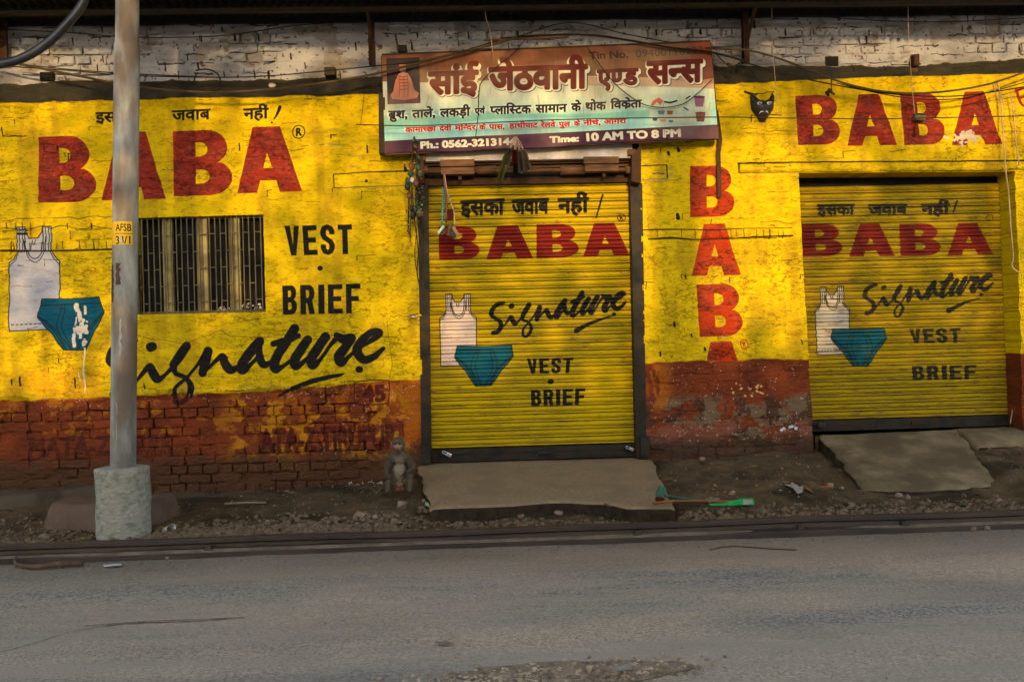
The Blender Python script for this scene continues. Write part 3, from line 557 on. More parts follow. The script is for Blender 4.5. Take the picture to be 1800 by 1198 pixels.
def mat(name, c1_, c2_=None, scale=8, rough=.8, metal=0, bump=.002, bscale=40, stretch=(1, 1, 1), lo=.35, hi=.65, c3=None, s3=3, local=False):
    "two or three sRGB tones mixed by noise, with a fine relief"
    m, t, b = _new(name, rough, metal); c2_ = c2_ or tuple(x * .8 for x in c1_)
    g = t.nodes.new('ShaderNodeTexCoord' if local else 'ShaderNodeNewGeometry'); src = g.outputs['Object' if local else 'Position']
    mp = t.nodes.new('ShaderNodeVectorMath'); mp.operation = 'MULTIPLY'; mp.inputs[1].default_value = stretch; t.links.new(src, mp.inputs[0])
    n = t.nodes.new('ShaderNodeTexNoise'); n.inputs['Scale'].default_value = scale; n.inputs['Detail'].default_value = 6; n.inputs['Roughness'].default_value = .62; t.links.new(mp.outputs[0], n.inputs['Vector'])
    r = t.nodes.new('ShaderNodeValToRGB'); r.color_ramp.elements[0].position = lo; r.color_ramp.elements[1].position = hi; r.color_ramp.elements[0].color = lin(c1_); r.color_ramp.elements[1].color = lin(c2_); t.links.new(n.outputs['Fac'], r.inputs[0]); out = r.outputs[0]
    if c3:
        n2 = t.nodes.new('ShaderNodeTexNoise'); n2.inputs['Scale'].default_value = s3; n2.inputs['Detail'].default_value = 5; t.links.new(mp.outputs[0], n2.inputs['Vector']); r2 = t.nodes.new('ShaderNodeValToRGB'); r2.color_ramp.elements[0].position = .48; r2.color_ramp.elements[1].position = .62
        mx = t.nodes.new('ShaderNodeMixRGB'); t.links.new(n2.outputs['Fac'], r2.inputs[0]); t.links.new(r2.outputs[0], mx.inputs[0]); t.links.new(out, mx.inputs[1]); mx.inputs[2].default_value = lin(c3); out = mx.outputs[0]
    t.links.new(out, b.inputs['Base Color'])
    if bump: bump_of(t, b, bscale, bump, stretch)
    return m
def paint_mat(name, img, c, rough=.75, bumps=((16, .022, (1, 1, 2.2)), (70, .0035, (1, 1, 1.6)), (260, .0006, (1, 1, 1)))):
    "the paint canvas laid on by place in the world (x, z of the plane it was painted on)"
    m, t, b = _new(name, rough); b.inputs['Specular IOR Level'].default_value = .10; g = t.nodes.new('ShaderNodeNewGeometry'); sp = t.nodes.new('ShaderNodeSeparateXYZ'); t.links.new(g.outputs['Position'], sp.inputs[0])
    def lm(o, a, k):
        n = t.nodes.new('ShaderNodeMath'); n.operation = 'MULTIPLY_ADD'; n.inputs[1].default_value = k; n.inputs[2].default_value = -a * k; t.links.new(o, n.inputs[0]); return n.outputs[0]
    cb = t.nodes.new('ShaderNodeCombineXYZ'); t.links.new(lm(sp.outputs['X'], c.x0, 1 / (c.w * c.res)), cb.inputs[0]); t.links.new(lm(sp.outputs['Z'], c.z1 - c.h * c.res, 1 / (c.h * c.res)), cb.inputs[1])
    im = t.nodes.new('ShaderNodeTexImage'); im.image = img; im.extension = 'EXTEND'; im.interpolation = 'Linear'; t.links.new(cb.outputs[0], im.inputs[0])
    n = t.nodes.new('ShaderNodeTexNoise'); n.inputs['Scale'].default_value = 130; n.inputs['Detail'].default_value = 3; t.links.new(g.outputs['Position'], n.inputs['Vector'])
    r = t.nodes.new('ShaderNodeMapRange'); r.inputs['To Min'].default_value = .84; r.inputs['To Max'].default_value = 1.14; t.links.new(n.outputs['Fac'], r.inputs[0])
    mx = t.nodes.new('ShaderNodeVectorMath'); mx.operation = 'SCALE'; t.links.new(im.outputs['Color'], mx.inputs[0]); t.links.new(r.outputs[0], mx.inputs['Scale']); t.links.new(mx.outputs[0], b.inputs['Base Color'])
    prev = None
    for sc, ds, st in bumps: prev = bump_of(t, b, sc, ds, st, prev=prev)
    return m
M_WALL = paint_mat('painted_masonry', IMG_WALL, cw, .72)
M_S1 = paint_mat('shutter_enamel_door', IMG_S1, c1, .5, ((60, .0006, (1, 1, 1)),)); M_S2 = paint_mat('shutter_enamel_wide', IMG_S2, c2, .55, ((60, .0006, (1, 1, 1)),))
M_SIGN = paint_mat('printed_flex', IMG_SIGN, cs, .5, ((5, .006, (1, 1, .6)), (60, .0003, (1, 1, 1))))
M_MORTAR = mat('old_mortar', (.30, .27, .23), (.20, .17, .13), 14)
M_STEEL = mat('dark_painted_steel', (.115, .115, .11), (.19, .175, .15), 9, .6, .3, .001, 60, c3=(.20, .15, .10), s3=14)
M_RUST = mat('rusty_brown_iron', (.28, .19, .13), (.20, .14, .10), 10, .75, .1, .002, 60)
M_WOODB = mat('brown_weathered_wood', (.42, .30, .20), (.30, .21, .14), 6, .8, 0, .002, 20, (1, 1, 8))
M_WBEAM = mat('whitewashed_beam', (.82, .78, .76), (.68, .62, .56), 7, .8)
M_GALV = mat('galvanised_pole_steel', (.60, .595, .55), (.40, .38, .34), 7, .6, .1, .002, 40, (1, 1, .35), c3=(.40, .34, .28), s3=5)
M_CONC = mat('rough_cast_concrete', (.60, .585, .51), (.43, .42, .36), 22, .9, 0, .010, 24, (1, 1, 1.9), c3=(.55, .53, .46), s3=9)
M_RAMP = mat('dusty_concrete_ramp', (.55, .465, .345), (.47, .395, .285), 45, .92, 0, .006, 70, c3=(.48, .405, .295), s3=4.5)
M_RAMPD = mat('dirty_concrete_ramp', (.50, .435, .32), (.34, .295, .205), 3.5, .92, 0, .006, 35, c3=(.34, .29, .21), s3=2.6)
M_DIRT = mat('trodden_earth', (.265, .215, .14), (.37, .305, .205), 5, .95, 0, .010, 28, c3=(.20, .165, .11), s3=2.4)
M_STONE = mat('dusty_stone', (.56, .47, .39), (.40, .33, .27), 9, .9, 0, .004, 30)
M_GRAVEL = mat('brown_rubble', (.46, .385, .29), (.31, .255, .185), 13, .95, 0, .004, 60)
M_KERB = mat('dirty_kerb_concrete', (.34, .295, .23), (.25, .21, .16), 5, .9, 0, .008, 20, c3=(.31, .265, .205), s3=4)
M_BOULDER = mat('brown_dusty_block', (.40, .32, .26), (.33, .26, .21), 4, .9, 0, .004, 20)
M_RAIL = mat('rail_steel', (.20, .165, .14), (.27, .22, .18), 8, .55, .3, .001, 50, (.3, 1, 1))
M_RAILTOP = M_RAIL
M_ROOF = mat('old_corrugated_sheet', (.11, .11, .11), (.16, .145, .13), 3, .7, .2, .001, 30)
M_WIRE = mat('black_cable', (.10, .09, .08), (.15, .13, .10), 4, .6, 0, 0); M_WIREB = mat('dusty_cable', (.32, .26, .17), (.22, .18, .12), 6, .7, 0, 0); M_STR = mat('pale_string', (.70, .60, .48), (.55, .45, .33), 6, .9, 0, 0)
M_HOSE = mat('black_hose', (.12, .13, .14), (.20, .20, .20), 5, .35, .2, .0005)
M_GLASSD = mat('dark_window_interior', (.05, .05, .05), (.09, .085, .08), 6, .7, 0, 0)
M_CREAM = mat('cream_window_steel', (.62, .56, .36), (.46, .40, .25), 8, .65, .1, .001)
M_CREAMD = mat('dusty_window_steel', (.42, .38, .26), (.30, .27, .19), 8, .7, .1, .001)
def plain(name, c, rough=.6, metal=0, var=.85): return mat(name, c, tuple(x * var for x in c), 25, rough, metal, .0005, 80)

# asphalt with dust lying in long streaks along the traffic
def asphalt():
    m, t, b = _new('dusty_asphalt', .85); g = t.nodes.new('ShaderNodeNewGeometry')
    def noise(st, sc, det=6, ro=.6):
        v = t.nodes.new('ShaderNodeVectorMath'); v.operation = 'MULTIPLY'; v.inputs[1].default_value = st; t.links.new(g.outputs['Position'], v.inputs[0]); n = t.nodes.new('ShaderNodeTexNoise'); n.inputs['Scale'].default_value = sc; n.inputs['Detail'].default_value = det; n.inputs['Roughness'].default_value = ro; t.links.new(v.outputs[0], n.inputs['Vector']); return n.outputs['Fac']
    def ramp(f, a, c, lo, hi):
        r = t.nodes.new('ShaderNodeValToRGB'); r.color_ramp.elements[0].position = lo; r.color_ramp.elements[1].position = hi; r.color_ramp.elements[0].color = lin(a); r.color_ramp.elements[1].color = lin(c); t.links.new(f, r.inputs[0]); return r.outputs[0]
    def mix(f, a, c, ty='MIX'):
        x = t.nodes.new('ShaderNodeMixRGB'); x.blend_type = ty; t.links.new(f, x.inputs[0]) if not isinstance(f, float) else setattr(x.inputs[0], 'default_value', f); t.links.new(a, x.inputs[1]) if not isinstance(a, tuple) else setattr(x.inputs[1], 'default_value', lin(a)); t.links.new(c, x.inputs[2]) if not isinstance(c, tuple) else setattr(x.inputs[2], 'default_value', lin(c)); return x.outputs[0]
    base = ramp(noise((1, 1, 1), 55, 5, .8), (.27, .26, .245), (.68, .635, .555), .38, .62)
    dust = ramp(noise((.22, .85, 1), 1.1, 9, .72), (0, 0, 0), (1, 1, 1), .40, .54)
    dust2 = ramp(noise((.18, 1.6, 1), 2.2, 8, .72), (0, 0, 0), (1, 1, 1), .45, .66)
    c = mix(dust, base, ramp(noise((1, 1, 1), 70, 3), (.55, .475, .38), (.75, .66, .54), .35, .65)); c = mix(dust2, c, (.63, .555, .465)); 
    sp = t.nodes.new('ShaderNodeSeparateXYZ'); t.links.new(g.outputs['Position'], sp.inputs[0])
    # dust gathered along the rail
    ad = t.nodes.new('ShaderNodeMath'); ad.operation = 'MULTIPLY_ADD'; ad.inputs[1].default_value = .55; t.links.new(noise((.8, 1, 1), 1.6, 5), ad.inputs[0]); t.links.new(sp.outputs['Y'], ad.inputs[2])
    mr = t.nodes.new('ShaderNodeMapRange'); mr.inputs['From Min'].default_value = -2.35; mr.inputs['From Max'].default_value = -1.55; t.links.new(ad.outputs[0], mr.inputs[0])
    c = mix(mr.outputs[0], c, ramp(noise((1, 1, 1), 40, 5, .7), (.42, .37, .30), (.54, .48, .39), .3, .7))
    c = mix(ramp(noise((.5, 1.5, 1), 1.1, 4), (0, 0, 0), (.55, .55, .55), .5, .72), c, (.30, .285, .265))
    t.links.new(c, b.inputs['Base Color']); bump_of(t, b, 110, .006, detail=3); return m
M_ROAD = asphalt()

# ------------------------------------------------------------------ mesh helpers
def mesh(name, V, F, m, parent=None, smooth=False, loc=None):
    me = bpy.data.meshes.new(name); me.from_pydata([tuple(map(float, v)) for v in V], [], [tuple(map(int, f)) for f in F]); me.materials.append(m)
    if smooth: me.polygons.foreach_set('use_smooth', [True] * len(me.polygons))
    me.update(); o = bpy.data.objects.new(name, me); COL.objects.link(o)
    if parent: o.parent = parent
    if loc is not None: o.location = loc
    return o
def tag(o, label=None, cat=None, group=None, kind=None):
    if label: o['label'] = label
    if cat: o['category'] = cat
    if group: o['group'] = group
    if kind: o['kind'] = kind
    return o
def thing(name, label, cat, loc=(0, 0, 0), group=None):
    o = bpy.data.objects.new(name, None); COL.objects.link(o); o.location = loc; o.empty_display_size = .1; return tag(o, label, cat, group)
def merge(parts):
    V = []; F = []
    for v, f in parts:
        k = len(V); V += list(v); F += [tuple(i + k for i in q) for q in f]
    return V, F
def box(x0, x1, y0, y1, z0, z1):
    V = [(x, y, z) for x in (x0, x1) for y in (y0, y1) for z in (z0, z1)]
    return V, [(0, 1, 3, 2), (4, 6, 7, 5), (0, 4, 5, 1), (2, 3, 7, 6), (0, 2, 6, 4), (1, 5, 7, 3)]
def hexa(front, back):
    "front, back: four corners TL,TR,BR,BL"
    V = list(front) + list(back); return V, [(0, 3, 2, 1), (4, 5, 6, 7), (0, 1, 5, 4), (1, 2, 6, 5), (2, 3, 7, 6), (3, 0, 4, 7)]
def bevelbox(name, dims, m, parent=None, loc=(0, 0, 0), rot=(0, 0, 0), bev=.004, seg=2, jit=0.0, smooth=True):
    bm = bmesh.new(); bmesh.ops.create_cube(bm, size=1)
    for v in bm.verts: v.co = Vector((v.co.x * dims[0], v.co.y * dims[1], v.co.z * dims[2]))
    bmesh.ops.bevel(bm, geom=list(bm.edges), offset=bev, segments=seg, affect='EDGES', profile=.6)
    if jit:
        for v in bm.verts: v.co += Vector([random.uniform(-jit, jit) for _ in range(3)])
    me = bpy.data.meshes.new(name); bm.to_mesh(me); bm.free(); me.materials.append(m); o = bpy.data.objects.new(name, me); COL.objects.link(o); o.location = loc; o.rotation_euler = rot
    if parent: o.parent = parent
    return o
def tube_data(pts, rad, n=8, sm=6, caps=True):
    P = np.array(pts, float); R = np.array(rad if hasattr(rad, '__len__') else [rad] * len(P), float)
    if sm and len(P) > 2: P, R = catmull(P, R, sm)
    V = []; F = []; up = np.array([0, 0, 1.0]); prev = None
    for i in range(len(P)):
        d = P[min(i + 1, len(P) - 1)] - P[max(i - 1, 0)]; L = np.linalg.norm(d); d = d / (L if L > 1e-9 else 1)
        if prev is None: a = np.cross(d, up if abs(d[2]) < .9 else np.array([0, 1.0, 0]))
        else: a = prev - d * (prev @ d)
        a = a / max(1e-9, np.linalg.norm(a)); prev = a; b = np.cross(d, a)
        for k in range(n): t = 2 * math.pi * k / n; V.append(tuple(P[i] + R[i] * (math.cos(t) * a + math.sin(t) * b)))
    for i in range(len(P) - 1):
        for k in range(n): k2 = (k + 1) % n; F.append((i * n + k, i * n + k2, (i + 1) * n + k2, (i + 1) * n + k))
    if caps: F.append(tuple(range(n - 1, -1, -1))); F.append(tuple((len(P) - 1) * n + k for k in range(n)))
    return V, F
def tube(name, pts, rad, m, parent=None, n=8, sm=6): return mesh(name, *tube_data(pts, rad, n, sm), m, parent, True)
def lathe(name, prof, m, parent=None, loc=(0, 0, 0), n=24, smooth=True, wob=None):
    V = []; F = []
    for r, z in prof:
        for k in range(n):
            t = 2 * math.pi * k / n; rr = r if wob is None else r + wob(t, z, r); V.append((rr * math.cos(t), rr * math.sin(t), z))
    for i in range(len(prof) - 1):
        for k in range(n): k2 = (k + 1) % n; F.append((i * n + k, i * n + k2, (i + 1) * n + k2, (i + 1) * n + k))
    return mesh(name, V, F, m, parent, smooth, loc)
def rock_data(r, seed, sq=(1, 1, .7), sub=2):
    bm = bmesh.new(); bmesh.ops.create_icosphere(bm, subdivisions=sub, radius=1); rg = np.random.default_rng(seed); cuts = [(rg.normal(size=3), rg.uniform(.5, .85)) for _ in range(7)]
    V = []
    for v in bm.verts:
        c = np.array(v.co)
        for nrm, d in cuts:
            nn = nrm / np.linalg.norm(nrm); k = c @ nn
            if k > d: c = c - nn * (k - d)
        V.append(tuple(c * np.array(sq) * r))
    F = [tuple(v.index for v in f.verts) for f in bm.faces]; bm.free(); return V, F

# ------------------------------------------------------------------ masonry relief
def seg_arrays(lst):
    A = []
    for pts, wd, dp in lst:
        Pw = [W(*p) for p in pts]
        for a, b in zip(Pw[:-1], Pw[1:]): A.append((a[0], a[2], b[0], b[2], max(.0055, wd * .0023), dp))
    return A
SEGS = seg_arrays(CRACKS)
zone_back = []   # rectangles in which the plaster lies back behind bricks: photo quads (x0,x1,ytop,ybot), depth
RELIEF_RES = .008
RX0, RX1, RZ0, RZ1 = -5.6, 6.1, -.3, 3.95
nx = int((RX1 - RX0) / RELIEF_RES); nz = int((RZ1 - RZ0) / RELIEF_RES)
gx = RX0 + np.arange(nx) * RELIEF_RES; gz = RZ0 + np.arange(nz) * RELIEF_RES
GX, GZ = np.meshgrid(gx, gz, indexing='ij')
_el = np.interp(gx, [W(*p)[0] for p in E_BRICK], [W(*p)[2] for p in E_BRICK])[:, None]; _et = np.interp(gx, [W(*p)[0] for p in E_TART], [W(*p)[2] for p in E_TART])[:, None]; _eb = np.interp(gx, [W(*p)[0] for p in E_TARB], [W(*p)[2] for p in E_TARB])[:, None]
REL = (fbm(GX * 1.2, GZ * 1.6, 201, 3) - .5) * .04 + (fbm(GX * 6, GZ * 13, 205, 5, .62) - .5) * .046 + (fbm(GX * 20, GZ * 48, 209, 3) - .5) * .012
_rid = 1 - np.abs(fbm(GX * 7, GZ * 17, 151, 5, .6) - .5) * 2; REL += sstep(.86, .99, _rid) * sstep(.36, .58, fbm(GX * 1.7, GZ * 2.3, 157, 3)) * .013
PIT = .0725       # brick course height
def course_lines(gx_, gz_):
    "faint brick pattern showing through the coats: depth of the joints"
    row = np.floor(gz_ / PIT); fz = gz_ / PIT - row; bl = np.where(row % 2 == 0, .118, .235); off = (row % 4) * .059
    fx = ((gx_ + off) / bl) % 1.0
    j = np.maximum(1 - np.minimum(fz, 1 - fz) * PIT / .007, 1 - np.minimum(fx, 1 - fx) * bl / .006); return np.clip(j, 0, 1)
show = sstep(.46, .66, fbm(GX * 2.1, GZ * 3.1, 221, 4))
plain_m = ((GX > W(243, 400)[0]) & (GX < W(740, 400)[0]) & (GZ < W(400, 340)[2])) * .75
REL += course_lines(GX + (fbm(GX * 5, GZ * 5, 223) - .5) * .03, GZ + (fbm(GX * 4, GZ * 4, 225) - .5) * .02) * .010 * show * (1 - plain_m)
for x0, z0, x1, z1, wd, dp in SEGS:
    i0 = int((min(x0, x1) - wd - RX0) / RELIEF_RES); i1 = int((max(x0, x1) + wd - RX0) / RELIEF_RES) + 2; j0 = int((min(z0, z1) - wd - RZ0) / RELIEF_RES); j1 = int((max(z0, z1) + wd - RZ0) / RELIEF_RES) + 2
    i0, j0 = max(i0, 0), max(j0, 0); sx, sz = GX[i0:i1, j0:j1], GZ[i0:i1, j0:j1]
    if sx.size == 0: continue
    L = max(1e-9, (x1 - x0) ** 2 + (z1 - z0) ** 2); t = np.clip(((sx - x0) * (x1 - x0) + (sz - z0) * (z1 - z0)) / L, 0, 1); d = np.hypot(sx - x0 - t * (x1 - x0), sz - z0 - t * (z1 - z0))
    REL[i0:i1, j0:j1] = np.maximum(REL[i0:i1, j0:j1], dp * np.clip(1 - d / wd, 0, 1) + REL[i0:i1, j0:j1] * .9)
xP = W(1128, 700)[0]; xL = W(742, 700)[0]
dado = sstep(-.004, .006, _el - GZ + (fbm(GX * 9, GZ * 9, 231) - .5) * .02)
leftz = (GX < W(715, 760)[0]) * 1.0; rightz = (GX > xP) * 1.0
fill = fbm(GX * 3.2, GZ * 3.2, 233, 4)
REL += dado * (leftz * np.clip(.030 - .034 * sstep(.56, .70, fill), 0, .030) + rightz * .010 * sstep(.35, .55, fill))
whitez = sstep(-.004, .004, GZ - _et); REL += whitez * (.020 - .016 * sstep(.42, .60, fill))
tarz = sstep(-.004, .004, GZ - _eb) * (1 - whitez); REL += tarz * (-.014 + (fbm(GX * 10, GZ * 18, 241, 4) - .5) * .03)
def rel(x, z):
    fx = np.clip((np.asarray(x) - RX0) / RELIEF_RES, 0, nx - 1.001); fz = np.clip((np.asarray(z) - RZ0) / RELIEF_RES, 0, nz - 1.001); i = fx.astype(int); j = fz.astype(int); a = fx - i; b = fz - j
    return (REL[i, j] * (1 - a) + REL[i + 1, j] * a) * (1 - b) + (REL[i, j + 1] * (1 - a) + REL[i + 1, j + 1] * a) * b

# ------------------------------------------------------------------ the shop building
BLD = thing('shop_building', 'long yellow painted brick shop front with red dado and whitewashed top courses', 'building')
PV, PF = [], []
def patch(q, step=5.2):
    "a piece of wall between photo corners TL,TR,BR,BL, cut fine enough to carry the relief"
    global PV, PF
    n = max(2, int(max(abs(q[1][0] - q[0][0]), abs(q[2][0] - q[3][0])) / step)); m = max(2, int(max(abs(q[3][1] - q[0][1]), abs(q[2][1] - q[1][1])) / step))
    u, v = np.meshgrid(np.linspace(0, 1, n + 1), np.linspace(0, 1, m + 1)); px_ = q[0][0] * (1 - u) * (1 - v) + q[1][0] * u * (1 - v) + q[2][0] * u * v + q[3][0] * (1 - u) * v; py_ = q[0][1] * (1 - u) * (1 - v) + q[1][1] * u * (1 - v) + q[2][1] * u * v + q[3][1] * (1 - u) * v
    X, Z = Wv(px_, py_); Y = rel(X, Z); k = len(PV); PV += list(zip(X.ravel(), Y.ravel(), Z.ravel())); s = n + 1
    PF += [(k + j * s + i, k + (j + 1) * s + i, k + (j + 1) * s + i + 1, k + j * s + i + 1) for j in range(m) for i in range(n)]
def wall_return(pa, pb, depth, n=40):
    "the side of an opening, going back from the wall edge pa-pb"
    global PV, PF
    t = np.linspace(0, 1, n + 1); X, Z = Wv(pa[0] + (pb[0] - pa[0]) * t, pa[1] + (pb[1] - pa[1]) * t); Y = rel(X, Z); k = len(PV)
    for s in range(5): PV += [(x + (random.uniform(-.002, .002) if 0 < s < 4 else 0), y * (1 - s / 4) + depth * s / 4, z) for x, y, z in zip(X, Y, Z)]
    PF += [(k + s * (n + 1) + i, k + (s + 1) * (n + 1) + i, k + (s + 1) * (n + 1) + i + 1, k + s * (n + 1) + i + 1) for s in range(4) for i in range(n)]
T, Bm = 30, 915
WTL, WTR, WBR, WBL = (238, 383), (463, 377), (467, 548), (238, 553)
patch([(-260, T + 16), (238, T + 8), WTL, (-260, 392)]); patch([(-260, 392), WTL, WBL, (-260, 560)]); patch([(-260, 560), WBL, (238, Bm), (-260, Bm + 20)])
patch([(238, T + 8), (463, T + 4), WTR, WTL]); patch([WBL, WBR, (467, Bm), (238, Bm)])
patch([(463, T + 4), (738, T), (739, 372), WTR]); patch([WTR, (739, 372), (741, 545), WBR]); patch([WBR, (741, 545), (744, 880), (467, Bm)])
patch([(738, T), (1123, T - 6), (1123, 252), (739, 262)])
patch([(1123, T - 6), (1404, T - 12), (1404, 304), (1123, 252)]); patch([(1123, 252), (1404, 304), (1431, 800), (1137, 830)])
patch([(1404, T - 12), (1784, T - 20), (1784, 301), (1404, 304)]); patch([(1784, T - 20), (2010, T - 26), (2010, 300), (1784, 301)]); patch([(1784, 301), (2010, 300), (2030, 800), (1801, 790)])
for a, b, d in [(WTL, WTR, .16), (WTR, WBR, .16), (WBR, WBL, .16), (WBL, WTL, .16), ((739, 262), (744, 880), .16), ((1137, 830), (1123, 252), .16), ((1431, 800), (1404, 304), .32), ((1404, 304), (1784, 301), .32), ((1784, 301), (1801, 790), .32)]: wall_return(a, b, d)
mesh('painted_plaster', PV, PF, M_WALL, BLD, True)
# body of the building behind the face
zr = W(900, 30)[2]
a0 = W(238, 400)[0]; a1 = W(467, 400)[0]; d0 = W(739, 500)[0]; d1 = W(1133, 500)[0]; e0 = W(1402, 400)[0]; e1 = W(1802, 600, .0)[0]
wz0, wz1 = W(350, 552)[2], W(350, 380)[2]
core = [box(-5.5, a0 - .03, .16, .30, -.4, 3.7), box(a0 - .03, a1 + .03, .18, .30, -.4, wz0 - .03), box(a0 - .03, a1 + .03, .18, .30, wz1 + .03, 3.7), box(a1 + .03, d0 - .02, .16, .30, -.4, 3.7), box(d0 - .02, d1 + .02, .16, .30, 2.58, 3.7), box(d1 + .02, e0 - .03, .16, .30, -.4, 3.7), box(e0 - .03, e1 + .1, .33, .45, 2.50, 3.7), box(e1 + .1, 5.9, .33, .45, -.4, 3.7), box(-5.5, 5.9, 1.6, 1.7, -.4, 3.9), box(-5.6, -5.5, .03, 1.7, -.4, 3.9), box(5.9, 6.0, .03, 1.7, -.4, 3.9)]
mesh('masonry_core', *merge(core), M_MORTAR, BLD)
mesh('inner_floor', *box(-5.5, 5.9, .16, 1.6, -.4, .02), M_MORTAR, BLD)

# bricks: a dozen worn shapes, laid in courses
BRICKS = []
def brick_shape(seed):
    rg = np.random.default_rng(seed); nu, nv = 5, 3; V = []; F = []
    us_ = [-.5, -.42, -.14, .14, .42, .5]; vs2 = [-.5, -.30, .30, .5]
    for j, v in enumerate(vs2):
        for i, u in enumerate(us_):
            edge = (i in (0, 5)) + (j in (0, 3)); y = -.5 + .13 * edge + rg.normal(0, .06)
            V.append((u + rg.normal(0, .014) + (.02 * (1 if u < 0 else -1) if j in (0, 3) and i in (0, 5) else 0), y, v + rg.normal(0, .035)))
    for j in range(3):
        for i in range(5): a = j * 6 + i; F.append((a, a + 1, a + 7, a + 6))
    ring = [0, 1, 2, 3, 4, 5, 11, 17, 23, 22, 21, 20, 19, 18, 12, 6]; k = len(V)
    for r in ring: V.append((V[r][0] * 1.0, .5, V[r][2] * 1.0))
    for i in range(16): a, b = ring[i], ring[(i + 1) % 16]; F.append((b, a, k + i, k + (i + 1) % 16))
    me = bpy.data.meshes.new('brick'); me.from_pydata(V, [], F); me.materials.append(M_WALL); me.update(); return me
for s in range(14): BRICKS.append(brick_shape(300 + s))
BR_LIST = []; WB_V = []; WB_F = []
def lay(x0, x1, z, length, h, proud=0.0, skip=0.0, stuff=False, jit=.003, dep=.03, clip=None, rg=np.random.default_rng(5)):
    x = x0
    while x < x1:
        L = length * rg.uniform(.90, 1.08); g = .013 * rg.uniform(.3, 1.4); xx = x + L / 2
        ok = rg.random() >= skip and (clip is None or clip(xx, z))
        if ok:
            y = -.005 - proud + rg.normal(0, jit) + .5 * dep + float(rel(xx, z)) * .15; sc = (L - g, dep, h * rg.uniform(.80, .96)); zz = z + rg.normal(0, .0015); ro = rg.normal(0, .008)
            if stuff:
                k = len(WB_V); me = BRICKS[rg.integers(0, 14)]
                for v in me.vertices: WB_V.append((xx + v.co.x * sc[0], y + v.co.y * sc[1], zz + v.co.z * sc[2] + v.co.x * sc[0] * ro))
                for p in me.polygons: WB_F.append(tuple(k + i for i in p.vertices))
            else:
                o = bpy.data.objects.new('brick', BRICKS[rg.integers(0, 14)]); COL.objects.link(o); o.parent = BLD; o.location = (xx, y, zz); o.scale = sc; o.rotation_euler = (0, ro, 0); BR_LIST.append(o)
        x += L
_bx = [W(*p)[0] for p in E_BRICK]; _bz = [W(*p)[2] for p in E_BRICK]
under = lambda x, z: z < np.interp(x, _bx, _bz) - .022
XL0, XL1, XV = W(-250, 760)[0], W(722, 760)[0], W(-6, 760)[0]
z = .86; r_ = 0
while z > .10:
    hdr = r_ % 2 == 0; L = .118 if hdr else .232
    worn_f = lambda x, zz: under(x, zz) and not (x > -1.75 and fbm(np.array([x * 3.2]), np.array([zz * 3.2]), 233, 4)[0] > .56)
    pr = .004 if z > .62 else -.002
    lay(XL0 - .1 * (r_ % 3), XV, z, L, PIT, pr, .05, True, clip=worn_f); lay(XV, XL1, z, L, PIT, pr, .06, False, clip=worn_f)
    z -= PIT; r_ += 1
z = 1.02; r_ = 0
while z > .22:
    L = .118 if r_ % 2 else .232
    lay(W(1140, 700)[0] + .03 * (r_ % 3), W(1424, 700)[0] - L * .98, z, L, PIT, -.004 if z > .60 else .0, .10, False, clip=lambda x, zz: under(x, zz - .02)); z -= PIT; r_ += 1
for yy, x0, x1 in ((397, 2, 60), (414, 2, 30), (432, 0, 196), (432, 108, 112)):
    lay(W(x0, yy)[0], W(x1, yy)[0], W((x0 + x1) / 2, yy)[2], .11, PIT * .95, .006, .0)
for yy, x0, x1 in ((397, 108, 196), (414, 130, 196)): lay(W(x0, yy)[0], W(x1, yy)[0], W((x0 + x1) / 2, yy)[2], .112, PIT * .95, .003, .2)
lay(W(1142, 411)[0], W(1390, 411)[0], W(1266, 411)[2], .115, PIT * .95, .004, .0)
z = W(900, 128)[2]; r_ = 0
_tx = [W(*p)[0] for p in E_TART]; _tz = [W(*p)[2] for p in E_TART]
while z < 3.72:
    lay(-5.4, 5.8, z, .235 if r_ % 2 else .118, PIT, -.003, .04, True, clip=lambda x, zz: zz > np.interp(x, _tx, _tz) + .03 and fbm(np.array([x * 3.2]), np.array([zz * 3.2]), 233, 4)[0] < .56); z += PIT; r_ += 1
o = mesh('brickwork', WB_V, WB_F, M_WALL, BLD, False); o['kind'] = 'stuff'

# near-black boxes paint the shade inside put-log holes; timber stubs in the whitewashed courses
for i, (x, y, w_, h) in enumerate([(83, 135, 24, 16), (1462, 108, 22, 17)]):
    a = W(x - w_ / 2, y + h / 2, -.005); b = W(x + w_ / 2, y - h / 2, -.005)
    mesh('putlog_hole_shade', *box(a[0], b[0], -.012, .03, a[2], b[2]), M_GLASSD, BLD)
for x, y, w_, h in [(581, 128, 19, 15), (1607, 108, 9, 20), (708, 88, 14, 12)]:
    a = W(x - w_ / 2, y + h / 2, -.03); b = W(x + w_ / 2, y - h / 2, -.03); bevelbox('beam_stub', (b[0] - a[0], .12, b[2] - a[2]), M_RUST if x > 1000 else M_STEEL, BLD, ((a[0] + b[0]) / 2, -.02, (a[2] + b[2]) / 2), bev=.005)
for x, y, r in [(478, 150, .025), (1606, 124, .03)]:
    V, F = rock_data(r, int(x), (1.3, .6, .8)); mesh('mortar_lump', V, F, M_WBEAM if x < 1000 else M_WOODB, BLD, True, W(x, y, -.02))

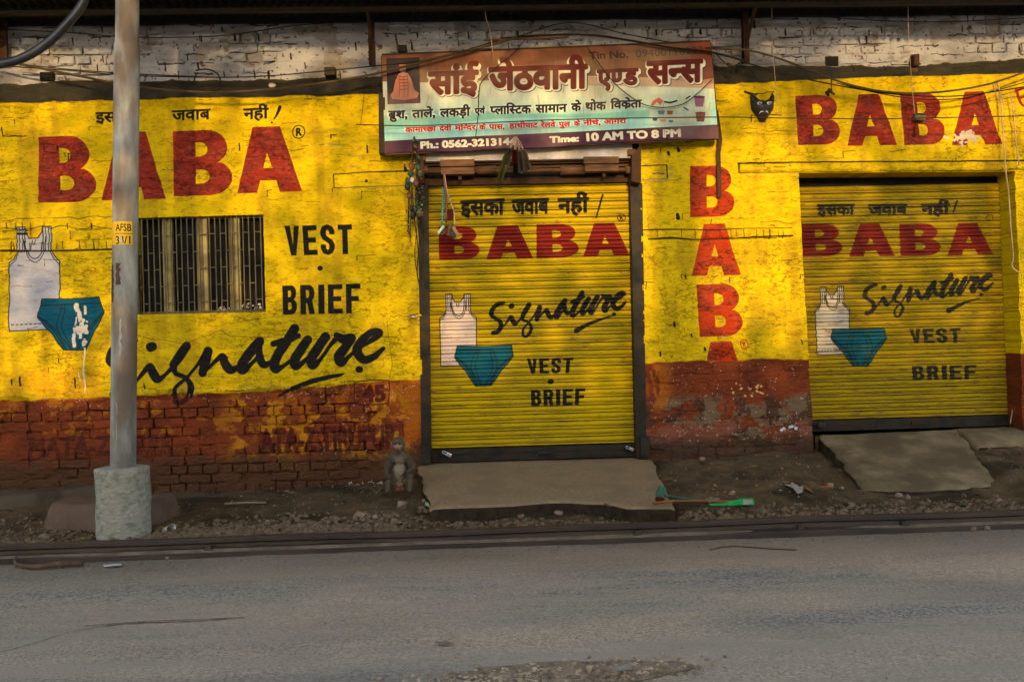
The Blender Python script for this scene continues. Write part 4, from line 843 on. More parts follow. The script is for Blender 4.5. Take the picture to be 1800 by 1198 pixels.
# ------------------------------------------------------------------ roof overhang
ZW, ZF = W(900, 30)[2] + .02, 3.645
RO = thing('roof_overhang', 'dark corrugated metal roof overhang above the whitewashed bricks', 'roof', (0, 0, ZF))
def corr(name, y0, z0, y1, z1, per=.068, amp=.011, x0=-5.8, x1=6.2, th=.0012, par=RO, dz=0):
    n = int((x1 - x0) / per * 8); xs = np.linspace(x0, x1, n); c = amp * np.cos(xs / per * 2 * math.pi); V = []; F = []
    for k, (y, z_) in enumerate(((y0, z0), (y1, z1))): V += [(x, y, z_ + cc + dz - ZF) for x, cc in zip(xs, c)]
    V += [(v[0], v[1], v[2] + th) for v in V]; m = n
    F += [(i, i + 1, m + i + 1, m + i) for i in range(n - 1)] + [(2 * m + i, 3 * m + i, 3 * m + i + 1, 2 * m + i + 1) for i in range(n - 1)] + [(m + i, m + i + 1, 3 * m + i + 1, 3 * m + i) for i in range(n - 1)] + [(i, 2 * m + i, 2 * m + i + 1, i + 1) for i in range(n - 1)]
    return mesh(name, V, F, M_ROOF, par, True)
corr('roof_sheet', -.40, ZF + .045, 1.75, ZW + .15); corr('roof_sheet', -2.0, ZF + .235, -.30, ZF + .040)
for y, z_, h in ((-.36, ZF + .010, .03), (-.02, ZW - .025, .05)):
    mesh('purlin', *box(-5.6, 6.0, y - .022, y + .022, z_ - h / 2 - ZF, z_ + h / 2 - ZF), M_STEEL, RO)
for x, y0, y1, w_ in ((655, -5, 116, .045), (1311, -5, 112, .05), (6, -5, 112, .07)):
    a = W(x, y1, -.07); zt = ZW - .03
    mesh('roof_bracket', *merge([box(a[0] - w_ / 2, a[0] + w_ / 2, -.09, -.06, a[2] - ZF, zt - ZF), box(a[0] - w_ / 2, a[0] - w_ / 2 + .006, -.13, -.05, a[2] - ZF, zt - ZF), tube_data([(a[0], -.08, a[2] + .12 - ZF), (a[0], -.36, .0)], .014, 6, 0)]), M_RUST, RO)

# ------------------------------------------------------------------ barred window
wa, wb = W(240, 553, .05), W(467, 377, .05); x0, x1, z0, z1 = wa[0], wb[0], wa[2] - .0, wb[2] + .0
WIN = bpy.data.objects.new('window', None); COL.objects.link(WIN); WIN.parent = BLD
mesh('window_recess', *box(x0 - .05, x1 + .05, .30, .34, z0 - .05, z1 + .05), M_GLASSD, WIN)
def wx(px): return W(px, 465, .06)[0]
def wz(py): return W(355, py, .06)[2]
fr = .018
mesh('window_frame', *merge([box(x0 - .01, x1 + .01, .06, .10, z1 - .022, z1 + .01), box(x0 - .01, x1 + .01, .06, .10, z0 - .01, z0 + .02), box(x0 - .01, x0 + .02, .06, .10, z0, z1), box(x1 - .022, x1 + .01, .06, .10, z0, z1)]), M_CREAMD, WIN)
for c, wd in ((290, 7), (299, 9), (352, 12), (361, 7), (408, 10), (418, 9)):
    mesh('mullion', *box(wx(c) - wd * .0022, wx(c) + wd * .0022, .062, .105, z0, z1), M_CREAM if c in (299, 361, 418, 290) else M_CREAMD, WIN)
cols = [(244, 253, 263, 273, 283), (303, 313, 322, 332, 342), (367, 371, 381, 390, 400), (420, 430, 440, 450, 461)]
for ci, cc in enumerate(cols):
    pn = box(wx(cc[0]) - .012, wx(cc[-1]) + .012, .14, .145, z0 + .01, z1 - .01); mesh('pane', *pn, M_GLASSD, WIN)
rows_a = (412, 471, 530); rows_b = (442, 501)
allc = sorted(set([x for c in cols for x in c] + [292, 352, 410]))
for x in allc: mesh('bar', *box(wx(x) - .0035, wx(x) + .0035, .030, .040, z0 - .01, z1 + .01), M_CREAMD, WIN)
for i in range(len(allc) - 1):
    a, b = wx(allc[i]), wx(allc[i + 1]); 
    for y in (rows_a if i % 2 else rows_b): mesh('cross_bar', *box(a, b, .029, .0395, wz(y + (allc[i] - 350) * -.02) - .0035, wz(y + (allc[i] - 350) * -.02) + .0035), M_CREAMD, WIN)
V, F = [], []
for k in range(26):
    v, f = rock_data(random.uniform(.006, .016), 900 + k, sub=1); xx = random.choice([random.uniform(wx(424), wx(460)), random.uniform(wx(372), wx(400))]); zz = z0 + .02 + random.random() * .025 * (1 if xx < wx(410) else 2); b = len(V); V += [(p[0] + xx, p[1] + .055, p[2] + zz) for p in v]; F += [tuple(q + b for q in ff) for ff in f]
o = mesh('rubble', V, F, M_WBEAM, WIN); o['kind'] = 'stuff'

# ------------------------------------------------------------------ roller shutters
def slat_mesh(name, wid, pit, m):
    prof = [(0, .012), (.05, .012), (.07, -.009), (.13, -.0115), (.20, -.006), (.29, .001), (.37, -.003), (.52, -.011), (.64, -.0145), (.74, -.013), (.88, -.006), (.97, .002), (1.0, .012)]
    nseg = 6; V = []; F = []
    for i in range(nseg + 1):
        x = wid * i / nseg
        for a, y in prof: V.append((x, y, a * pit))
    n = len(prof); F = [(i * n + j, (i + 1) * n + j, (i + 1) * n + j + 1, i * n + j + 1) for i in range(nseg) for j in range(n - 1)]
    me = bpy.data.meshes.new(name); me.from_pydata(V, [], F); me.materials.append(m); me.polygons.foreach_set('use_smooth', [True] * len(F)); me.update(); return me
def shutter(xa, xb, zbot, ztop, pit, Y, m, barh, lab):
    S = bpy.data.objects.new('roller_shutter', None); COL.objects.link(S); S.parent = BLD; S.location = (xa, Y, zbot); S['label'] = lab
    wid = xb - xa; me = [slat_mesh('slat', wid, pit, m) for _ in range(5)]
    for k, q in enumerate(me):
        for v in q.vertices: v.co.y += .0018 * math.sin(v.co.x * (2 + k) + k * 2)
    n = int((ztop - zbot - barh) / pit) + 1
    for i in range(n):
        o = bpy.data.objects.new('slat', me[(i * 3 + i // 4) % 5]); COL.objects.link(o); o.parent = S; o.location = (0, random.uniform(-.0012, .0012), barh + i * pit); o.rotation_euler = (random.uniform(-.03, .03), random.uniform(-.0006, .0006), random.uniform(-.0008, .0008))
    return S, wid
# door shutter
M_GAPSHADE = mat('gap_shade_black', (.06, .055, .05), (.10, .09, .075), 8, .7)
xa, xb = W(748, 560, Y1)[0], W(1119, 560, Y1)[0]; zbot = W(935, 806, Y1)[2]; ztop = W(935, 316, Y1)[2]; barh = W(935, 783, Y1)[2] - zbot
S1, wid1 = shutter(xa - .02, xb + .02, zbot, ztop, .0615, Y1, M_S1, barh, 'narrow yellow roller shutter under the shop sign')
mesh('bottom_bar', *merge([box(.0, wid1, -.018, .02, .0, barh - .004), box(.0, wid1, -.026, -.0182, barh * .55, barh - .012), box(.0, wid1, -.034, -.0183, .0, .010)]), M_STEEL, S1)
hx = W(957, 795, Y1)[0] - S1.location.x
mesh('handle', *merge([box(hx - .06, hx + .06, -.048, -.040, barh * .40, barh * .40 + .022), box(hx - .058, hx - .048, -.0402, -.0182, barh * .42, barh * .42 + .016), box(hx + .048, hx + .058, -.0402, -.0182, barh * .42, barh * .42 + .016)]), M_STEEL, S1)
for pxa, pxb, px_a, px_b in ((734, 752, 741, 758), (1108, 1129, 1119, 1137)):
    ta, tb = W(pxa, 322, -.01), W(pxb, 322, -.01); ba, bb = W(px_a, 806, -.01), W(px_b, 806, -.01)
    bk = lambda p: (p[0], .13, p[2]); o = mesh('guide_rail', *hexa((ta, tb, bb, ba), tuple(map(bk, (ta, tb, bb, ba)))), M_STEEL, BLD)
    c = ((ba[0] + bb[0]) / 2, -.02, ba[2] + .02)
for px_, py_ in ((749, 812), (1134, 800)):
    a = W(px_, py_, -.02); bevelbox('rail_foot', (.07, .07, .16), M_STEEL, BLD, (a[0], .0, a[2] + .07), bev=.003)
# wide shutter
xa, xb = W(1404, 560, Y2)[0], W(1812, 560, Y2)[0]; zbot = W(1600, 752, Y2)[2]; ztop = W(1600, 305, Y2)[2]; barh2 = W(1600, 733, Y2)[2] - zbot
S2, wid2 = shutter(xa, xb, zbot, ztop - .12, .0608, Y2, M_S2, barh2, 'wide yellow roller shutter at the right with a dark gap on top')
mesh('bottom_bar', *merge([box(.0, wid2, -.018, .02, .0, barh2 - .004), box(.0, wid2, -.034, -.0183, .0, .010)]), M_STEEL, S2)
hx = W(1613, 745, Y2)[0] - S2.location.x
mesh('handle', *merge([box(hx - .065, hx + .065, -.048, -.040, barh2 * .38, barh2 * .38 + .020), box(hx - .06, hx - .05, -.0402, -.0182, barh2 * .42, barh2 * .42 + .014), box(hx + .05, hx + .06, -.0402, -.0182, barh2 * .42, barh2 * .42 + .014)]), M_STEEL, S2)
mesh('gap_shade_backing', *box(xa - .1, xb + .1, .262, .325, ztop - .16, ztop + .15), M_GAPSHADE, BLD)  # near-black backing puts the shade of the gap above the slats into colour
o = mesh('guide_rail', *box(W(1795, 560, .2)[0], W(1795, 560, .2)[0] + .05, .18, .30, zbot, ztop), M_STEEL, BLD)

# shutter gear over the door: beam, drum shaft, wooden blocks, end plates
GE = bpy.data.objects.new('shutter_gear', None); COL.objects.link(GE); GE.parent = BLD
def wbox(name, x0, y0, x1, y1, ya, yb, m, par=GE, bev=.004, rot=0.0):
    Yf = min(ya, yb); a = W(x0, (y0 + y1) / 2, Yf); b = W(x1, (y0 + y1) / 2, Yf); xm = (x0 + x1) / 2; t = W(xm, y0, Yf); u = W(xm, y1, Yf)
    return bevelbox(name, (b[0] - a[0], abs(yb - ya), t[2] - u[2]), m, par, ((a[0] + b[0]) / 2, (ya + yb) / 2, (t[2] + u[2]) / 2), (0, rot, 0), bev=bev)
wbox('lintel_beam', 741, 252, 1112, 281, -.05, .12, M_WBEAM, bev=.008)
mesh('backboard', *box(W(741, 300, .1)[0], W(1118, 300, .1)[0], .1225, .14, W(930, 326, .1)[2], W(930, 278, .1)[2]), M_STEEL, GE)
for y0, y1, Y_ in ((283, 288, .02), (291, 295, .03)): wbox('angle_bar', 745, y0, 1115, y1, Y_, Y_ + .02, M_WOODB, bev=.002)
wbox('shutter_sill', 742, 311, 1115, 323, .045, .07, M_RUST, bev=.003)
wbox('shutter_sill', 742, 305, 1115, 309, .05, .08, M_RUST, bev=.002)
a, b = W(742, 301, -.03), W(1118, 298, -.03)
tube('drum_shaft', [a, b], .016, M_WOODB, GE, 12, 0)
for x0_, x1_, r in ((838, 872, .032), (985, 1028, .036), (744, 752, .03), (1100, 1112, .03)):
    p, q = W(x0_, 299.5, -.03), W(x1_, 298, -.03); tube('drum_collar', [p, q], r, M_WOODB, GE, 14, 0)
for x0_, y0_, x1_, y1_ in ((773, 280, 834, 306), (1026, 275, 1088, 301)):
    wbox('wooden_block', x0_, y0_, x1_, (y0_ + y1_) / 2 - .6, -.11, -.02, M_WOODB, bev=.006, rot=random.uniform(-.01, .01)); wbox('wooden_block', x0_ + 2, (y0_ + y1_) / 2 + .8, x1_, y1_, -.105, -.02, M_WOODB, bev=.006)
    wbox('bracket_bolt', (x0_ + x1_) / 2 + 2, y1_, (x0_ + x1_) / 2 + 8, y1_ + 10, -.06, -.03, M_RUST, bev=.002)
pl = [W(1111, 272, -.12), W(1127, 255, -.12), W(1127, 322, -.12), W(1110, 318, -.12)]; mesh('end_plate', *hexa(pl, [(p[0], .02, p[2]) for p in pl]), M_RUST, GE)
pl = [W(733, 270, -.10), W(744, 272, -.10), W(746, 322, -.10), W(736, 322, -.10)]; mesh('end_plate', *hexa(pl, [(p[0], .02, p[2]) for p in pl]), M_RUST, GE)
wbox('beam_end', 733, 269, 748, 282, -.09, -.03, M_WOODB)
wbox('beam_end', 1104, 262, 1118, 272, -.09, -.03, M_WOODB)

# shutter locks
def padlock(x, y, Y, rot, lab, m=None, s=1.0):
    T = thing('padlock', lab, 'padlock', W(x, y, Y), 'padlocks on the shutter bottom bars')
    b = bevelbox('lock_body', (.044 * s, .018, .030 * s), m or M_CHROME, T, (0, 0, 0), (0, rot, 0), bev=.004)
    c, s_ = math.cos(rot), math.sin(rot)
    f = lambda u, v: (u * c + v * s_, 0, -u * s_ + v * c)
    tube('shackle', [f(-.022 * s, -.008), f(-.050 * s, -.008), f(-.058 * s, 0), f(-.050 * s, .008), f(-.022 * s, .008)], .0035, m or M_CHROME, T, 8, 4)
    return T
M_CHROME = mat('bright_lock_steel', (.80, .80, .82), (.62, .62, .64), 30, .25, .8, 0); M_BLKL = mat('blackened_lock', (.14, .13, .12), (.2, .18, .16), 30, .5, .4, 0)
padlock(789, 799, Y1 - .05, .5, 'bright steel padlock at the left end of the narrow shutter bar')
padlock(1110, 789, Y1 - .05, .45, 'steel padlock at the right end of the narrow shutter bar', s=.8)
padlock(1444, 747, Y2 - .06, .3, 'dark padlock at the left end of the wide shutter bar', M_BLKL, 1.3)
padlock(1790, 737, Y2 - .06, -.4, 'dark padlock at the right end of the wide shutter bar', M_BLKL, 1.3)

# lintels proud of the plaster
for x0_, y0_, x1_, y1_ in ((1300, 288.5, 1990, 301.5),):
    a, b, c, d = W(x0_, y0_, -.016), W(x1_, y0_ - 5, -.016), W(x1_, y1_ - 5, -.016), W(x0_, y1_ + 1, -.016); n = 60
    V = []; F = []
    for i in range(n + 1):
        t = i / n
        for k, (p, q, yy) in enumerate(((a, b, .02), (a, b, -.010), (d, c, -.012), (d, c, .03))):
            x = p[0] + (q[0] - p[0]) * t; z_ = p[2] + (q[2] - p[2]) * t; V.append((x, yy + random.uniform(-.002, .002), z_ + (random.uniform(-.002, .002))))
    F = [(i * 4 + k, i * 4 + k + 1, (i + 1) * 4 + k + 1, (i + 1) * 4 + k) for i in range(n) for k in range(3)]
    mesh('lintel', V, F, M_WALL, BLD, True)

# ------------------------------------------------------------------ ground
def zwall(x):   # earth level against the wall
    xs = [W(p, 800)[0] for p in (-300, 0, 300, 500, 720, 1140, 1280, 1430, 1600, 1800, 2100)]
    return np.interp(x, xs, [.13, .14, .12, .11, .17, .25, .27, .33, .30, .36, .40])
RA, RB = G(0, 990, 0), G(1800, 926, 0)
rail_y = lambda x: RA[1] + (RB[1] - RA[1]) * (np.asarray(x) - RA[0]) / (RB[0] - RA[0])
nx2, ny2 = 760, 120
xs = np.linspace(-8, 9, nx2); ts = np.linspace(0, 1, ny2); VX = np.repeat(xs[:, None], ny2, 1); ry = rail_y(xs)[:, None]; VY = ry * (1 - ts)[None] + .12 * ts[None]
base = .050 + (zwall(xs)[:, None] - .050) * (ts[None] ** 1.15)
VZ = base + (fbm(VX * 2.5, VY * 2.5, 301, 4) - .5) * .05 * (.4 + .6 * np.sin(ts * math.pi))[None] + (fbm(VX * 14, VY * 14, 305, 4) - .5) * .022
_ra, _rb = G(745, 890, .1)[0], G(1175, 892, .1)[0]
VZ -= .065 * sstep(_ra - .12, _ra + .05, VX) * (1 - sstep(_rb - .05, _rb + .1, VX)) * (1 - sstep(.3, .6, (VY - ry) / 1.9))
_ra, _rb = G(1450, 850, .15)[0], G(1756, 850, .12)[0]
VZ -= .05 * sstep(_ra - .1, _ra + .1, VX) * (1 - sstep(_rb - .05, _rb + .1, VX)) * sstep(.15, .4, (VY - ry) / 1.9)
def zg(x, y):
    t = np.clip((y - rail_y(x)) / (.12 - rail_y(x)), 0, 1) * (ny2 - 1); i = np.clip((np.asarray(x) + 8) / 17 * (nx2 - 1), 0, nx2 - 1.001); a = int(i); b = min(int(t), ny2 - 2); return float(VZ[a, b])
V = list(zip(VX.ravel(), VY.ravel(), VZ.ravel())); F = [(i * ny2 + j, (i + 1) * ny2 + j, (i + 1) * ny2 + j + 1, i * ny2 + j + 1) for i in range(nx2 - 1) for j in range(ny2 - 1)]
tag(mesh('ground', V, F, M_DIRT, None, True), kind='structure')
# road: one sheet to the far side and beyond
def gridmesh(name, x0, x1, y0, y1, nx_, ny_, fz, m):
    X, Y = np.meshgrid(np.linspace(x0, x1, nx_), np.linspace(y0, y1, ny_), indexing='ij'); Z = fz(X, Y); return mesh(name, list(zip(X.ravel(), Y.ravel(), Z.ravel())), [(i * ny_ + j, (i + 1) * ny_ + j, (i + 1) * ny_ + j + 1, i * ny_ + j + 1) for i in range(nx_ - 1) for j in range(ny_ - 1)], m, None, True)
PH = G(1005, 1174, 0)
def roadz(X, Y):
    hole = np.exp(-(((X - PH[0]) / .42) ** 2 + ((Y - PH[1] + .05) / .16) ** 2)) * -.035
    lip = sstep(-1.95, -1.72, Y) * .012 * fbm(X * 4, Y * 9, 331, 3)
    return (fbm(X * 1.2, Y * 1.8, 321, 3) - .5) * .02 - .006 + hole + (fbm(X * 12, Y * 12, 325, 3) - .5) * .004 + lip
X_, Y_ = [], []
rn = gridmesh('road', -8, 9, -6.2, -1.55, 500, 150, roadz, M_ROAD); tag(rn, kind='structure')
o = mesh('road_far', [(-90, -60, -.05), (90, -60, -.05), (90, 14, -.05), (-90, 14, -.05)], [(0, 1, 2, 3)], M_ROAD); tag(o, kind='structure'); o.name = 'ground_plain'
# shallow cracks with old patches in the asphalt
for pts in ([(0, 1146), (60, 1130), (130, 1108), (220, 1095), (330, 1090), (400, 1086)], [(150, 1098), (260, 1090), (430, 1083)]):
    P3 = [G(x, y, 0) for x, y in pts]; P3 = [(p[0], p[1], float(roadz(np.array(p[0]), np.array(p[1]))) + .001) for p in P3]
    V = []; F = []
    Q, _ = catmull(P3, [0] * len(P3), 10)
    for i, q in enumerate(Q): wv = .003 + .005 * random.random(); V += [(q[0], q[1] - wv, q[2] + .003), (q[0], q[1] + wv * .3, q[2] + .003)]
    F = [(2 * i, 2 * i + 2, 2 * i + 3, 2 * i + 1) for i in range(len(Q) - 1)]
    o = mesh('road_crack', V, F, mat('crack_dirt', (.24, .22, .20), (.33, .30, .26), 20)); tag(o, kind='structure')

V = [(PH[0], PH[1], -.022)]; F = []; nr, na = 10, 72
for j in range(1, nr + 1):
    for k in range(na):
        t = 2 * math.pi * k / na; q = (.62 + .75 * float(fbm(np.array(2 + 1.6 * math.cos(t)), np.array(2 + 1.6 * math.sin(t)), 351, 5, .65))) * j / nr; x = PH[0] + .44 * q * math.cos(t); y = PH[1] + .14 * q * math.sin(t) + .10 * (x - PH[0]) * .3
        V.append((x, y, float(roadz(np.array(x), np.array(y))) + .004 + .016 * (float(fbm(np.array(x * 30), np.array(y * 40), 353, 4)) - .35) * (1 - (j / nr) ** 3)))
F = [(0, 1 + k, 1 + (k + 1) % na) for k in range(na)] + [(1 + (j - 1) * na + k, 1 + j * na + k, 1 + j * na + (k + 1) % na, 1 + (j - 1) * na + (k + 1) % na) for j in range(1, nr) for k in range(na)]
o = mesh('pothole_dirt', V, F, mat('pothole_earth', (.58, .49, .38), (.37, .30, .23), 16, .95, 0, .006, 60, c3=(.52, .45, .36), s3=40), None, True); tag(o, 'brown broken earth filling the shallow pothole', kind='stuff')
# kerb made of an old rail
RDIR = np.array([RB[0] - RA[0], RB[1] - RA[1], 0]); RDIR /= np.linalg.norm(RDIR); ang = math.atan2(RDIR[1], RDIR[0])
KR = thing('rail', 'old steel rail laid on its foot along the road edge as a kerb', 'rail', (RA[0], RA[1] + .02, 0)); KR.rotation_euler = (0, 0, ang); KR.scale = (1, 1, .76)
prof = [(-.062, -.03), (-.062, .034), (-.058, .040), (-.030, .048), (-.014, .056), (-.010, .088), (-.030, .098), (-.034, .104), (-.034, .128), (-.028, .136), (.028, .136), (.034, .128), (.034, .088), (.010, .074), (.012, .042), (.06, .02), (.06, -.03)]
n = 240; Lr = 15; V = []; F = []
for i in range(n + 1):
    x = -4.5 + Lr * i / n; wz_ = .004 * math.sin(x * 1.7) + .003 * math.sin(x * 4.1 + 1); wy = .004 * math.sin(x * .9)
    V += [(x, y + wy, z_ + wz_ + random.uniform(-.0006, .0006)) for y, z_ in prof]
k = len(prof); F = [(i * k + j, (i + 1) * k + j, (i + 1) * k + j + 1, i * k + j + 1) for i in range(n) for j in range(k - 1)] + [tuple(range(k)), tuple(n * k + j for j in range(k - 1, -1, -1))]
mesh('rail_section', V, F, M_RAIL, KR)
for px_, py_ in ((1108, 915), (1387, 908), (1563, 902), (388, 938)):
    p = G(px_, py_ + 8, .045); d = (p[0] - KR.location.x) * RDIR[0] + (p[1] - KR.location.y) * RDIR[1]
    bevelbox('rail_bolt', (.035, .03, .03), M_RAIL, KR, (d, -.028, .072), bev=.005); bevelbox('rail_bolt', (.05, .02, .014), M_RAIL, KR, (d, -.034, .056), bev=.003)
# dust resting on the foot of the rail
V = []; F = []
for i in range(n + 1):
    x = -4.5 + Lr * i / n; h = .004 + .006 * float(vnoise(np.array(x * 3.), np.array(.5), 341)); wv = float(.010 * vnoise(np.array(x * 2.), np.array(3.5), 343)); V += [(x, -.059, .040), (x, -.042 - wv * .6, .0455 + h * .5), (x, -.020, .054 + h * .4)]
F = [(i * 3 + j, (i + 1) * 3 + j, (i + 1) * 3 + j + 1, i * 3 + j + 1) for i in range(n) for j in range(2)]
o = mesh('dust', V, F, mat('pale_road_dust', (.50, .43, .35), (.38, .32, .25), 9, .95, 0, .002, 60, (1, 1, 1), .3, .6), KR, True); o['kind'] = 'stuff'

# concrete ramps: built between their outline on the ground
M_SOIL = mat('packed_dark_soil', (.22, .18, .12), (.15, .12, .085), 14, .95, 0, .01, 30)
def slab(name, back, front, zb, zf, drop, m, label, seed, nu=70, nv=34, sag=.02, amp=.012, edge=.03):
    "back, front: photo x ranges with y; zb, zf heights; the skirt drops below the earth"
    bl, br = W(back[0][0], back[0][1], .12), W(back[1][0], back[1][1], .12); fl, fr_ = G(*front[0], zf), G(*front[-1], zf); fm = [G(*p, zf) for p in front]
    c = ((bl[0] + br[0]) / 2, -.4, 0); V = []; F = []
    fx = np.array([p[0] for p in fm]); fy = np.array([p[1] for p in fm])
    for j in range(nv + 1):
        v = j / nv
        for i in range(nu + 1):
            u = i / nu; xb_, zb_ = bl[0] + (br[0] - bl[0]) * u, bl[2] + (br[2] - bl[2]) * u; xf_ = fl[0] + (fr_[0] - fl[0]) * u; yf_ = float(np.interp(xf_, fx, fy))
            e = edge * (float(fbm(np.array(u * 9), np.array(v * 9), seed, 4)) - .5) * 2
            x = xb_ + (xf_ - xb_) * v + (e if i in (0, nu) or i < 2 or i > nu - 2 else 0); y = .12 + (yf_ - .12) * v + (e if j == nu else 0) + (e * 1.4 if j > nv - 2 else 0)
            zz = zb_ + (zf - zb_) * v ** 1.1 + amp * (float(fbm(np.array(x * 4), np.array(y * 4), seed + 3, 4)) - .5) - (.012 if j == nv else 0) - (.012 if i in (0, nu) else 0)
            V.append((x - c[0], y - c[1], zz))
    s = nu + 1; F = [(j * s + i, (j + 1) * s + i, (j + 1) * s + i + 1, j * s + i + 1) for j in range(nv) for i in range(nu)]
    ring = [j * s for j in range(nv + 1)] + [nv * s + i for i in range(1, nu + 1)] + [j * s + nu for j in range(nv - 1, -1, -1)]; k0 = len(V)
    for q, r in enumerate(ring): V.append((V[r][0] + random.uniform(-.008, .008), V[r][1] + random.uniform(-.002, .016), V[r][2] - drop))
    F += [(ring[i], k0 + i, k0 + i + 1, ring[i + 1]) for i in range(len(ring) - 1)]
    o = mesh(name, V, F, m, None, True, c); tag(o, label, 'ramp'); o.data.materials.append(M_SOIL)
    for p in o.data.polygons[nu * nv:]: p.material_index = 1; p.use_smooth = False
    return o
slab('concrete_ramp', [(732, 814), (1142, 802)], [(756, 893), (820, 889), (870, 886), (930, 884), (1000, 880), (1060, 884), (1100, 891), (1185, 892)], .27, .13, .14, M_RAMP, 'smooth dusty concrete ramp in front of the narrow shutter', 401, edge=.026, amp=.016)
slab('concrete_ramp', [(1436, 765), (1682, 755)], [(1520, 860), (1600, 862), (1680, 858), (1756, 850)], .42, .12, .14, M_RAMPD, 'stained and broken concrete ramp in front of the wide shutter', 411, edge=.03, amp=.025)
# threshold under the wide shutter, with a washed-out gap
for i, (xa_, xb_, yt, yb_) in enumerate([(1690, 2000, 756, 790)]):
    a, b = W(xa_, yt, -.02), W(xb_, yt - 4, -.02); V, F = [], []
    nx_, nyy = 40, 12
    for j in range(nyy + 1):
        for ii in range(nx_ + 1):
            u, v = ii / nx_, j / nyy; x = a[0] + (b[0] - a[0]) * u; y = .20 - .42 * v; zt_ = a[2] - .010 - .11 * v ** 2 + .05 * (float(fbm(np.array(x * 6), np.array(y * 6), 421, 4)) - .5) * (1 if 0 < j else .2); V.append((x, y, zt_ if ii else zt_ - .12))
    s = nx_ + 1; F = [(j * s + q, (j + 1) * s + q, (j + 1) * s + q + 1, j * s + q + 1) for j in range(nyy) for q in range(nx_)]
    tag(mesh('threshold_step', V, F, M_RAMPD, None, True), 'crumbling concrete threshold at the right of the wide shutter', 'step')
# dark soil sill below both shutters
for xa_, xb_, yt, Y_ in ((742, 1135, 812, .13), (1432, 1700, 764, .30)):
    a, b = W(xa_, yt, Y_), W(xb_, yt - 8, Y_); o = mesh('door_sill', *box(a[0], b[0], Y_ - .01, Y_ + .2, -.1, min(a[2], b[2]) - .01), M_DIRT, BLD)

# kerb lump at far left and the block behind the pole
def lump(name, pts, z0_, z1_, depth, m, label, cat, seed, amp=.02):
    "low moulded concrete body: photo outline of its front foot, heights, depth away from the viewer"
    P = [G(x, y, z0_) for x, y in pts]; n1, n2 = 60, 14; px_ = [p[0] for p in P]; V = []; c = P[0]
    for i in range(n1 + 1):
        x = px_[0] + (px_[-1] - px_[0]) * i / n1; y = float(np.interp(x, px_, [p[1] for p in P])); h = z1_(i / n1) if callable(z1_) else z1_
        for j in range(n2 + 1):
            v = j / n2; a = v * math.pi * .5; yy = y + depth * (v ** 1.6) + amp * (float(fbm(np.array(x * 7), np.array(v * 5), seed, 4)) - .5); zz = z0_ - .06 + (h - z0_ + .06) * min(1, math.sin(min(1, v * 2.2) * math.pi / 2)) + amp * (float(fbm(np.array(x * 5), np.array(v * 4 + 9), seed + 4, 4)) - .5); V.append((x - c[0], yy - c[1], zz - c[2]))
    s = n2 + 1; F = [(i * s + j, (i + 1) * s + j, (i + 1) * s + j + 1, i * s + j + 1) for i in range(n1) for j in range(n2)] + [tuple(range(s - 1, -1, -1)), tuple(n1 * s + q for q in range(s))]
    return tag(mesh(name, V, F, m, None, True, c), label, cat)
lump('plinth', [(-260, 908), (0, 898), (60, 893), (110, 885), (160, 878), (205, 874)], .10, lambda u: .205 - .01 * u, .35, M_KERB, 'low grey concrete plinth along the wall foot at far left', 'plinth', 431)
lump('concrete_block', [(72, 938), (110, 943), (170, 944), (230, 942), (285, 933)], .03, lambda u: .05 + .17 * math.sin(min(1, u * 12, (1 - u) * 12) * math.pi / 2) ** .5, .42, M_BOULDER, 'brown dusty concrete block half buried behind the pole base', 'block', 441)
lump('ledge', [(255, 866), (400, 862), (560, 858), (690, 856)], .10, .150, .22, M_KERB, 'low worn cement ledge along the foot of the red wall', 'ledge', 451, .015)
# ------------------------------------------------------------------ shop sign
sc_ = W(970, 170, YS)
SG = thing('shop_sign', 'long printed shop sign with red Hindi heading and purple bottom strip above the narrow shutter', 'sign', sc_)
nu, nv = 90, 30; V = []; F = []
for j in range(nv + 1):
    for i in range(nu + 1):
        p = SQi(i / nu, j / nv); w_ = W(p[0], p[1], YS); u, v = i / nu, j / nv
        y = YS + .010 * math.sin(u * 11 + 2 * v) * math.sin(v * 3) + .012 * (float(fbm(np.array(u * 8), np.array(v * 3), 501, 3)) - .5) - .008 * (math.exp(-((u - .30) / .01) ** 2) + math.exp(-((u - .72) / .008) ** 2)); zz = w_[2] + (.004 * math.sin(u * 23) + (.010 * max(0, math.sin(u * 9 + 1)) if j == nv else 0)) * (v > .95)
        V.append((w_[0] - sc_[0], y - sc_[1], zz - sc_[2]))
s = nu + 1; F = [(j * s + i, (j + 1) * s + i, (j + 1) * s + i + 1, j * s + i + 1) for j in range(nv) for i in range(nu)]
mesh('sign_face', V, F, M_SIGN, SG, True)
def bar3(a, b, w_, d, m, name, par, org): 
    a, b = np.array(a) - org, np.array(b) - org; dr = b - a; L = np.linalg.norm(dr); o = bevelbox(name, (L, d, w_), m, par, tuple((a + b) / 2), (0, -math.atan2(dr[2], dr[0]), 0), bev=.003); return o
og = np.array(sc_)
for (x0_, y0_), (x1_, y1_), yy in (((671, 99), (1248, 75), -.128), ((677, 270), (1262, 242), -.128), ((673, 99), (679, 272), -.125), ((1246, 76), (1261, 243), -.125), ((862, 92), (868, 262), -.12), ((1056, 84), (1063, 250), -.12)):
    bar3(W(x0_, y0_, yy), W(x1_, y1_, yy), .030, .028, M_WOODB if y0_ > 200 else M_RUST, 'frame_bar', SG, og)
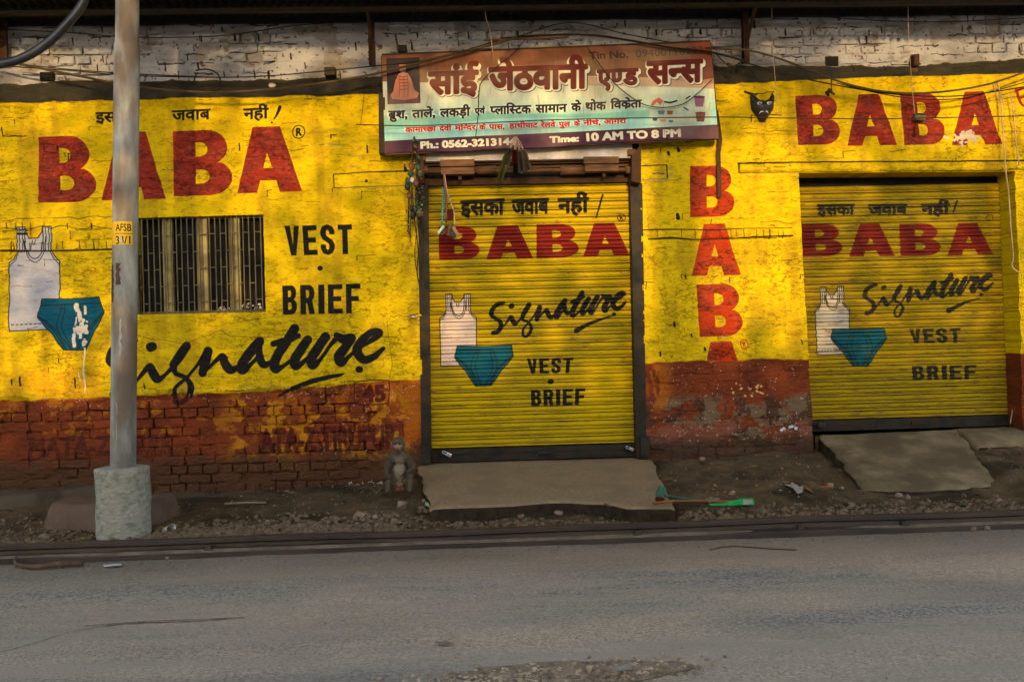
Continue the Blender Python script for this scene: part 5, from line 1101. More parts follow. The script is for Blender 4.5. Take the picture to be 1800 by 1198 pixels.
# side board left of the sign
bar3(W(672, 166, -.10), W(673, 272, -.10), .05, .10, M_STEEL, 'frame_bar', SG, og)
mesh('stay_bar', *merge([tube_data([np.array(W(850, 71, -.2)) - og, np.array(W(1000, 65, -.2)) - og], .008, 6, 0), tube_data([np.array(W(700, 88, -.1)) - og, np.array(W(695, 60, .0)) - og], .008, 6, 0), tube_data([np.array(W(1255, 200, -.14)) - og, np.array(W(1262, 200, .03)) - og], .01, 6, 0)]), M_WOODB, SG)

# rusty strap below the right end of the sign
st_pts = [(1260, 194), (1262, 215), (1266, 245), (1263, 270), (1264, 300), (1265, 346)]
V = []; F = []
for i, (x, y) in enumerate(st_pts):
    p = W(x, y, -.045 + (.01 * math.sin(i * 2))); hw = .015 if i else .010
    V += [(p[0] - hw, p[1], p[2]), (p[0] + hw, p[1] - .004, p[2]), (p[0] + hw, p[1] + .012, p[2]), (p[0] - hw, p[1] + .016, p[2])]
n = len(st_pts); F = [(i * 4 + k, i * 4 + (k + 1) % 4, i * 4 + 4 + (k + 1) % 4, i * 4 + 4 + k) for i in range(n - 1) for k in range(4)] + [(0, 1, 2, 3), ((n - 1) * 4 + 3, (n - 1) * 4 + 2, (n - 1) * 4 + 1, (n - 1) * 4)]
org = W(*st_pts[0], -.045); ST = mesh('metal_strap', [(v[0] - org[0], v[1] - org[1], v[2] - org[2]) for v in V], F, M_RUST, None, False, org); tag(ST, 'rusty metal strap hanging over the upper letter B beside the sign', 'strap')

# ------------------------------------------------------------------ street pole with its concrete foot
PB = G(212, 962, .02); PY = PB[1] + .15; PX = W(212, 700, PY)[0]; foot_top = W(212, 821, PY)[2]
PO = thing('street_pole', 'tall grey galvanised street pole in a round concrete foot, yellow number plate painted on', 'pole', (PX, PY, 0))
x_at = lambda px, py: W(px, py, PY)[0] - PX
rb = (W(256, 880, PY)[0] - W(163, 880, PY)[0]) / 2; rp = (W(240, 500, PY)[0] - W(198, 500, PY)[0]) / 2
lathe('concrete_foot', [(rb * 1.01, -.12), (rb, .0), (rb, .1), (rb, .2), (rb * 1.0, .3), (rb * .995, foot_top - .03), (rb * 1.015, foot_top - .018), (rb * 1.0, foot_top - .002), (rb * .8, foot_top + .004), (rb * .3, foot_top + .006), (0.001, foot_top + .006)], M_CONC, PO, (0, 0, 0), 40, True, lambda t, z_, r: .004 * math.sin(5 * t + z_ * 20) + random.uniform(-.0008, .0008))
zt = W(222, -160, PY)[2]; xt = x_at(224, 0)
V, F = [], []; n = 28; lv = [foot_top - .02, foot_top + .2, 1.2, 1.8, 2.4, W(222, 79, PY)[2] - .012, W(222, 79, PY)[2], W(222, 79, PY)[2] + .002, 3.6, zt]
cx_at = lambda z_: x_at(216, 810) + (xt - x_at(216, 810)) * (z_ - foot_top) / (W(222, 0, PY)[2] - foot_top)
for i, z_ in enumerate(lv):
    cx = x_at(216, 810) + (xt - x_at(216, 810)) * (z_ - foot_top) / (W(222, 0, PY)[2] - foot_top); r = rp * (1.05 if i < 6 else 1.02 if i == 6 else .96)
    for k in range(n): t = 2 * math.pi * k / n; V.append((cx + r * math.cos(t), r * math.sin(t), z_))
for i in range(len(lv) - 1):
    for k in range(n): k2 = (k + 1) % n; F.append((i * n + k, i * n + k2, (i + 1) * n + k2, (i + 1) * n + k))
mesh('pole_tube', V, F, M_GALV, PO, True)
# yellow plate wrapped round the tube, with its number
Yp = PY - rp - .002; ycan = Canvas(W(196, 400, Yp)[0] - .01, W(244, 400, Yp)[0] + .01, W(216, 440, Yp)[2], W(216, 380, Yp)[2], .0006, Yp, (.74, .58, .05))
ycan.latin('AFSB', [(203, 393), (229, 393), (229, 406), (203, 406)], (.06, .06, .06), .02); ycan.stroke([(202, 410.5), (234, 410)], 1.1, (.08, .08, .08), smooth=False); ycan.latin('33/1', [(203, 415), (228, 414), (228, 428), (204, 429)], (.06, .06, .06), .02); ycan.stroke([(212, 415), (214, 428)], 5, (.62, .58, .50), .9)
IMG_Y = ycan.image('plate_print'); M_PLATE = paint_mat('yellow_plate_paint', IMG_Y, ycan, .5, ((60, .0004, (1, 1, 1)),))
z0_, z1_ = W(216, 430, Yp)[2], W(216, 389, Yp)[2]; V = []; F = []
for i in range(13):
    t = math.radians(-90 - 62 + 112 * i / 12); cx = cx_at(W(218, 410, PY)[2]); rr = rp * 1.05 + .002
    for z_ in (z0_, z1_): V.append((cx + rr * math.cos(t), rr * math.sin(t), z_))
F = [(2 * i, 2 * i + 2, 2 * i + 3, 2 * i + 1) for i in range(12)]
mesh('number_plate', V, F, M_PLATE, PO, True)
# poster scraps and paint stains on the tube
for (ya_, yb_, t0, t1, c) in ((465, 530, -150, -128, (.30, .21, .18)), (462, 500, -112, -92, (.34, .24, .20)), (560, 625, -92, -84, (.60, .59, .56)), (705, 800, -106, -101, (.58, .56, .48))):
    n_ = 10; V = []; F = []; z0_, z1_ = W(216, yb_, Yp)[2], W(216, ya_, Yp)[2]
    for i in range(n_ + 1):
        z_ = z0_ + (z1_ - z0_) * i / n_; w0 = random.uniform(-4, 4); w1 = random.uniform(-5, 5)
        for k in range(5): t = math.radians(t0 + w0 + (t1 + w1 - t0 - w0) * k / 4); V.append((cx_at(z_) + (rp * 1.05 + .0015) * math.cos(t), (rp * 1.05 + .0015) * math.sin(t), z_))
    F = [(i * 5 + k, i * 5 + k + 1, i * 5 + 6 + k, i * 5 + 5 + k) for i in range(n_) for k in range(4)]
    mesh('paper_scrap', V, F, plain('scrap_%d' % int(ya_), c, .8), PO, True)

HY = PY - .05
hp = [W(-60, 118, HY), W(-20, 117, HY), (W(0, 113, HY)), W(30, 106, HY), W(60, 92, HY), W(90, 70, HY), W(115, 45, HY), W(135, 22, HY), W(148, 0, HY), W(155, -30, HY), W(162, -90, HY)]
H = thing('hose', 'thick black plastic pipe curving down to the left from the top edge', 'hose', hp[3]); tube('hose_tube', [np.array(p) - np.array(hp[3]) for p in hp], .028, M_HOSE, H, 16, 8)

# ------------------------------------------------------------------ cables and strings
def cable(name, label, pts, r, m, Y=-.2, group=None, cat='cable', Ys=None):
    P = [W(x, y, (Ys[i] if Ys else Y)) for i, (x, y) in enumerate(pts)]; o = P[0]
    c = mesh(name, *tube_data([np.array(p) - np.array(o) for p in P], r, 6, 8), m, None, True, o); return tag(c, label, cat, group)
cable('cable', 'thick dusty cable sagging from the hose past the pole up to the sign', [(-60, 96), (30, 112), (90, 124), (150, 136), (200, 146), (260, 155), (330, 161), (400, 162), (480, 157), (560, 147), (640, 134), (700, 120), (770, 102), (850, 82), (910, 66)], .0095, M_WIREB, -.22)
cable('cable', 'thin black cable running just under the thick dusty cable towards the sign', [(20, 117), (120, 124), (200, 131), (300, 135), (400, 136), (480, 133), (560, 126), (640, 118), (760, 104), (880, 70)], .0045, M_WIRE, -.16)
cable('cable', 'thin black cable level across the white bricks left of the sign', [(25, 112), (110, 121), (200, 128), (300, 133), (380, 136)], .004, M_WIRE, -.14)
cable('cable', 'fine wire in the shade high on the white bricks at left', [(-60, 50), (100, 56), (200, 64), (300, 66), (400, 62), (520, 45), (650, 36)], .004, M_WIRE, -.1)
cable('cable', 'thick dusty cable looping over the right BABA lettering', [(1240, 85), (1310, 88), (1360, 100), (1420, 122), (1480, 145), (1540, 159), (1600, 164), (1660, 161), (1720, 152), (1770, 138), (1860, 105)], .008, M_WIREB, -.22)
cable('cable', 'thin black cable below the dusty one over the right BABA lettering', [(1310, 110), (1380, 130), (1450, 146), (1530, 160), (1600, 168), (1680, 169), (1750, 161), (1860, 142)], .005, M_WIRE, -.2)
cable('cable', 'lowest thin cable over the top of the right BABA lettering', [(1470, 146), (1540, 163), (1610, 174), (1680, 174), (1740, 162), (1860, 128)], .004, M_WIRE, -.18)
cable('cable', 'straight taut wire crossing the sign and the right BABA lettering', [(626, 219), (740, 221), (900, 214), (1000, 210), (1250, 206), (1400, 208), (1530, 209), (1600, 208), (1700, 206), (1880, 202)], .0042, M_RUST, -.30)
cable('cable', 'black cable bundle passing over the top edge of the sign', [(880, 68), (960, 62), (1040, 62), (1110, 72), (1180, 84), (1250, 92), (1310, 108)], .008, M_WIRE, -.20)
cable('cable', 'thin cable along the roof shade towards the right bracket', [(900, 68), (1000, 40), (1100, 60), (1200, 78), (1310, 88)], .004, M_WIRE, -.12)
cable('cable', 'high thin wire in the shade above the right lettering', [(1320, 8), (1440, 28), (1560, 37), (1680, 38), (1860, 28)], .0035, M_WIRE, -.1)
cable('cable', 'thin wire curving across the right end of the sign print', [(1030, 80), (1048, 105), (1070, 135), (1095, 160), (1130, 183), (1165, 189), (1200, 183), (1225, 165), (1252, 140)], .0038, M_WIRE, -.20)
cable('cable', 'kinked thin wire down the middle of the sign', [(925, 68), (900, 96), (880, 112), (848, 142), (842, 165), (840, 205), (836, 243)], .0035, M_WIRE, -.20)
cable('cable', 'short slack wire from the sign to the right bracket', [(1256, 92), (1275, 112), (1290, 118), (1308, 104)], .004, M_WIRE, -.16)
cable('string', 'pale string hanging from the roof to the wooden sign frame', [(851, -8), (854, 30), (862, 60), (866, 92)], .003, M_STR, -.28, cat='string')
cable('string', 'fine string hanging from the roof beside the cat-eared mask', [(1356, -8), (1358, 60), (1361, 120), (1368, 190), (1370, 206)], .0022, M_STR, -.28, cat='string')
cable('string', 'fine string hanging from the roof to the small wall box', [(1596, -8), (1597, 60), (1600, 110), (1604, 160), (1608, 200)], .0022, M_STR, -.28, cat='string')
cable('string', 'fine string crossing the door shutter side down from the lintel', [(640, 166), (637, 195), (634, 219)], .002, M_WIRE, -.03, cat='string')
cable('rope', 'frayed pale rope dangling down the right side of the wide shutter', [(1752, 140), (1760, 180), (1764, 240), (1768, 300), (1773, 340), (1777, 400), (1781, 450), (1779, 468), (1792, 480)], .0055, M_STR, -.06, cat='rope')
cable('rope', 'loose lower length of pale rope reaching the wide shutter bar', [(1783, 486), (1789, 500), (1787, 520), (1784, 545), (1784, 600), (1787, 640), (1784, 690), (1776, 745)], .0055, M_STR, .16, cat='rope')
cable('rope', 'loop of pale rope tied to the cable at the upper right', [(1754, 140), (1748, 150), (1752, 172), (1762, 180), (1757, 158), (1752, 141)], .004, M_STR, -.2, cat='rope')
cable('rope', 'second pale strand hanging at the right frame edge', [(1776, 165), (1782, 200), (1786, 250), (1792, 292)], .005, M_STR, -.05, cat='rope')
# wire hoop on the tar band
hc = (370, 148); pts = [(hc[0] - 26 + 0, 124), (hc[0] - 5, 122), (hc[0] + 12, 130), (hc[0] + 17, 143), (hc[0] + 10, 153), (hc[0] - 8, 156), (hc[0] - 24, 150), (hc[0] - 28, 138), (hc[0] - 22, 127)]
cable('wire_hoop', 'black wire hoop and rusty pin fixed on the dark band above the left lettering', pts, .006, M_WIRE, -.06, cat='wire hoop')
# bracket tangle near the right roof bracket
for k, lab in enumerate(('tangled wire end sticking left from the right roof bracket', 'tangled wire end drooping under the right roof bracket')):
    cable('wire', lab, [(1310, 105), (1295 - 14 * k, 118 + 4 * k), (1278 + 10 * k, 112 + 12 * k), (1290, 128), (1268 + 20 * k, 134)], .004, M_WIRE, -.13, cat='wire')
# small wall box over the second B
BXc = W(1616, 206, -.03); BX = thing('junction_box', 'small grey junction box on the red letter B of the right lettering', 'junction box', BXc)
bevelbox('box_body', (.085, .05, .055), plain('grey_box_paint', (.40, .36, .30), .7), BX, (0, 0, 0), (0, .06, 0), .006); bevelbox('box_lid', (.075, .008, .012), M_STEEL, BX, (0, -.028, .018), (0, .06, 0), .002)
tube('conduit', [(-.03, 0, -.02), (-.035, .01, -.10), (-.03, .02, -.15)], .004, M_WIRE, BX, 6, 4)
# tap-like hook at the narrow shutter's left jamb
HK = thing('wall_hook', 'small pale metal hook on the yellow wall left of the narrow shutter', 'hook', W(722, 557, -.02)); tube('hook_rod', [(-.02, .02, .0), (.0, -.01, 0), (.028, -.012, .002), (.05, -.005, -.004)], .006, M_CHROME, HK, 8, 4)
NB = thing('bolt', 'small dark bolt in the lintel left of the bead garland', 'bolt', W(644, 318, -.01)); lathe('bolt_head', [(.012, 0), (.011, .008), (.004, .012), (.001, .012)], M_BLKL, NB, n=10).rotation_euler = (math.pi / 2, 0, 0)

# ------------------------------------------------------------------ horned mask
MK = W(1340, 187, -.02); MS = thing('mask', 'black horned demon face mask with white eyes and fangs', 'mask', MK)
kx = .00452; ol = [(-18, -22), (-14, -13), (-5, -10), (0, -11), (6, -10), (13, -14), (18, -22), (20, -8), (19, 4), (14, 13), (8, 20), (5, 25), (0, 26), (-5, 25), (-8, 19), (-14, 12), (-19, 4), (-20, -8)]
V = [(0, -.055, -.01)]; rings = (.35, .65, .88, 1.0); 
for q, rr in enumerate(rings):
    for x, y in ol:
        d = -.055 * (1 - rr ** 2.2); V.append((x * kx * rr, d - (.014 if abs(x) < 4 and rr < .7 else 0) + (.004 * math.sin(x + y)), -(y * rr + 2 * (1 - rr)) * kx))
n = len(ol); F = [(0, 1 + (i + 1) % n, 1 + i) for i in range(n)] + [(1 + q * n + i, 1 + q * n + (i + 1) % n, 1 + (q + 1) * n + (i + 1) % n, 1 + (q + 1) * n + i) for q in range(3) for i in range(n)]
b = len(V); V += [(V[1 + 3 * n + i][0], .03, V[1 + 3 * n + i][2]) for i in range(n)]; F += [(1 + 3 * n + i, 1 + 3 * n + (i + 1) % n, b + (i + 1) % n, b + i) for i in range(n)]
M_MASK = plain('black_mask_paint', (.13, .12, .12), .5); M_EYE = plain('white_paint', (.75, .73, .70), .5)
mesh('mask_face', V, F, M_MASK, MS, True)
for sx in (-1, 1):
    v, f = rock_data(.017, 5, (1.3, .45, .75)); mesh('eye', [(p[0] * 1.15 + sx * .038, p[1] - .058, p[2] + .010) for p in v], f, M_EYE, MS, True); v, f = rock_data(.0085, 6, (1, .4, 1)); mesh('pupil', [(p[0] + sx * .038, p[1] - .0665, p[2] + .010) for p in v], f, M_MASK, MS, True)
    tube('fang', [(sx * .006, -.045, -.052), (sx * .022, -.040, -.050), (sx * .036, -.032, -.066)], [.005, .006, .002], M_EYE, MS, 8, 5); tube('brow', [(sx * .012, -.052, .022), (sx * .04, -.048, .034), (sx * .07, -.03, .026)], [.006, .007, .003], M_MASK, MS, 8, 5)
    tube('ear_horn', [(sx * .074, -.008, .040), (sx * .082, -.004, .075), (sx * .078, .0, .108)], [.020, .013, .003], M_MASK, MS, 8, 4)
v, f = rock_data(.016, 8, (.8, .8, 1.5)); mesh('nose', [(p[0], p[1] - .052, p[2] - .012) for p in v], f, M_MASK, MS, True)
tube('mouth', [(-.03, -.037, -.062), (0, -.046, -.054), (.03, -.037, -.062)], [.003, .005, .003], plain('dull_red_paint', (.35, .12, .10), .5), MS, 8, 4)

# ------------------------------------------------------------------ goods hanging at the narrow shutter
def hang_item(name, label, cat, org, group=None): return thing(name, label, cat, org, group)
M_BEADG, M_BEADR, M_BEADY = plain('green_bead', (.14, .30, .19), .5), plain('brown_bead', (.42, .22, .15), .5), plain('pale_bead', (.60, .56, .36), .5)
M_THREAD = mat('dark_thread', (.20, .21, .15), (.13, .13, .10), 20, .9, 0, 0)
GO = W(728, 248, -.16); GA_ = thing('bead_garland', 'bunch of green and brown bead strings hanging left of the narrow shutter', 'bead strings', GO)
strands = [([(728, 240), (722, 300), (719, 345), (718, 400), (722, 418)], .006), ([(729, 245), (733, 290), (731, 350), (734, 380), (738, 420)], .006), ([(730, 250), (737, 300), (742, 345), (741, 370), (745, 410)], .005), ([(727, 250), (724, 320), (728, 380), (735, 440), (733, 480), (739, 505)], .004), ([(731, 300), (736, 370), (741, 440), (738, 490)], .004), ([(724, 330), (722, 380), (721, 425)], .003), ([(735, 380), (744, 430), (742, 470), (746, 520)], .003), ([(733, 400), (729, 450), (737, 500)], .003)]
for pts, r in strands: tube('strand', [np.array(W(x, y, -.16 + .02 * math.sin(x))) - np.array(GO) for x, y in pts], r, M_THREAD, GA_, 6, 5)
bead_V = {0: ([], []), 1: ([], []), 2: ([], [])}
for pts, r in strands[:3]:
    Pp, _ = catmull(np.array(pts, float), [0] * len(pts), 8)
    for i in range(0, len(Pp) - 6):
        if random.random() < .92:
            x, y = Pp[i] + np.random.default_rng(i + int(pts[0][0])).normal(0, 2.2, 2); kk = random.choice([0, 0, 1, 1, 1, 2]); v, f = rock_data(random.uniform(.007, .016) * (1 if kk < 2 else .7), 700 + i, (1, 1, random.choice([.9, 1.3])), 1); p = np.array(W(x, y, -.17 + random.uniform(-.02, .02))) - np.array(GO)
            a = bead_V[kk]; b = len(a[0]); a[0].extend([(q[0] + p[0], q[1] + p[1], q[2] + p[2]) for q in v]); a[1].extend([tuple(t + b for t in ff) for ff in f])
for kk, m_ in ((0, M_BEADG), (1, M_BEADR), (2, M_BEADY)):
    o = mesh('beads', bead_V[kk][0], bead_V[kk][1], m_, GA_, True); o['kind'] = 'stuff'
for x, y, sz, m_ in ((735, 295, .030, M_BEADG), (722, 305, .026, M_BEADG), (717, 318, .026, M_BEADG), (724, 293, .03, M_BEADR), (730, 322, .028, M_BEADR), (719, 345, .026, M_BEADR), (739, 305, .026, M_CREAMD), (724, 316, .02, M_WBEAM), (716, 328, .024, M_BLKL), (726, 378, .028, M_BLKL), (738, 374, .028, M_CREAMD), (723, 366, .024, M_BLKL)):
    v, f = rock_data(sz, int(x + y), (.9, .9, 1.3)); p = np.array(W(x, y, -.18)) - np.array(GO); mesh('charm', [(q[0] + p[0], q[1] + p[1], q[2] + p[2]) for q in v], f, m_, GA_, True)
# washing-up brushes on a string
def brush(lab, org, path, r, mh, head, mhead, dims, group='brushes hanging on the shutter', bris=None):
    T = thing('brush', lab, 'brush', org, group); o = np.array(org); tube('handle', [np.array(p) - o for p in path], r, mh, T, 8, 4)
    hx_, hz_, rot = head; p = np.array(W(hx_, hz_, org[1])) - o; bevelbox('brush_head', dims, mhead, T, tuple(p), (0, rot, 0), bev=min(dims) * .35, seg=3)
    V, F = [], []
    for k in range(46):
        a = random.uniform(-.42, .42) * dims[0]; c = random.uniform(-.42, .42) * dims[1]; q0 = np.array([a, c, -dims[2] / 2]); q1 = q0 + np.array([random.uniform(-.006, .006), random.uniform(-.006, .006), -.026])
        R = np.array([[math.cos(rot), 0, math.sin(rot)], [0, 1, 0], [-math.sin(rot), 0, math.cos(rot)]]); v, f = tube_data([p + R @ q0, p + R @ q1], .0022, 4, 0); b = len(V); V += v; F += [tuple(t + b for t in ff) for ff in f]
    s_ = mesh('bristles', V, F, bris or M_CREAMD, T); s_['kind'] = 'stuff'; return T
Yb = -.10
brush('brush with teal handle and pale head, left of the three on the shutter', W(779, 330, Yb), [W(779, 330, Yb), W(778, 365, Yb), W(777, 396, Yb)], .0075, plain('teal_plastic', (.12, .52, .45), .35), (775, 404, -.9), plain('pale_green_plastic', (.62, .74, .66), .4), (.075, .03, .022))
brush('brush with dark red handle in the middle of the three on the shutter', W(780, 302, Yb - .01), [W(780, 302, Yb), W(782, 330, Yb), W(785, 360, Yb), W(784, 390, Yb)], .0085, plain('dull_brown_plastic', (.45, .25, .20), .5), (790, 405, -1.4), plain('brown_wood_head', (.36, .28, .22), .7), (.09, .035, .028))
brush('brush with cream handle, right of the three on the shutter', W(781, 305, Yb - .02), [W(781, 305, Yb), W(787, 340, Yb), W(797, 370, Yb), W(799, 395, Yb)], .0055, plain('cream_plastic', (.72, .58, .42), .5), (801, 407, 1.1), plain('pale_wood_head', (.58, .48, .36), .7), (.085, .032, .026))
bk = thing('scrubber', 'dark maroon scrubbing pad hanging between the three brushes', 'scrubber', W(792, 378, Yb - .015)); bevelbox('pad', (.045, .025, .085), plain('maroon_fibre', (.26, .10, .07), .9), bk, bev=.008, seg=3)
# bottle brushes hung from the sign
def bottle_brush(lab, top, p0, p1, col, r0, r1, tip=None):
    o = W(*top, -.24); T = thing('bottle_brush', lab, 'bottle brush', o, 'bottle brushes hanging under the sign'); a = np.array(W(*p0, -.24)) - np.array(o); b = np.array(W(*p1, -.24)) - np.array(o)
    tube('wire_loop', [(0, 0, 0), tuple(a * .5 + np.array([.006, 0, 0])), tuple(a), tuple(a * .5 - np.array([.006, 0, 0])), (0, 0, 0)], .0025, M_STR, T, 5, 4)
    tube('stem', [tuple(a), tuple(b)], .005, M_RUST, T, 6, 0)
    V, F = [], []; d = b - a; L = np.linalg.norm(d); d /= L; s1 = np.cross(d, [0, 1, 0]); s1 /= np.linalg.norm(s1); s2 = np.cross(d, s1); N = 26
    for i in range(N):
        for k in range(9):
            t = 2 * math.pi * (k + .5 * (i % 2)) / 9; c = a + d * L * (i + .5) / N; r = r0 + (r1 - r0) * i / N; e = c + (math.cos(t) * s1 + math.sin(t) * s2) * r * random.uniform(.85, 1.1); q = d * .0042; k0 = len(V); sd_ = (-math.sin(t) * s1 + math.cos(t) * s2) * .004
            V += [tuple(c - q), tuple(c + q), tuple(e + q * .9 + sd_), tuple(e - q * .9 - sd_)]; F.append((k0, k0 + 1, k0 + 2, k0 + 3))
    s_ = mesh('bristles', V, F, plain('bristle_' + lab[:5], col, .8), T); s_['kind'] = 'stuff'
    if tip: v, f = rock_data(.009, 77); mesh('tip', [(q[0] + b[0], q[1] + b[1], q[2] + b[2]) for q in v], f, tip, T, True)
bottle_brush('green bottle brush, longest of the bunch under the sign', (905, 240), (893, 268), (878, 318), (.30, .33, .10), .026, .024)
bottle_brush('grey bottle brush upper left in the bunch under the sign', (905, 240), (897, 262), (889, 292), (.34, .31, .26), .022, .026, M_EYE)
bottle_brush('dark red bottle brush near the middle of the bunch under the sign', (906, 240), (905, 264), (905, 288), (.34, .10, .07), .026, .024)
bottle_brush('black bottle brush hanging lowest in the middle of the bunch', (906, 240), (906, 282), (906, 306), (.06, .06, .08), .018, .016)
bottle_brush('grey brown bottle brush right of the red one in the bunch', (907, 240), (914, 266), (917, 303), (.36, .33, .28), .024, .028, M_EYE)
bottle_brush('pale brown bottle brush at the right of the bunch under the sign', (908, 240), (920, 264), (930, 300), (.42, .34, .27), .022, .026, M_EYE)

# ------------------------------------------------------------------ the monkey
def skin(name, verts, edges, radii, m, parent, sub=2, root=0):
    me = bpy.data.meshes.new(name); me.from_pydata(verts, edges, []); o = bpy.data.objects.new(name, me); COL.objects.link(o); md = o.modifiers.new('skin', 'SKIN'); md.use_smooth_shade = True
    for i, r in enumerate(radii):
        rr = r if hasattr(r, '__len__') else (r, r); me.skin_vertices[0].data[i].radius = rr
    me.skin_vertices[0].data[root].use_root = True; s_ = o.modifiers.new('sub', 'SUBSURF'); s_.levels = s_.render_levels = sub
    dg = bpy.context.evaluated_depsgraph_get(); ev = o.evaluated_get(dg); nm = bpy.data.meshes.new_from_object(ev); o.modifiers.clear(); o.data = nm; nm.materials.clear(); nm.materials.append(m); nm.polygons.foreach_set('use_smooth', [True] * len(nm.polygons)); o.parent = parent; return o
mg = G(703, 862, .175); mz = .165
MO = thing('wild_monkey', 'grey brown monkey sitting upright by the wall facing the road', 'monkey', (mg[0], mg[1] + .02, mz)); MO.scale = (1.0, 1.0, 1.0)
def fur():
    m, t, b = _new('monkey_fur', .9); at = t.nodes.new('ShaderNodeAttribute'); at.attribute_name = 'coat'; g = t.nodes.new('ShaderNodeNewGeometry'); n = t.nodes.new('ShaderNodeTexNoise'); n.inputs['Scale'].default_value = 220; n.inputs['Detail'].default_value = 3; v = t.nodes.new('ShaderNodeVectorMath'); v.operation = 'MULTIPLY'; v.inputs[1].default_value = (1, 1, .35); t.links.new(g.outputs['Position'], v.inputs[0]); t.links.new(v.outputs[0], n.inputs['Vector'])
    mr = t.nodes.new('ShaderNodeMapRange'); mr.inputs['To Min'].default_value = .55; mr.inputs['To Max'].default_value = 1.4; t.links.new(n.outputs['Fac'], mr.inputs[0]); s_ = t.nodes.new('ShaderNodeVectorMath'); s_.operation = 'SCALE'; t.links.new(at.outputs['Color'], s_.inputs[0]); t.links.new(mr.outputs[0], s_.inputs['Scale']); t.links.new(s_.outputs[0], b.inputs['Base Color']); bump_of(t, b, 240, .006, (1, 1, .4), 3); return m
M_FUR = fur()
J = {}; jv = []; jr = []
def joint(k, p, r): J[k] = len(jv); jv.append(p); jr.append(r)
joint('pelvis', (0, .03, .055), (.062, .055)); joint('waist', (0, .022, .135), (.060, .056)); joint('chest', (0, .02, .205), (.058, .050)); joint('neckb', (0, .01, .252), (.040, .038)); joint('neck', (-.002, -.004, .285), (.030, .032)); joint('head', (-.004, -.016, .334), (.047, .046)); joint('crown', (-.004, -.008, .362), (.034, .034)); joint('muzzle', (-.006, -.056, .318), (.022, .020)); joint('snout', (-.007, -.070, .311), (.015, .013))
for s_, nm in ((-1, 'r'), (1, 'l')):
    joint('sh' + nm, (s_ * .056, .01, .228), .031)
    if nm == 'r': el, wr, ha = (-.090, -.012, .168), (-.084, -.055, .140), (-.082, -.078, .128)
    else: el, wr, ha = (.104, -.005, .170), (.070, -.062, .150), (.048, -.076, .140)
    joint('el' + nm, el, .022); joint('wr' + nm, wr, .014); joint('ha' + nm, ha, (.013, .009))
    joint('hip' + nm, (s_ * .048, .01, .050), .038); joint('kn' + nm, (s_ * .078, -.070, .135), .027); joint('an' + nm, (s_ * .072 - (.008 if s_ < 0 else 0), -.062 - .02, .020), .014); joint('fo' + nm, (s_ * .078 - (.012 if s_ < 0 else 0), -.130, .008), (.013, .008))
je = [('pelvis', 'waist'), ('waist', 'chest'), ('chest', 'neckb'), ('neckb', 'neck'), ('neck', 'head'), ('head', 'crown'), ('head', 'muzzle'), ('muzzle', 'snout')]
for nm in 'rl': je += [('neckb', 'sh' + nm), ('sh' + nm, 'el' + nm), ('el' + nm, 'wr' + nm), ('wr' + nm, 'ha' + nm), ('pelvis', 'hip' + nm), ('hip' + nm, 'kn' + nm), ('kn' + nm, 'an' + nm), ('an' + nm, 'fo' + nm)]
body = skin('body', jv, [(J[a], J[b]) for a, b in je], jr, M_FUR, MO, 3)
at = body.data.color_attributes.new('coat', 'FLOAT_COLOR', 'POINT'); base_c, belly_c, leg_c, face_c, dark_c = lin((.36, .315, .25)), lin((.50, .44, .365)), lin((.41, .36, .27)), lin((.60, .44, .36)), lin((.20, .175, .14))
for i, v in enumerate(body.data.vertices):
    x, y, z_ = v.co; c = np.array(base_c[:3])
    if y < .02 and abs(x) < .05 and .06 < z_ < .27: k = max(0, 1 - (abs(x) / .05) ** 2) * min(1, (.02 - y) / .03) * min(1, (.27 - z_) / .03); c = c * (1 - k) + np.array(belly_c[:3]) * k
    if z_ < .10 and y < -.01: c = c * .5 + np.array(leg_c[:3]) * .5
    if z_ < .02 and y < -.09: c = np.array(dark_c[:3]) * 1.2
    if y < -.046 and .290 < z_ < .352 and abs(x + .005) < .030: c = np.array(face_c[:3])
    if z_ > .352: c = c * .7
    if abs(x) > .03 and .10 < z_ < .24: c = c * .82
    at.data[i].color = (*c, 1)
M_PINK = plain('pink_skin', (.42, .25, .215), .7); M_FACE = plain('monkey_face_skin', (.56, .39, .33), .65); M_DRK = plain('dark_eye', (.05, .04, .035), .25)
def blob(name, c, r, sq, m, par, seed=3, sub=3):
    bm = bmesh.new(); bmesh.ops.create_icosphere(bm, subdivisions=sub, radius=r); 
    for v in bm.verts: v.co = Vector((v.co.x * sq[0], v.co.y * sq[1], v.co.z * sq[2]))
    me = bpy.data.meshes.new(name); bm.to_mesh(me); bm.free(); me.materials.append(m); me.polygons.foreach_set('use_smooth', [True] * len(me.polygons)); o = bpy.data.objects.new(name, me); COL.objects.link(o); o.location = c; o.parent = par; return o
for s_ in (-1, 1):
    blob('seat_pad', (s_ * .016, -.036, .024), .023, (.9, .55, .85), M_PINK, MO); blob('ear', (s_ * .0455 - .004, -.010, .342), .013, (.45, .8, 1.1), M_FACE, MO); blob('eye', (s_ * .0145 - .005, -.0600, .3415), .0075, (1, .6, .8), M_DRK, MO); blob('cheek', (s_ * .015 - .005, -.0540, .326), .018, (.8, .6, 1.1), M_FACE, MO)
blob('lower_belly', (0, -.030, .056), .030, (1.0, .55, .7), plain('bare_belly_skin', (.47, .37, .29), .8), MO); blob('brow', (-.005, -.052, .354), .026, (1.25, .55, .38), M_FUR, MO)
blob('nose', (-.006, -.079, .3215), .009, (.8, .5, 1.2), M_FACE, MO); blob('lips', (-.006, -.078, .3055), .013, (1.0, .5, .45), plain('lip_skin', (.40, .26, .22), .6), MO)
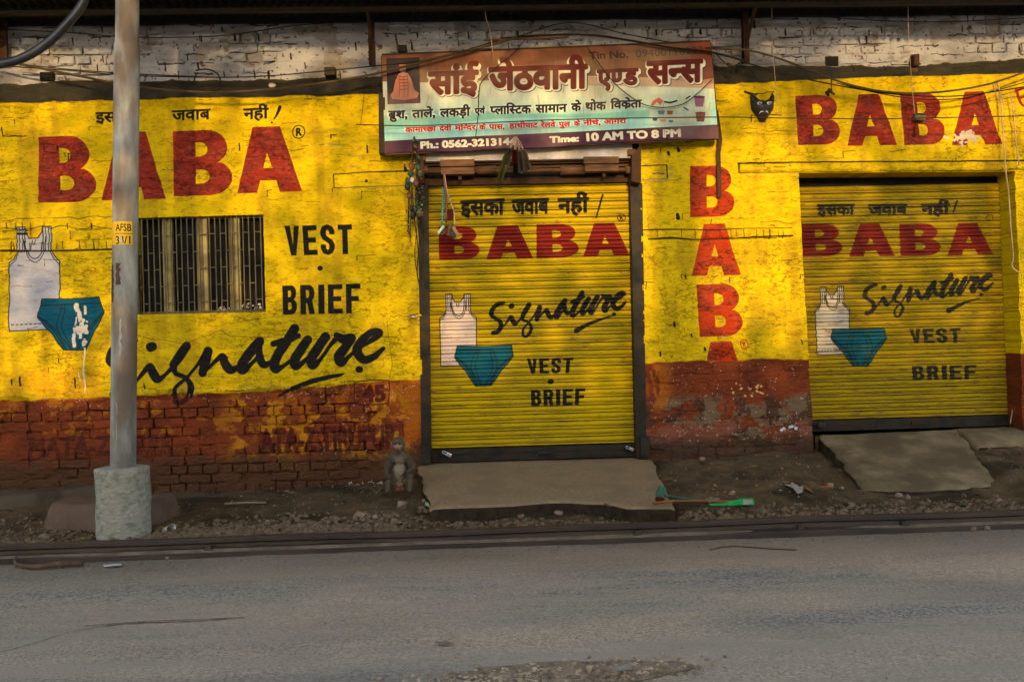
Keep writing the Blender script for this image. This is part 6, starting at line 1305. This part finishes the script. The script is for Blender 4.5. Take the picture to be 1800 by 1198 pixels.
for bn in [o for o in MO.children if o.name.startswith('brow')]:
    a2 = bn.data.color_attributes.new('coat', 'FLOAT_COLOR', 'POINT')
    for i in range(len(bn.data.vertices)): a2.data[i].color = (*[k * .8 for k in base_c[:3]], 1)
M_HAND = plain('monkey_hand_skin', (.20, .17, .14), .7)
for s_, hx_, hy_, hz_, dz in ((-1, -.084, -.080, .114, -1), (1, .046, -.080, .139, -.5)):
    for k in range(4): a = (k - 1.5) * .007; tube('finger', [(hx_ + a * (1 if s_ < 0 else .2), hy_ - .004, hz_ + (0 if s_ < 0 else a)), (hx_ + a * 1.3 - (0 if s_ < 0 else .012), hy_ - .010, hz_ - .012 * (1 if s_ < 0 else .3) + (0 if s_ < 0 else a)), (hx_ + a * 1.5 - (0 if s_ < 0 else .020), hy_ - .002, hz_ - .026 * (1 if s_ < 0 else .3) + (0 if s_ < 0 else a))], [.0045, .004, .003], M_HAND, MO, 6, 3)
    tube('thumb', [(hx_ + s_ * -.010, hy_, hz_ + .004), (hx_ + s_ * -.016, hy_ - .006, hz_ - .008)], [.0042, .003], M_HAND, MO, 6, 0)
for s_ in (-1, 1):
    fx_ = s_ * .078 - (.012 if s_ < 0 else 0)
    for k in range(5): a = (k - 2) * .0075; tube('toe', [(fx_ + a * .7, -.128, .010), (fx_ + a * 1.3, -.146, .009), (fx_ + a * 1.7 + s_ * .002, -.158 + abs(a) * .4, .003)], [.006, .005, .0035], M_HAND, MO, 6, 3)
tube('tail', [(-.02, .09, .03), (-.07, .10, .012), (-.12, .06, .010), (-.135, .01, .010)], [.012, .011, .010, .006], plain('tail_fur', (.30, .26, .20), .9), MO, 8, 6)
# short fur tufts breaking the outline
co = [(v.co.copy(), v.normal.copy()) for v in body.data.vertices]; V, F, Cc = [], [], []
cols_ = [tuple(at.data[i].color) for i in range(len(co))]
for nm_, c_, r_, sq_, cf in (('skull', (-.004, -.006, .345), .047, (.98, .95, .92), lambda p: base_c if p[2] < .37 else tuple(q * .75 for q in base_c)), ('belly', (0, .008, .135), .062, (.98, .86, 1.25), lambda p: belly_c if p[1] < -.02 and abs(p[0]) < .035 else base_c), ('cheek_ruff', (-.004, -.012, .318), .043, (1.08, .75, .62), lambda p: base_c)):
    o = blob(nm_, c_, r_, sq_, M_FUR, MO); a4 = o.data.color_attributes.new('coat', 'FLOAT_COLOR', 'POINT')
    for i, v in enumerate(o.data.vertices):
        p = v.co + Vector(c_); q = cf(p); a4.data[i].color = (*q[:3], 1)
        if not (p.y < -.032 and p.z > .29): co += [(p, v.normal.copy())] * 2; cols_ += [(*q[:3], 1)] * 2
for _ in range(16000):
    i = random.randrange(len(co)); c, nrm = co[i]
    if (c.z > .295 and c.y < -.034 and abs(c.x + .004) < .036) or (c.z < .03 and c.y < -.07): continue
    dwn = Vector((random.uniform(-.3, .3), random.uniform(-.2, .2), -1.0)); d = (nrm * .55 + dwn * .7).normalized() * random.uniform(.010, .020); sd_ = d.cross(nrm).normalized() * .0009; p = c + Vector((random.uniform(-.002, .002),) * 3) - nrm * .001; k = len(V); V += [p - sd_, p + sd_, p + d]; F.append((k, k + 1, k + 2)); g_ = random.uniform(.65, 1.35); Cc += [tuple(q * g_ for q in cols_[i][:3]) + (1,)] * 3
hr = mesh('fur', V, F, M_FUR, MO); hr['kind'] = 'stuff'; a3 = hr.data.color_attributes.new('coat', 'FLOAT_COLOR', 'POINT')
for i, c in enumerate(Cc): a3.data[i].color = c

# ------------------------------------------------------------------ loose stones, rubble and litter
V, F = [], []; shapes = [rock_data(1, 800 + k, (1, .8, .6), 1) for k in range(12)]
def scatter(n, fx_, fy_, fr_, m, name, label, emb=.3, zf=None, cat=None):
    V, F = [], []
    for _ in range(n):
        x = fx_(); y = fy_(x); r = fr_(); z_ = (zf or zg)(x, y); v, f = random.choice(shapes); a = random.uniform(0, 6.28); c, s_ = math.cos(a), math.sin(a); k = len(V); q = random.uniform(.7, 1.3)
        V += [(x + r * (p[0] * c - p[1] * s_), y + r * (p[0] * s_ + p[1] * c) * q, z_ + r * (p[2] + emb)) for p in v]; F += [tuple(t + k for t in ff) for ff in f]
    o = mesh(name, V, F, m); return tag(o, label, cat, kind='stuff')
xr = lambda: random.uniform(-5.5, 6)
scatter(7000, xr, lambda x: float(rail_y(x)) + .09 + abs(random.gauss(0, .16)), lambda: random.uniform(.007, .024) * (1 if random.random() < .88 else 1.7), M_GRAVEL, 'rubble', 'brown broken stones strewn behind the rail')
scatter(1900, lambda: random.uniform(-2.0, -.5), lambda x: float(rail_y(x)) + .12 + abs(random.gauss(0, .22)), lambda: random.uniform(.012, .034), M_GRAVEL, 'rubble', 'coarser brown rubble heaped between pole and ramp')
scatter(900, lambda: random.uniform(-5, -2.5), lambda x: float(rail_y(x)) + .15 + random.random() * .8, lambda: random.uniform(.006, .024), M_GRAVEL, 'rubble', 'rubble and leaves at the far left verge')
scatter(1500, xr, lambda x: float(rail_y(x)) + .1 + random.random() * 1.8, lambda: random.uniform(.003, .010), M_STONE, 'grit', 'fine grit on the earth verge')
rz_ = lambda x, y: float(roadz(np.array(x), np.array(y)))
scatter(900, xr, lambda x: float(rail_y(x)) - .07 - abs(random.gauss(0, .10)), lambda: random.uniform(.003, .010), M_STONE, 'grit', 'fine grit along the road side of the rail', zf=rz_)
scatter(1400, xr, lambda x: random.uniform(-4.5, -1.9), lambda: random.uniform(.0015, .005), M_STONE, 'grit', 'scattered grit on the asphalt', zf=rz_)
scatter(700, lambda: random.gauss(PH[0], .24), lambda x: PH[1] + random.gauss(0, .05) + .03 * (x - PH[0]), lambda: random.uniform(.004, .016), mat('pothole_rubble', (.74, .64, .50), (.40, .32, .24), 9, .95, 0, .003, 60), 'rubble', 'loose broken stones in the pothole', zf=rz_)
zl = lambda n, x, y: (x, y)
STN = [(705, 895, .050, 'pale stone with white droppings in front of the monkey'), (742, 905, .030, 'brown stone beside the narrow ramp corner'), (748, 899, .026, 'sandy lump at the narrow ramp corner'), (982, 910, .032, 'pale broken stone in front of the narrow ramp'), (916, 913, .026, 'small stone by the rail under the narrow ramp'), (1458, 834, .036, 'stone at the foot of the wide ramp'), (1478, 831, .022, 'small stone beside the larger one at the wide ramp'), (1287, 866, .028, 'beige stone lying alone on the earth near the brushes'), (1580, 873, .028, 'pinkish stone on the soil below the wide ramp'), (1596, 876, .022, 'grey stone beside the pinkish one below the wide ramp'),
       (1235, 804, .026, 'pale stone at the foot of the red pillar'), (632, 908, .040, 'larger brown clod in the rubble left of the monkey'), (660, 910, .024, 'small clod beside the larger one left of the monkey'), (752, 915, .03, 'angular stone in the rubble under the narrow ramp'), (1756, 882, .026, 'stone behind the rail at far right')]
for x, y, r, lab in STN:
    g = None
    for it in range(6):
        zc = .12 if it == 0 else zg(g[0], g[1]); g = G(x, y, zc)
    v, f = rock_data(r, int(x * 7 + y), (1, .8, .72)); tag(mesh('stone', v, f, M_STONE, None, False, (g[0], g[1], zg(g[0], g[1]) + r * .35)), lab, 'stone', 'loose stones on the verge')
for x, y, r, lab in [(1396, 917, .026, 'stone resting on the rail foot near the middle right'), (1312, 940, .024, 'left of two pale stones on the road edge by the rail'), (1300, 938, .016, 'small stone next to the pale pair on the road edge'), (1578, 934, .034, 'brown stone on the road edge below the rail joint at right'), (1325, 942, .016, 'right of two pale stones on the road edge by the rail'), (296, 981, .026, 'stone on the road edge right of the pole foot'), (327, 978, .014, 'tiny pointed stone on the road edge right of the pole'), (1710, 932, .024, 'stone on the road edge at far right'), (1735, 931, .022, 'second stone on the road edge at far right')]:
    g = G(x, y, .0); v, f = rock_data(r, int(x * 3 + y), (1, .8, .75)); tag(mesh('stone', v, f, M_STONE, None, False, (g[0], g[1], (.05 if y < 920 else rz_(g[0], g[1])) + r * .5)), lab, 'stone', 'loose stones on the road edge')
def onground(x, y, zdef=None):
    g = G(x, y, .12)
    for _ in range(6): g = G(x, y, zg(g[0], g[1]))
    return g
def sheet_thing(name, label, cat, outline, m, z_=None, crumple=.012, group=None, road=False, lift=.006):
    "a torn or folded scrap: photo outline laid on the earth and crumpled"
    P = [G(x, y, 0) if road else onground(x, y) for x, y in outline]; c = np.mean(np.array(P), 0); V = [(0, 0, lift + crumple)]
    for i, p in enumerate(P):
        q = np.array(p) - c; V.append((q[0] * .55, q[1] * .55, q[2] * .55 + lift + crumple * random.uniform(.2, 1.6)))
    for i, p in enumerate(P): q = np.array(p) - c; V.append((q[0], q[1], q[2] + lift + crumple * random.uniform(0, .9)))
    n = len(P); F = [(0, 1 + i, 1 + (i + 1) % n) for i in range(n)] + [(1 + i, 1 + n + i, 1 + n + (i + 1) % n, 1 + (i + 1) % n) for i in range(n)]
    V += [(a, b, cc - .002) for a, b, cc in V]; m_ = 2 * n + 1; F += [tuple(reversed([t + m_ for t in ff])) for ff in F]
    o = mesh(name, V, F, m, None, False, tuple(c)); return tag(o, label, cat, group)
M_PAPER, M_BLUEP, M_TANP = plain('dirty_white_paper', (.62, .58, .52), .8), plain('dark_blue_wrapper', (.10, .11, .18), .5), plain('tan_wrapper', (.55, .42, .24), .6)
sheet_thing('paper', 'torn dirty white paper lying on the earth right of the brushes', 'paper', [(1376, 844), (1388, 846), (1400, 855), (1413, 858), (1411, 868), (1402, 875), (1394, 864), (1380, 858)], M_PAPER, crumple=.03)
sheet_thing('wrapper', 'dark blue wrapper with white end next to the torn paper', 'wrapper', [(1382, 830), (1390, 833), (1397, 843), (1392, 847), (1385, 840)], M_BLUEP, crumple=.03)
sheet_thing('wrapper', 'twisted tan plastic wrapper beside the torn paper', 'wrapper', [(1396, 842), (1407, 851), (1424, 862), (1433, 871), (1420, 866), (1402, 855)], M_TANP, crumple=.02)
sheet_thing('wrapper', 'grey and orange wrapper tail right of the torn paper', 'wrapper', [(1420, 851), (1448, 855), (1464, 857), (1462, 861), (1440, 862), (1424, 858)], plain('orange_wrapper', (.56, .33, .14), .6), crumple=.015)
sheet_thing('dry_leaf', 'curled pale dry leaf on the earth under the red pillar', 'leaf', [(1322, 832), (1334, 828), (1346, 833), (1343, 838), (1332, 834)], plain('dry_leaf', (.58, .48, .33), .8), crumple=.02)
sheet_thing('scrap', 'small cream scrap on the earth between the ramps', 'scrap', [(1234, 826), (1247, 825), (1246, 829), (1235, 830)], plain('cream_scrap', (.50, .42, .28), .8))
sheet_thing('scrap', 'shiny white scrap at the corner of the narrow ramp', 'scrap', [(1172, 862), (1178, 861), (1185, 867), (1180, 869)], M_EYE, crumple=.01)
sheet_thing('scrap', 'grey plastic scrap under the green brush handle', 'scrap', [(1238, 882), (1250, 878), (1266, 879), (1260, 885), (1245, 887)], plain('grey_film', (.42, .39, .34), .5), crumple=.02)
sheet_thing('scrap', 'pale green scrap at the left front of the narrow ramp', 'scrap', [(748, 885), (756, 889), (755, 892), (747, 888)], plain('mint_scrap', (.60, .68, .50), .6))
sheet_thing('scrap', 'pale leaf scrap by the rail below the narrow ramp', 'scrap', [(1061, 902), (1073, 903), (1072, 907), (1062, 906)], plain('lime_scrap', (.50, .55, .36), .7))
sheet_thing('wrapper', 'pale wrapper right of the wide ramp', 'wrapper', [(1744, 806), (1756, 805), (1760, 810), (1748, 812)], M_PAPER, crumple=.02)
sheet_thing('paper_strip', 'thin white paper strip on the road in front of the pole', 'paper', [(181, 994), (213, 992), (214, 995), (183, 997)], M_EYE, road=True, crumple=.004)
sheet_thing('scrap', 'bright pale flake on the road beside the pothole', 'scrap', [(1073, 1176), (1100, 1170), (1113, 1172), (1110, 1181), (1085, 1184)], plain('pale_flake', (.60, .54, .46), .8), road=True, crumple=.008)
sheet_thing('scrap', 'thin pale flake on the road left of the pothole', 'scrap', [(762, 1130), (785, 1128), (798, 1132), (780, 1134)], plain('beige_flake', (.56, .49, .42), .8), road=True, crumple=.004)
sheet_thing('scrap', 'tiny green scrap on the soil below the wide ramp', 'scrap', [(1683, 886), (1700, 887), (1699, 890), (1686, 889)], M_BEADG, crumple=.006)
for nm_, m_, n_ in (('white', M_EYE, 34), ('grey', M_PAPER, 22), ('yellow', plain('yellow_bit', (.62, .52, .2), .7), 8)):
    V, F = [], []
    for k in range(n_):
        x, y = random.uniform(606, 670), random.gauss(849, 3); c = np.array(onground(x, y)); b = len(V); s0 = random.uniform(.006, .016); a = np.random.default_rng(k + n_).normal(size=(4, 3)) * s0; a[:, 2] = abs(a[:, 2]) * .9 + .004
        V += [tuple(c + q) for q in a]; F += [(b, b + 1, b + 2), (b, b + 2, b + 3)]
    tag(mesh('paper_litter', V, F, m_), nm_ + ' shreds of paper litter left of the monkey', kind='stuff')
g = onground(395, 888); g2 = onground(468, 886); ST_ = tag(mesh('stick', *tube_data([(0, 0, .012), ((g2[0] - g[0]) * .5, (g2[1] - g[1]) * .5, .016 + (g2[2] - g[2]) * .5), (g2[0] - g[0], g2[1] - g[1], .012 + g2[2] - g[2])], [.008, .009, .007], 8, 3), plain('bleached_wood', (.52, .44, .34), .8), None, True, g), 'pale straight stick lying on the earth under the window', 'stick')
g = onground(1062, 893); g2 = onground(1108, 905); tag(mesh('stick', *tube_data([(0, 0, .03), (g2[0] - g[0], g2[1] - g[1], .02 + g2[2] - g[2])], .006, 6, 0), M_WOODB, None, True, g), 'brown twig leaning at the front edge of the narrow ramp', 'stick')
g, g2, g3, g4 = G(30, 985, .02), G(28, 993, .01), G(60, 997, .01), G(146, 990, .015)
tag(mesh('driftwood', *tube_data([(0, 0, .06), (g2[0] - g[0], g2[1] - g[1], .02), (g3[0] - g[0], g3[1] - g[1], .016), ((g3[0] + g4[0]) / 2 - g[0], (g3[1] + g4[1]) / 2 - g[1], .022), (g4[0] - g[0], g4[1] - g[1], .018)], [.006, .010, .014, .018, .016], 8, 5), mat('grey_branch', (.40, .32, .25), (.28, .22, .17), 12, .9, 0, .004, 40), None, True, (g[0], g[1], 0)), 'crooked dry branch lying against the rail at far left', 'branch')
# white paper cup on its side
cg = onground(296, 933); CU = thing('paper_cup', 'crushed white paper cup on the rubble right of the pole foot', 'cup', (cg[0], cg[1], cg[2] + .012)); cu = lathe('cup_wall', [(.022, -.030), (.027, 0), (.031, .030), (.030, .030), (.026, 0), (.021, -.029)], M_EYE, CU, n=20, wob=lambda t, z_, r: .006 * math.sin(2 * t + 1)); cu.rotation_euler = (math.radians(75), 0, math.radians(55)); 
# brushes lying by the rail
def lying(name, lab, pts, r, m, group, zl=.02):
    P = [np.array(onground(x, y)) for x, y in pts]; T = thing(name, lab, 'brush', tuple(P[0]), group); q = [tuple(p - P[0] + np.array([0, 0, zl])) for p in P]; tube('handle', q, r, m, T, 8, 4); return T, P[0]
M_GRN, M_BGRN = plain('dull_green_plastic', (.16, .36, .28), .5), plain('bright_green_plastic', (.05, .62, .30), .4); gr = 'discarded brushes by the rail'
T, o_ = lying('brush', 'dark green plastic brush with upright head, left of the discarded brushes', [(1170, 876), (1195, 880), (1230, 884)], .010, M_GRN, gr); bevelbox('brush_head', (.05, .03, .07), M_GRN, T, (-.03, 0, .045), (0, .4, 0), .006); bevelbox('bristles', (.055, .05, .03), plain('dark_red_bristle', (.28, .10, .07), .9), T, (-.04, -.02, .0), (0, .2, 0), .01)
T, o_ = lying('brush', 'long orange brown stick brush lying across the others', [(1150, 893), (1180, 889), (1230, 888), (1290, 889), (1312, 890)], .0085, plain('orange_wood', (.56, .34, .20), .6), gr, .03); bevelbox('brush_head', (.11, .035, .022), plain('worn_bristle_block', (.48, .34, .25), .9), T, tuple(np.array(onground(1308, 889)) - o_ + np.array([0, 0, .035])), (0, -.12, .1), .006); V, F = [], []
for k in range(60): a = random.uniform(-.05, .05); p = np.array(onground(1308, 889)) - o_ + np.array([a, random.uniform(-.015, .015), .026]); v, f = tube_data([p, p + np.array([random.uniform(-.004, .004), random.uniform(-.01, .004), -.024])], .002, 4, 0); b = len(V); V += v; F += [tuple(t + b for t in ff) for ff in f]
s_ = mesh('bristles', V, F, plain('dark_bristle', (.22, .16, .12), .9), T); s_['kind'] = 'stuff'
P = [(1245, 886), (1270, 885), (1290, 881), (1304, 877), (1325, 877), (1326, 888), (1312, 888), (1296, 888), (1275, 889), (1250, 889)]
og = onground(1290, 893); T = thing('green_paddle', 'bright green plastic paddle with a white label among the discarded brushes', 'paddle', og, gr)
V = []; 
for dz in (.028, .036): V += [tuple(np.array(W(x, y, og[1])) - np.array(og) + np.array([0, (0 if dz == .028 else .012), .004])) for x, y in P]
n = len(P); F = [tuple(range(n - 1, -1, -1)), tuple(range(n, 2 * n))] + [(i, (i + 1) % n, n + (i + 1) % n, n + i) for i in range(n)]; mesh('paddle_blade', V, F, M_BGRN, T)
lb = [(1306, 879), (1322, 879), (1323, 886), (1307, 887)]; V = [tuple(np.array(W(x, y, og[1] - .004)) - np.array(og) + np.array([0, 0, .004])) for x, y in lb]; V += [(v[0], v[1] + .003, v[2]) for v in V]; mesh('label', V, [(3, 2, 1, 0), (4, 5, 6, 7), (0, 1, 5, 4), (1, 2, 6, 5), (2, 3, 7, 6), (3, 0, 4, 7)], M_PAPER, T)
_fa, _fb = G(760, 893, .12), G(1180, 892, .12)
scatter(420, lambda: random.uniform(_fa[0] - .1, _fb[0] + .1), lambda x: float(np.interp(x, [_fa[0], _fb[0]], [_fa[1], _fb[1]])) - .05 + random.gauss(0, .045), lambda: random.uniform(.008, .026), M_GRAVEL, 'rubble', 'broken stones along the front edge of the narrow ramp')
# straws, leaf bits and shreds trodden into the earth
for nm_, m_, n_, s_ in (('pale dry straw and leaf bits strewn on the earth verge', plain('straw_bit', (.56, .48, .34), .9), 260, .022), ('dark leaf litter strewn on the earth verge', plain('leaf_bit', (.24, .18, .11), .9), 300, .020), ('small white and blue plastic bits on the earth verge', M_PAPER, 60, .014)):
    V, F = [], []
    for k in range(n_):
        x = random.uniform(-5, 5.8); y = float(rail_y(x)) + .1 + random.random() ** 1.3 * 1.7; z_ = zg(x, y); a = random.uniform(0, 6.28); L = s_ * random.uniform(.4, 1.5); w_ = L * random.uniform(.15, .6); b = len(V); c, q = math.cos(a), math.sin(a)
        V += [(x - c * L, y - q * L, z_ + .004), (x + q * w_, y - c * w_, z_ + .012), (x + c * L, y + q * L, z_ + random.uniform(.004, .018)), (x - q * w_, y + c * w_, z_ + .007)]; F += [(b, b + 1, b + 2), (b, b + 2, b + 3)]
    tag(mesh('litter', V, F, m_), nm_, kind='stuff')
# a tuft of weed against the pillar and one behind the monkey
def weed(x, y, Y_, lab, n=26, r=.03):
    o = W(x, y, Y_); V, F = [], []
    for _ in range(n):
        c = Vector([random.gauss(0, r * .5) for _ in range(3)]); c.y = -abs(c.y); d = Vector([random.uniform(-1, 1) for _ in range(3)]).normalized() * r * .45; s_ = d.cross(Vector((.3, .5, .8))).normalized() * r * .16; k = len(V); V += [c, c + d * .5 + s_, c + d, c + d * .5 - s_]; F.append((k, k + 1, k + 2, k + 3))
    T = thing('weed', lab, 'plant', o); mesh('leaves', V, F, plain('weed_leaf', (.17, .26, .13), .7), T)['kind'] = 'stuff'; tube('stem', [(0, .02, -r * 1.5), (0, 0, 0)], .002, M_THREAD, T, 5, 0)
weed(1227, 790, -.03, 'small green weed at the foot of the red pillar'); weed(721, 790, -.02, 'small green weed growing from the wall behind the monkey', 16, .03)
# thin dry red-brown straw on the road
cable_pts = [G(x, y, .004) for x, y in ((1248, 963), (1270, 958), (1300, 957), (1340, 960), (1400, 963))]; tag(mesh('straw', *tube_data([np.array(p) - np.array(cable_pts[0]) for p in cable_pts], .004, 5, 5), plain('red_brown_straw', (.40, .24, .20), .8), None, True, (cable_pts[0][0], cable_pts[0][1], rz_(cable_pts[0][0], cable_pts[0][1]) + .004)), 'thin reddish dry stem lying on the road edge', 'stem')
# ------------------------------------------------------------------ added, unseen blockers behind the viewer: they shape sun and shade on the wall
TS = math.tan(SUN_EL); TA = math.tan(SUN_AZ)
FB = thing('blocker_building', 'added low flat roofed building across the street, unseen, shades the lower wall', 'building', (0, -21, 0))
def topz(wz_): return wz_ + 21 * TS  # roof heights follow from the shadow edge wanted on the wall
M_PLAST = mat('dusty_plaster', (.50, .42, .34), (.40, .33, .27), 3)
xs_ = [-16, -4.6, -2.9, -1.2, .6, 1.4, 3.2, 16]; tz = [.95, .72, .86, .80, .95, .80, .98]
for i in range(7): mesh('wall_bay', *box(xs_[i] + .001, xs_[i + 1] - .001, -6, 0, 0, topz(tz[i]) - random.uniform(0, .02)), M_PLAST, FB)
mesh('parapet_post', *merge([box(x, x + .18, -.2, -.02, topz(.7), topz(1.3)) for x in (-5.2, -1.4, 2.9)]), M_PLAST, FB)
mesh('water_tank', *tube_data([(-.55, -1, topz(.8)), (-.55, -1, topz(1.65))], .5, 20, 0), M_PLAST, FB)
M_BARK = mat('bark', (.30, .25, .20), (.2, .16, .12), 8); M_LEAF = mat('tree_leaf', (.22, .28, .13), (.15, .21, .09), 3, .7, 0, 0)
def rect(px, py, x0, y0, x1, y1, s=25): return float(sstep(x0 - s, x0 + s, px) * (1 - sstep(x1 - s, x1 + s, px)) * sstep(y0 - s, y0 + s, py) * (1 - sstep(y1 - s, y1 + s, py)))
def shade(px, py):  # leaf density drawn so sun and shade fall in set places on the wall
    d = .95 + .3 * (float(fbm(np.array(px / 140.), np.array(py / 120.), 611, 3)) - .5) * 2
    for r in ((1120, 235, 1420, 590), (960, 310, 1115, 440), (1460, 50, 1900, 140), (1620, 130, 1900, 260), (0, 84, 125, 152), (150, 78, 200, 152), (240, 84, 300, 152), (455, 78, 612, 145), (60, 600, 185, 720), (400, 165, 560, 345), (245, 170, 306, 345), (1260, 250, 1420, 300), (-300, 150, 130, 225)): d -= (1.1 if r[0] > 900 or r[3] < 160 else .75) * rect(px, py, *r)
    for r in ((306, 150, 396, 340), (650, 30, 1265, 300), (660, 250, 955, 560), (300, 30, 455, 150), (620, 30, 1440, 140), (1260, 60, 1440, 235), (1440, 140, 1640, 290), (1400, 300, 1900, 780), (0, 225, 240, 345), (950, 430, 1120, 700)): d += .35 * rect(px, py, *r)
    return d
trees = [(-6.6, 'added broad leafy tree across the street, leftmost, unseen, shapes the sun patches'), (-1.85, 'added leafy tree across the street, second from the left, unseen, shapes the sun patches'), (2.2, 'added leafy tree across the street, third from the left, unseen, shapes the sun patches'), (7.2, 'added broad leafy tree across the street, rightmost, unseen, shapes the sun patches')]  # unseen trees; the second trunk is set to cast a shadow band
crown = [([], []) for _ in trees]; rg = np.random.default_rng(77)
for _ in range(15000):
    X = rg.uniform(-9.5, 9.5); Z = rg.uniform(.5, 4.6); inside = -5.2 < X < 5.6
    if inside:
        d3 = np.array([X, 0, Z]) - CAM; t = d3 @ _f; px_ = 900 + FPX * (d3 @ _r) / t; py_ = 599 - FPX * (d3 @ _u) / t; p_ = shade(px_, py_)
    else: p_ = .8
    if rg.random() > p_ * .95: continue
    Y = -rg.uniform(14.5, 18); x_, z_ = X - Y * TA, Z - Y * TS; k = int(np.argmin([abs(x_ - (t_[0])) for t_ in trees])); V, F = crown[k]; b = len(V); c = np.array([x_, Y, z_]); s_ = rg.uniform(.045, .10)
    for q in range(2):
        a = rg.normal(size=3); a /= np.linalg.norm(a); e = np.cross(a, rg.normal(size=3)); e /= np.linalg.norm(e); o_ = c + rg.normal(0, .06, 3); b = len(V); V += [tuple(o_ - a * s_), tuple(o_ + e * s_ * .6), tuple(o_ + a * s_), tuple(o_ - e * s_ * .6)]; F.append((b, b + 1, b + 2, b + 3))
for (tx, lab), (V, F) in zip(trees, crown):
    T = thing('blocker_tree', lab, 'tree', (tx, -16.5, 0), 'added trees shaping the sun on the wall'); mesh('crown', [(v[0] - tx, v[1] + 16.5, v[2]) for v in V], F, M_LEAF, T)
    tube('trunk', [(0, 0, -.1), (.0, 0, 2.4), (0, .05, 4.9), (.02, 0, 6.2), (.05, 0, 7.4)], [.24, .20, .18, .17, .04], M_BARK, T, 10, 5)
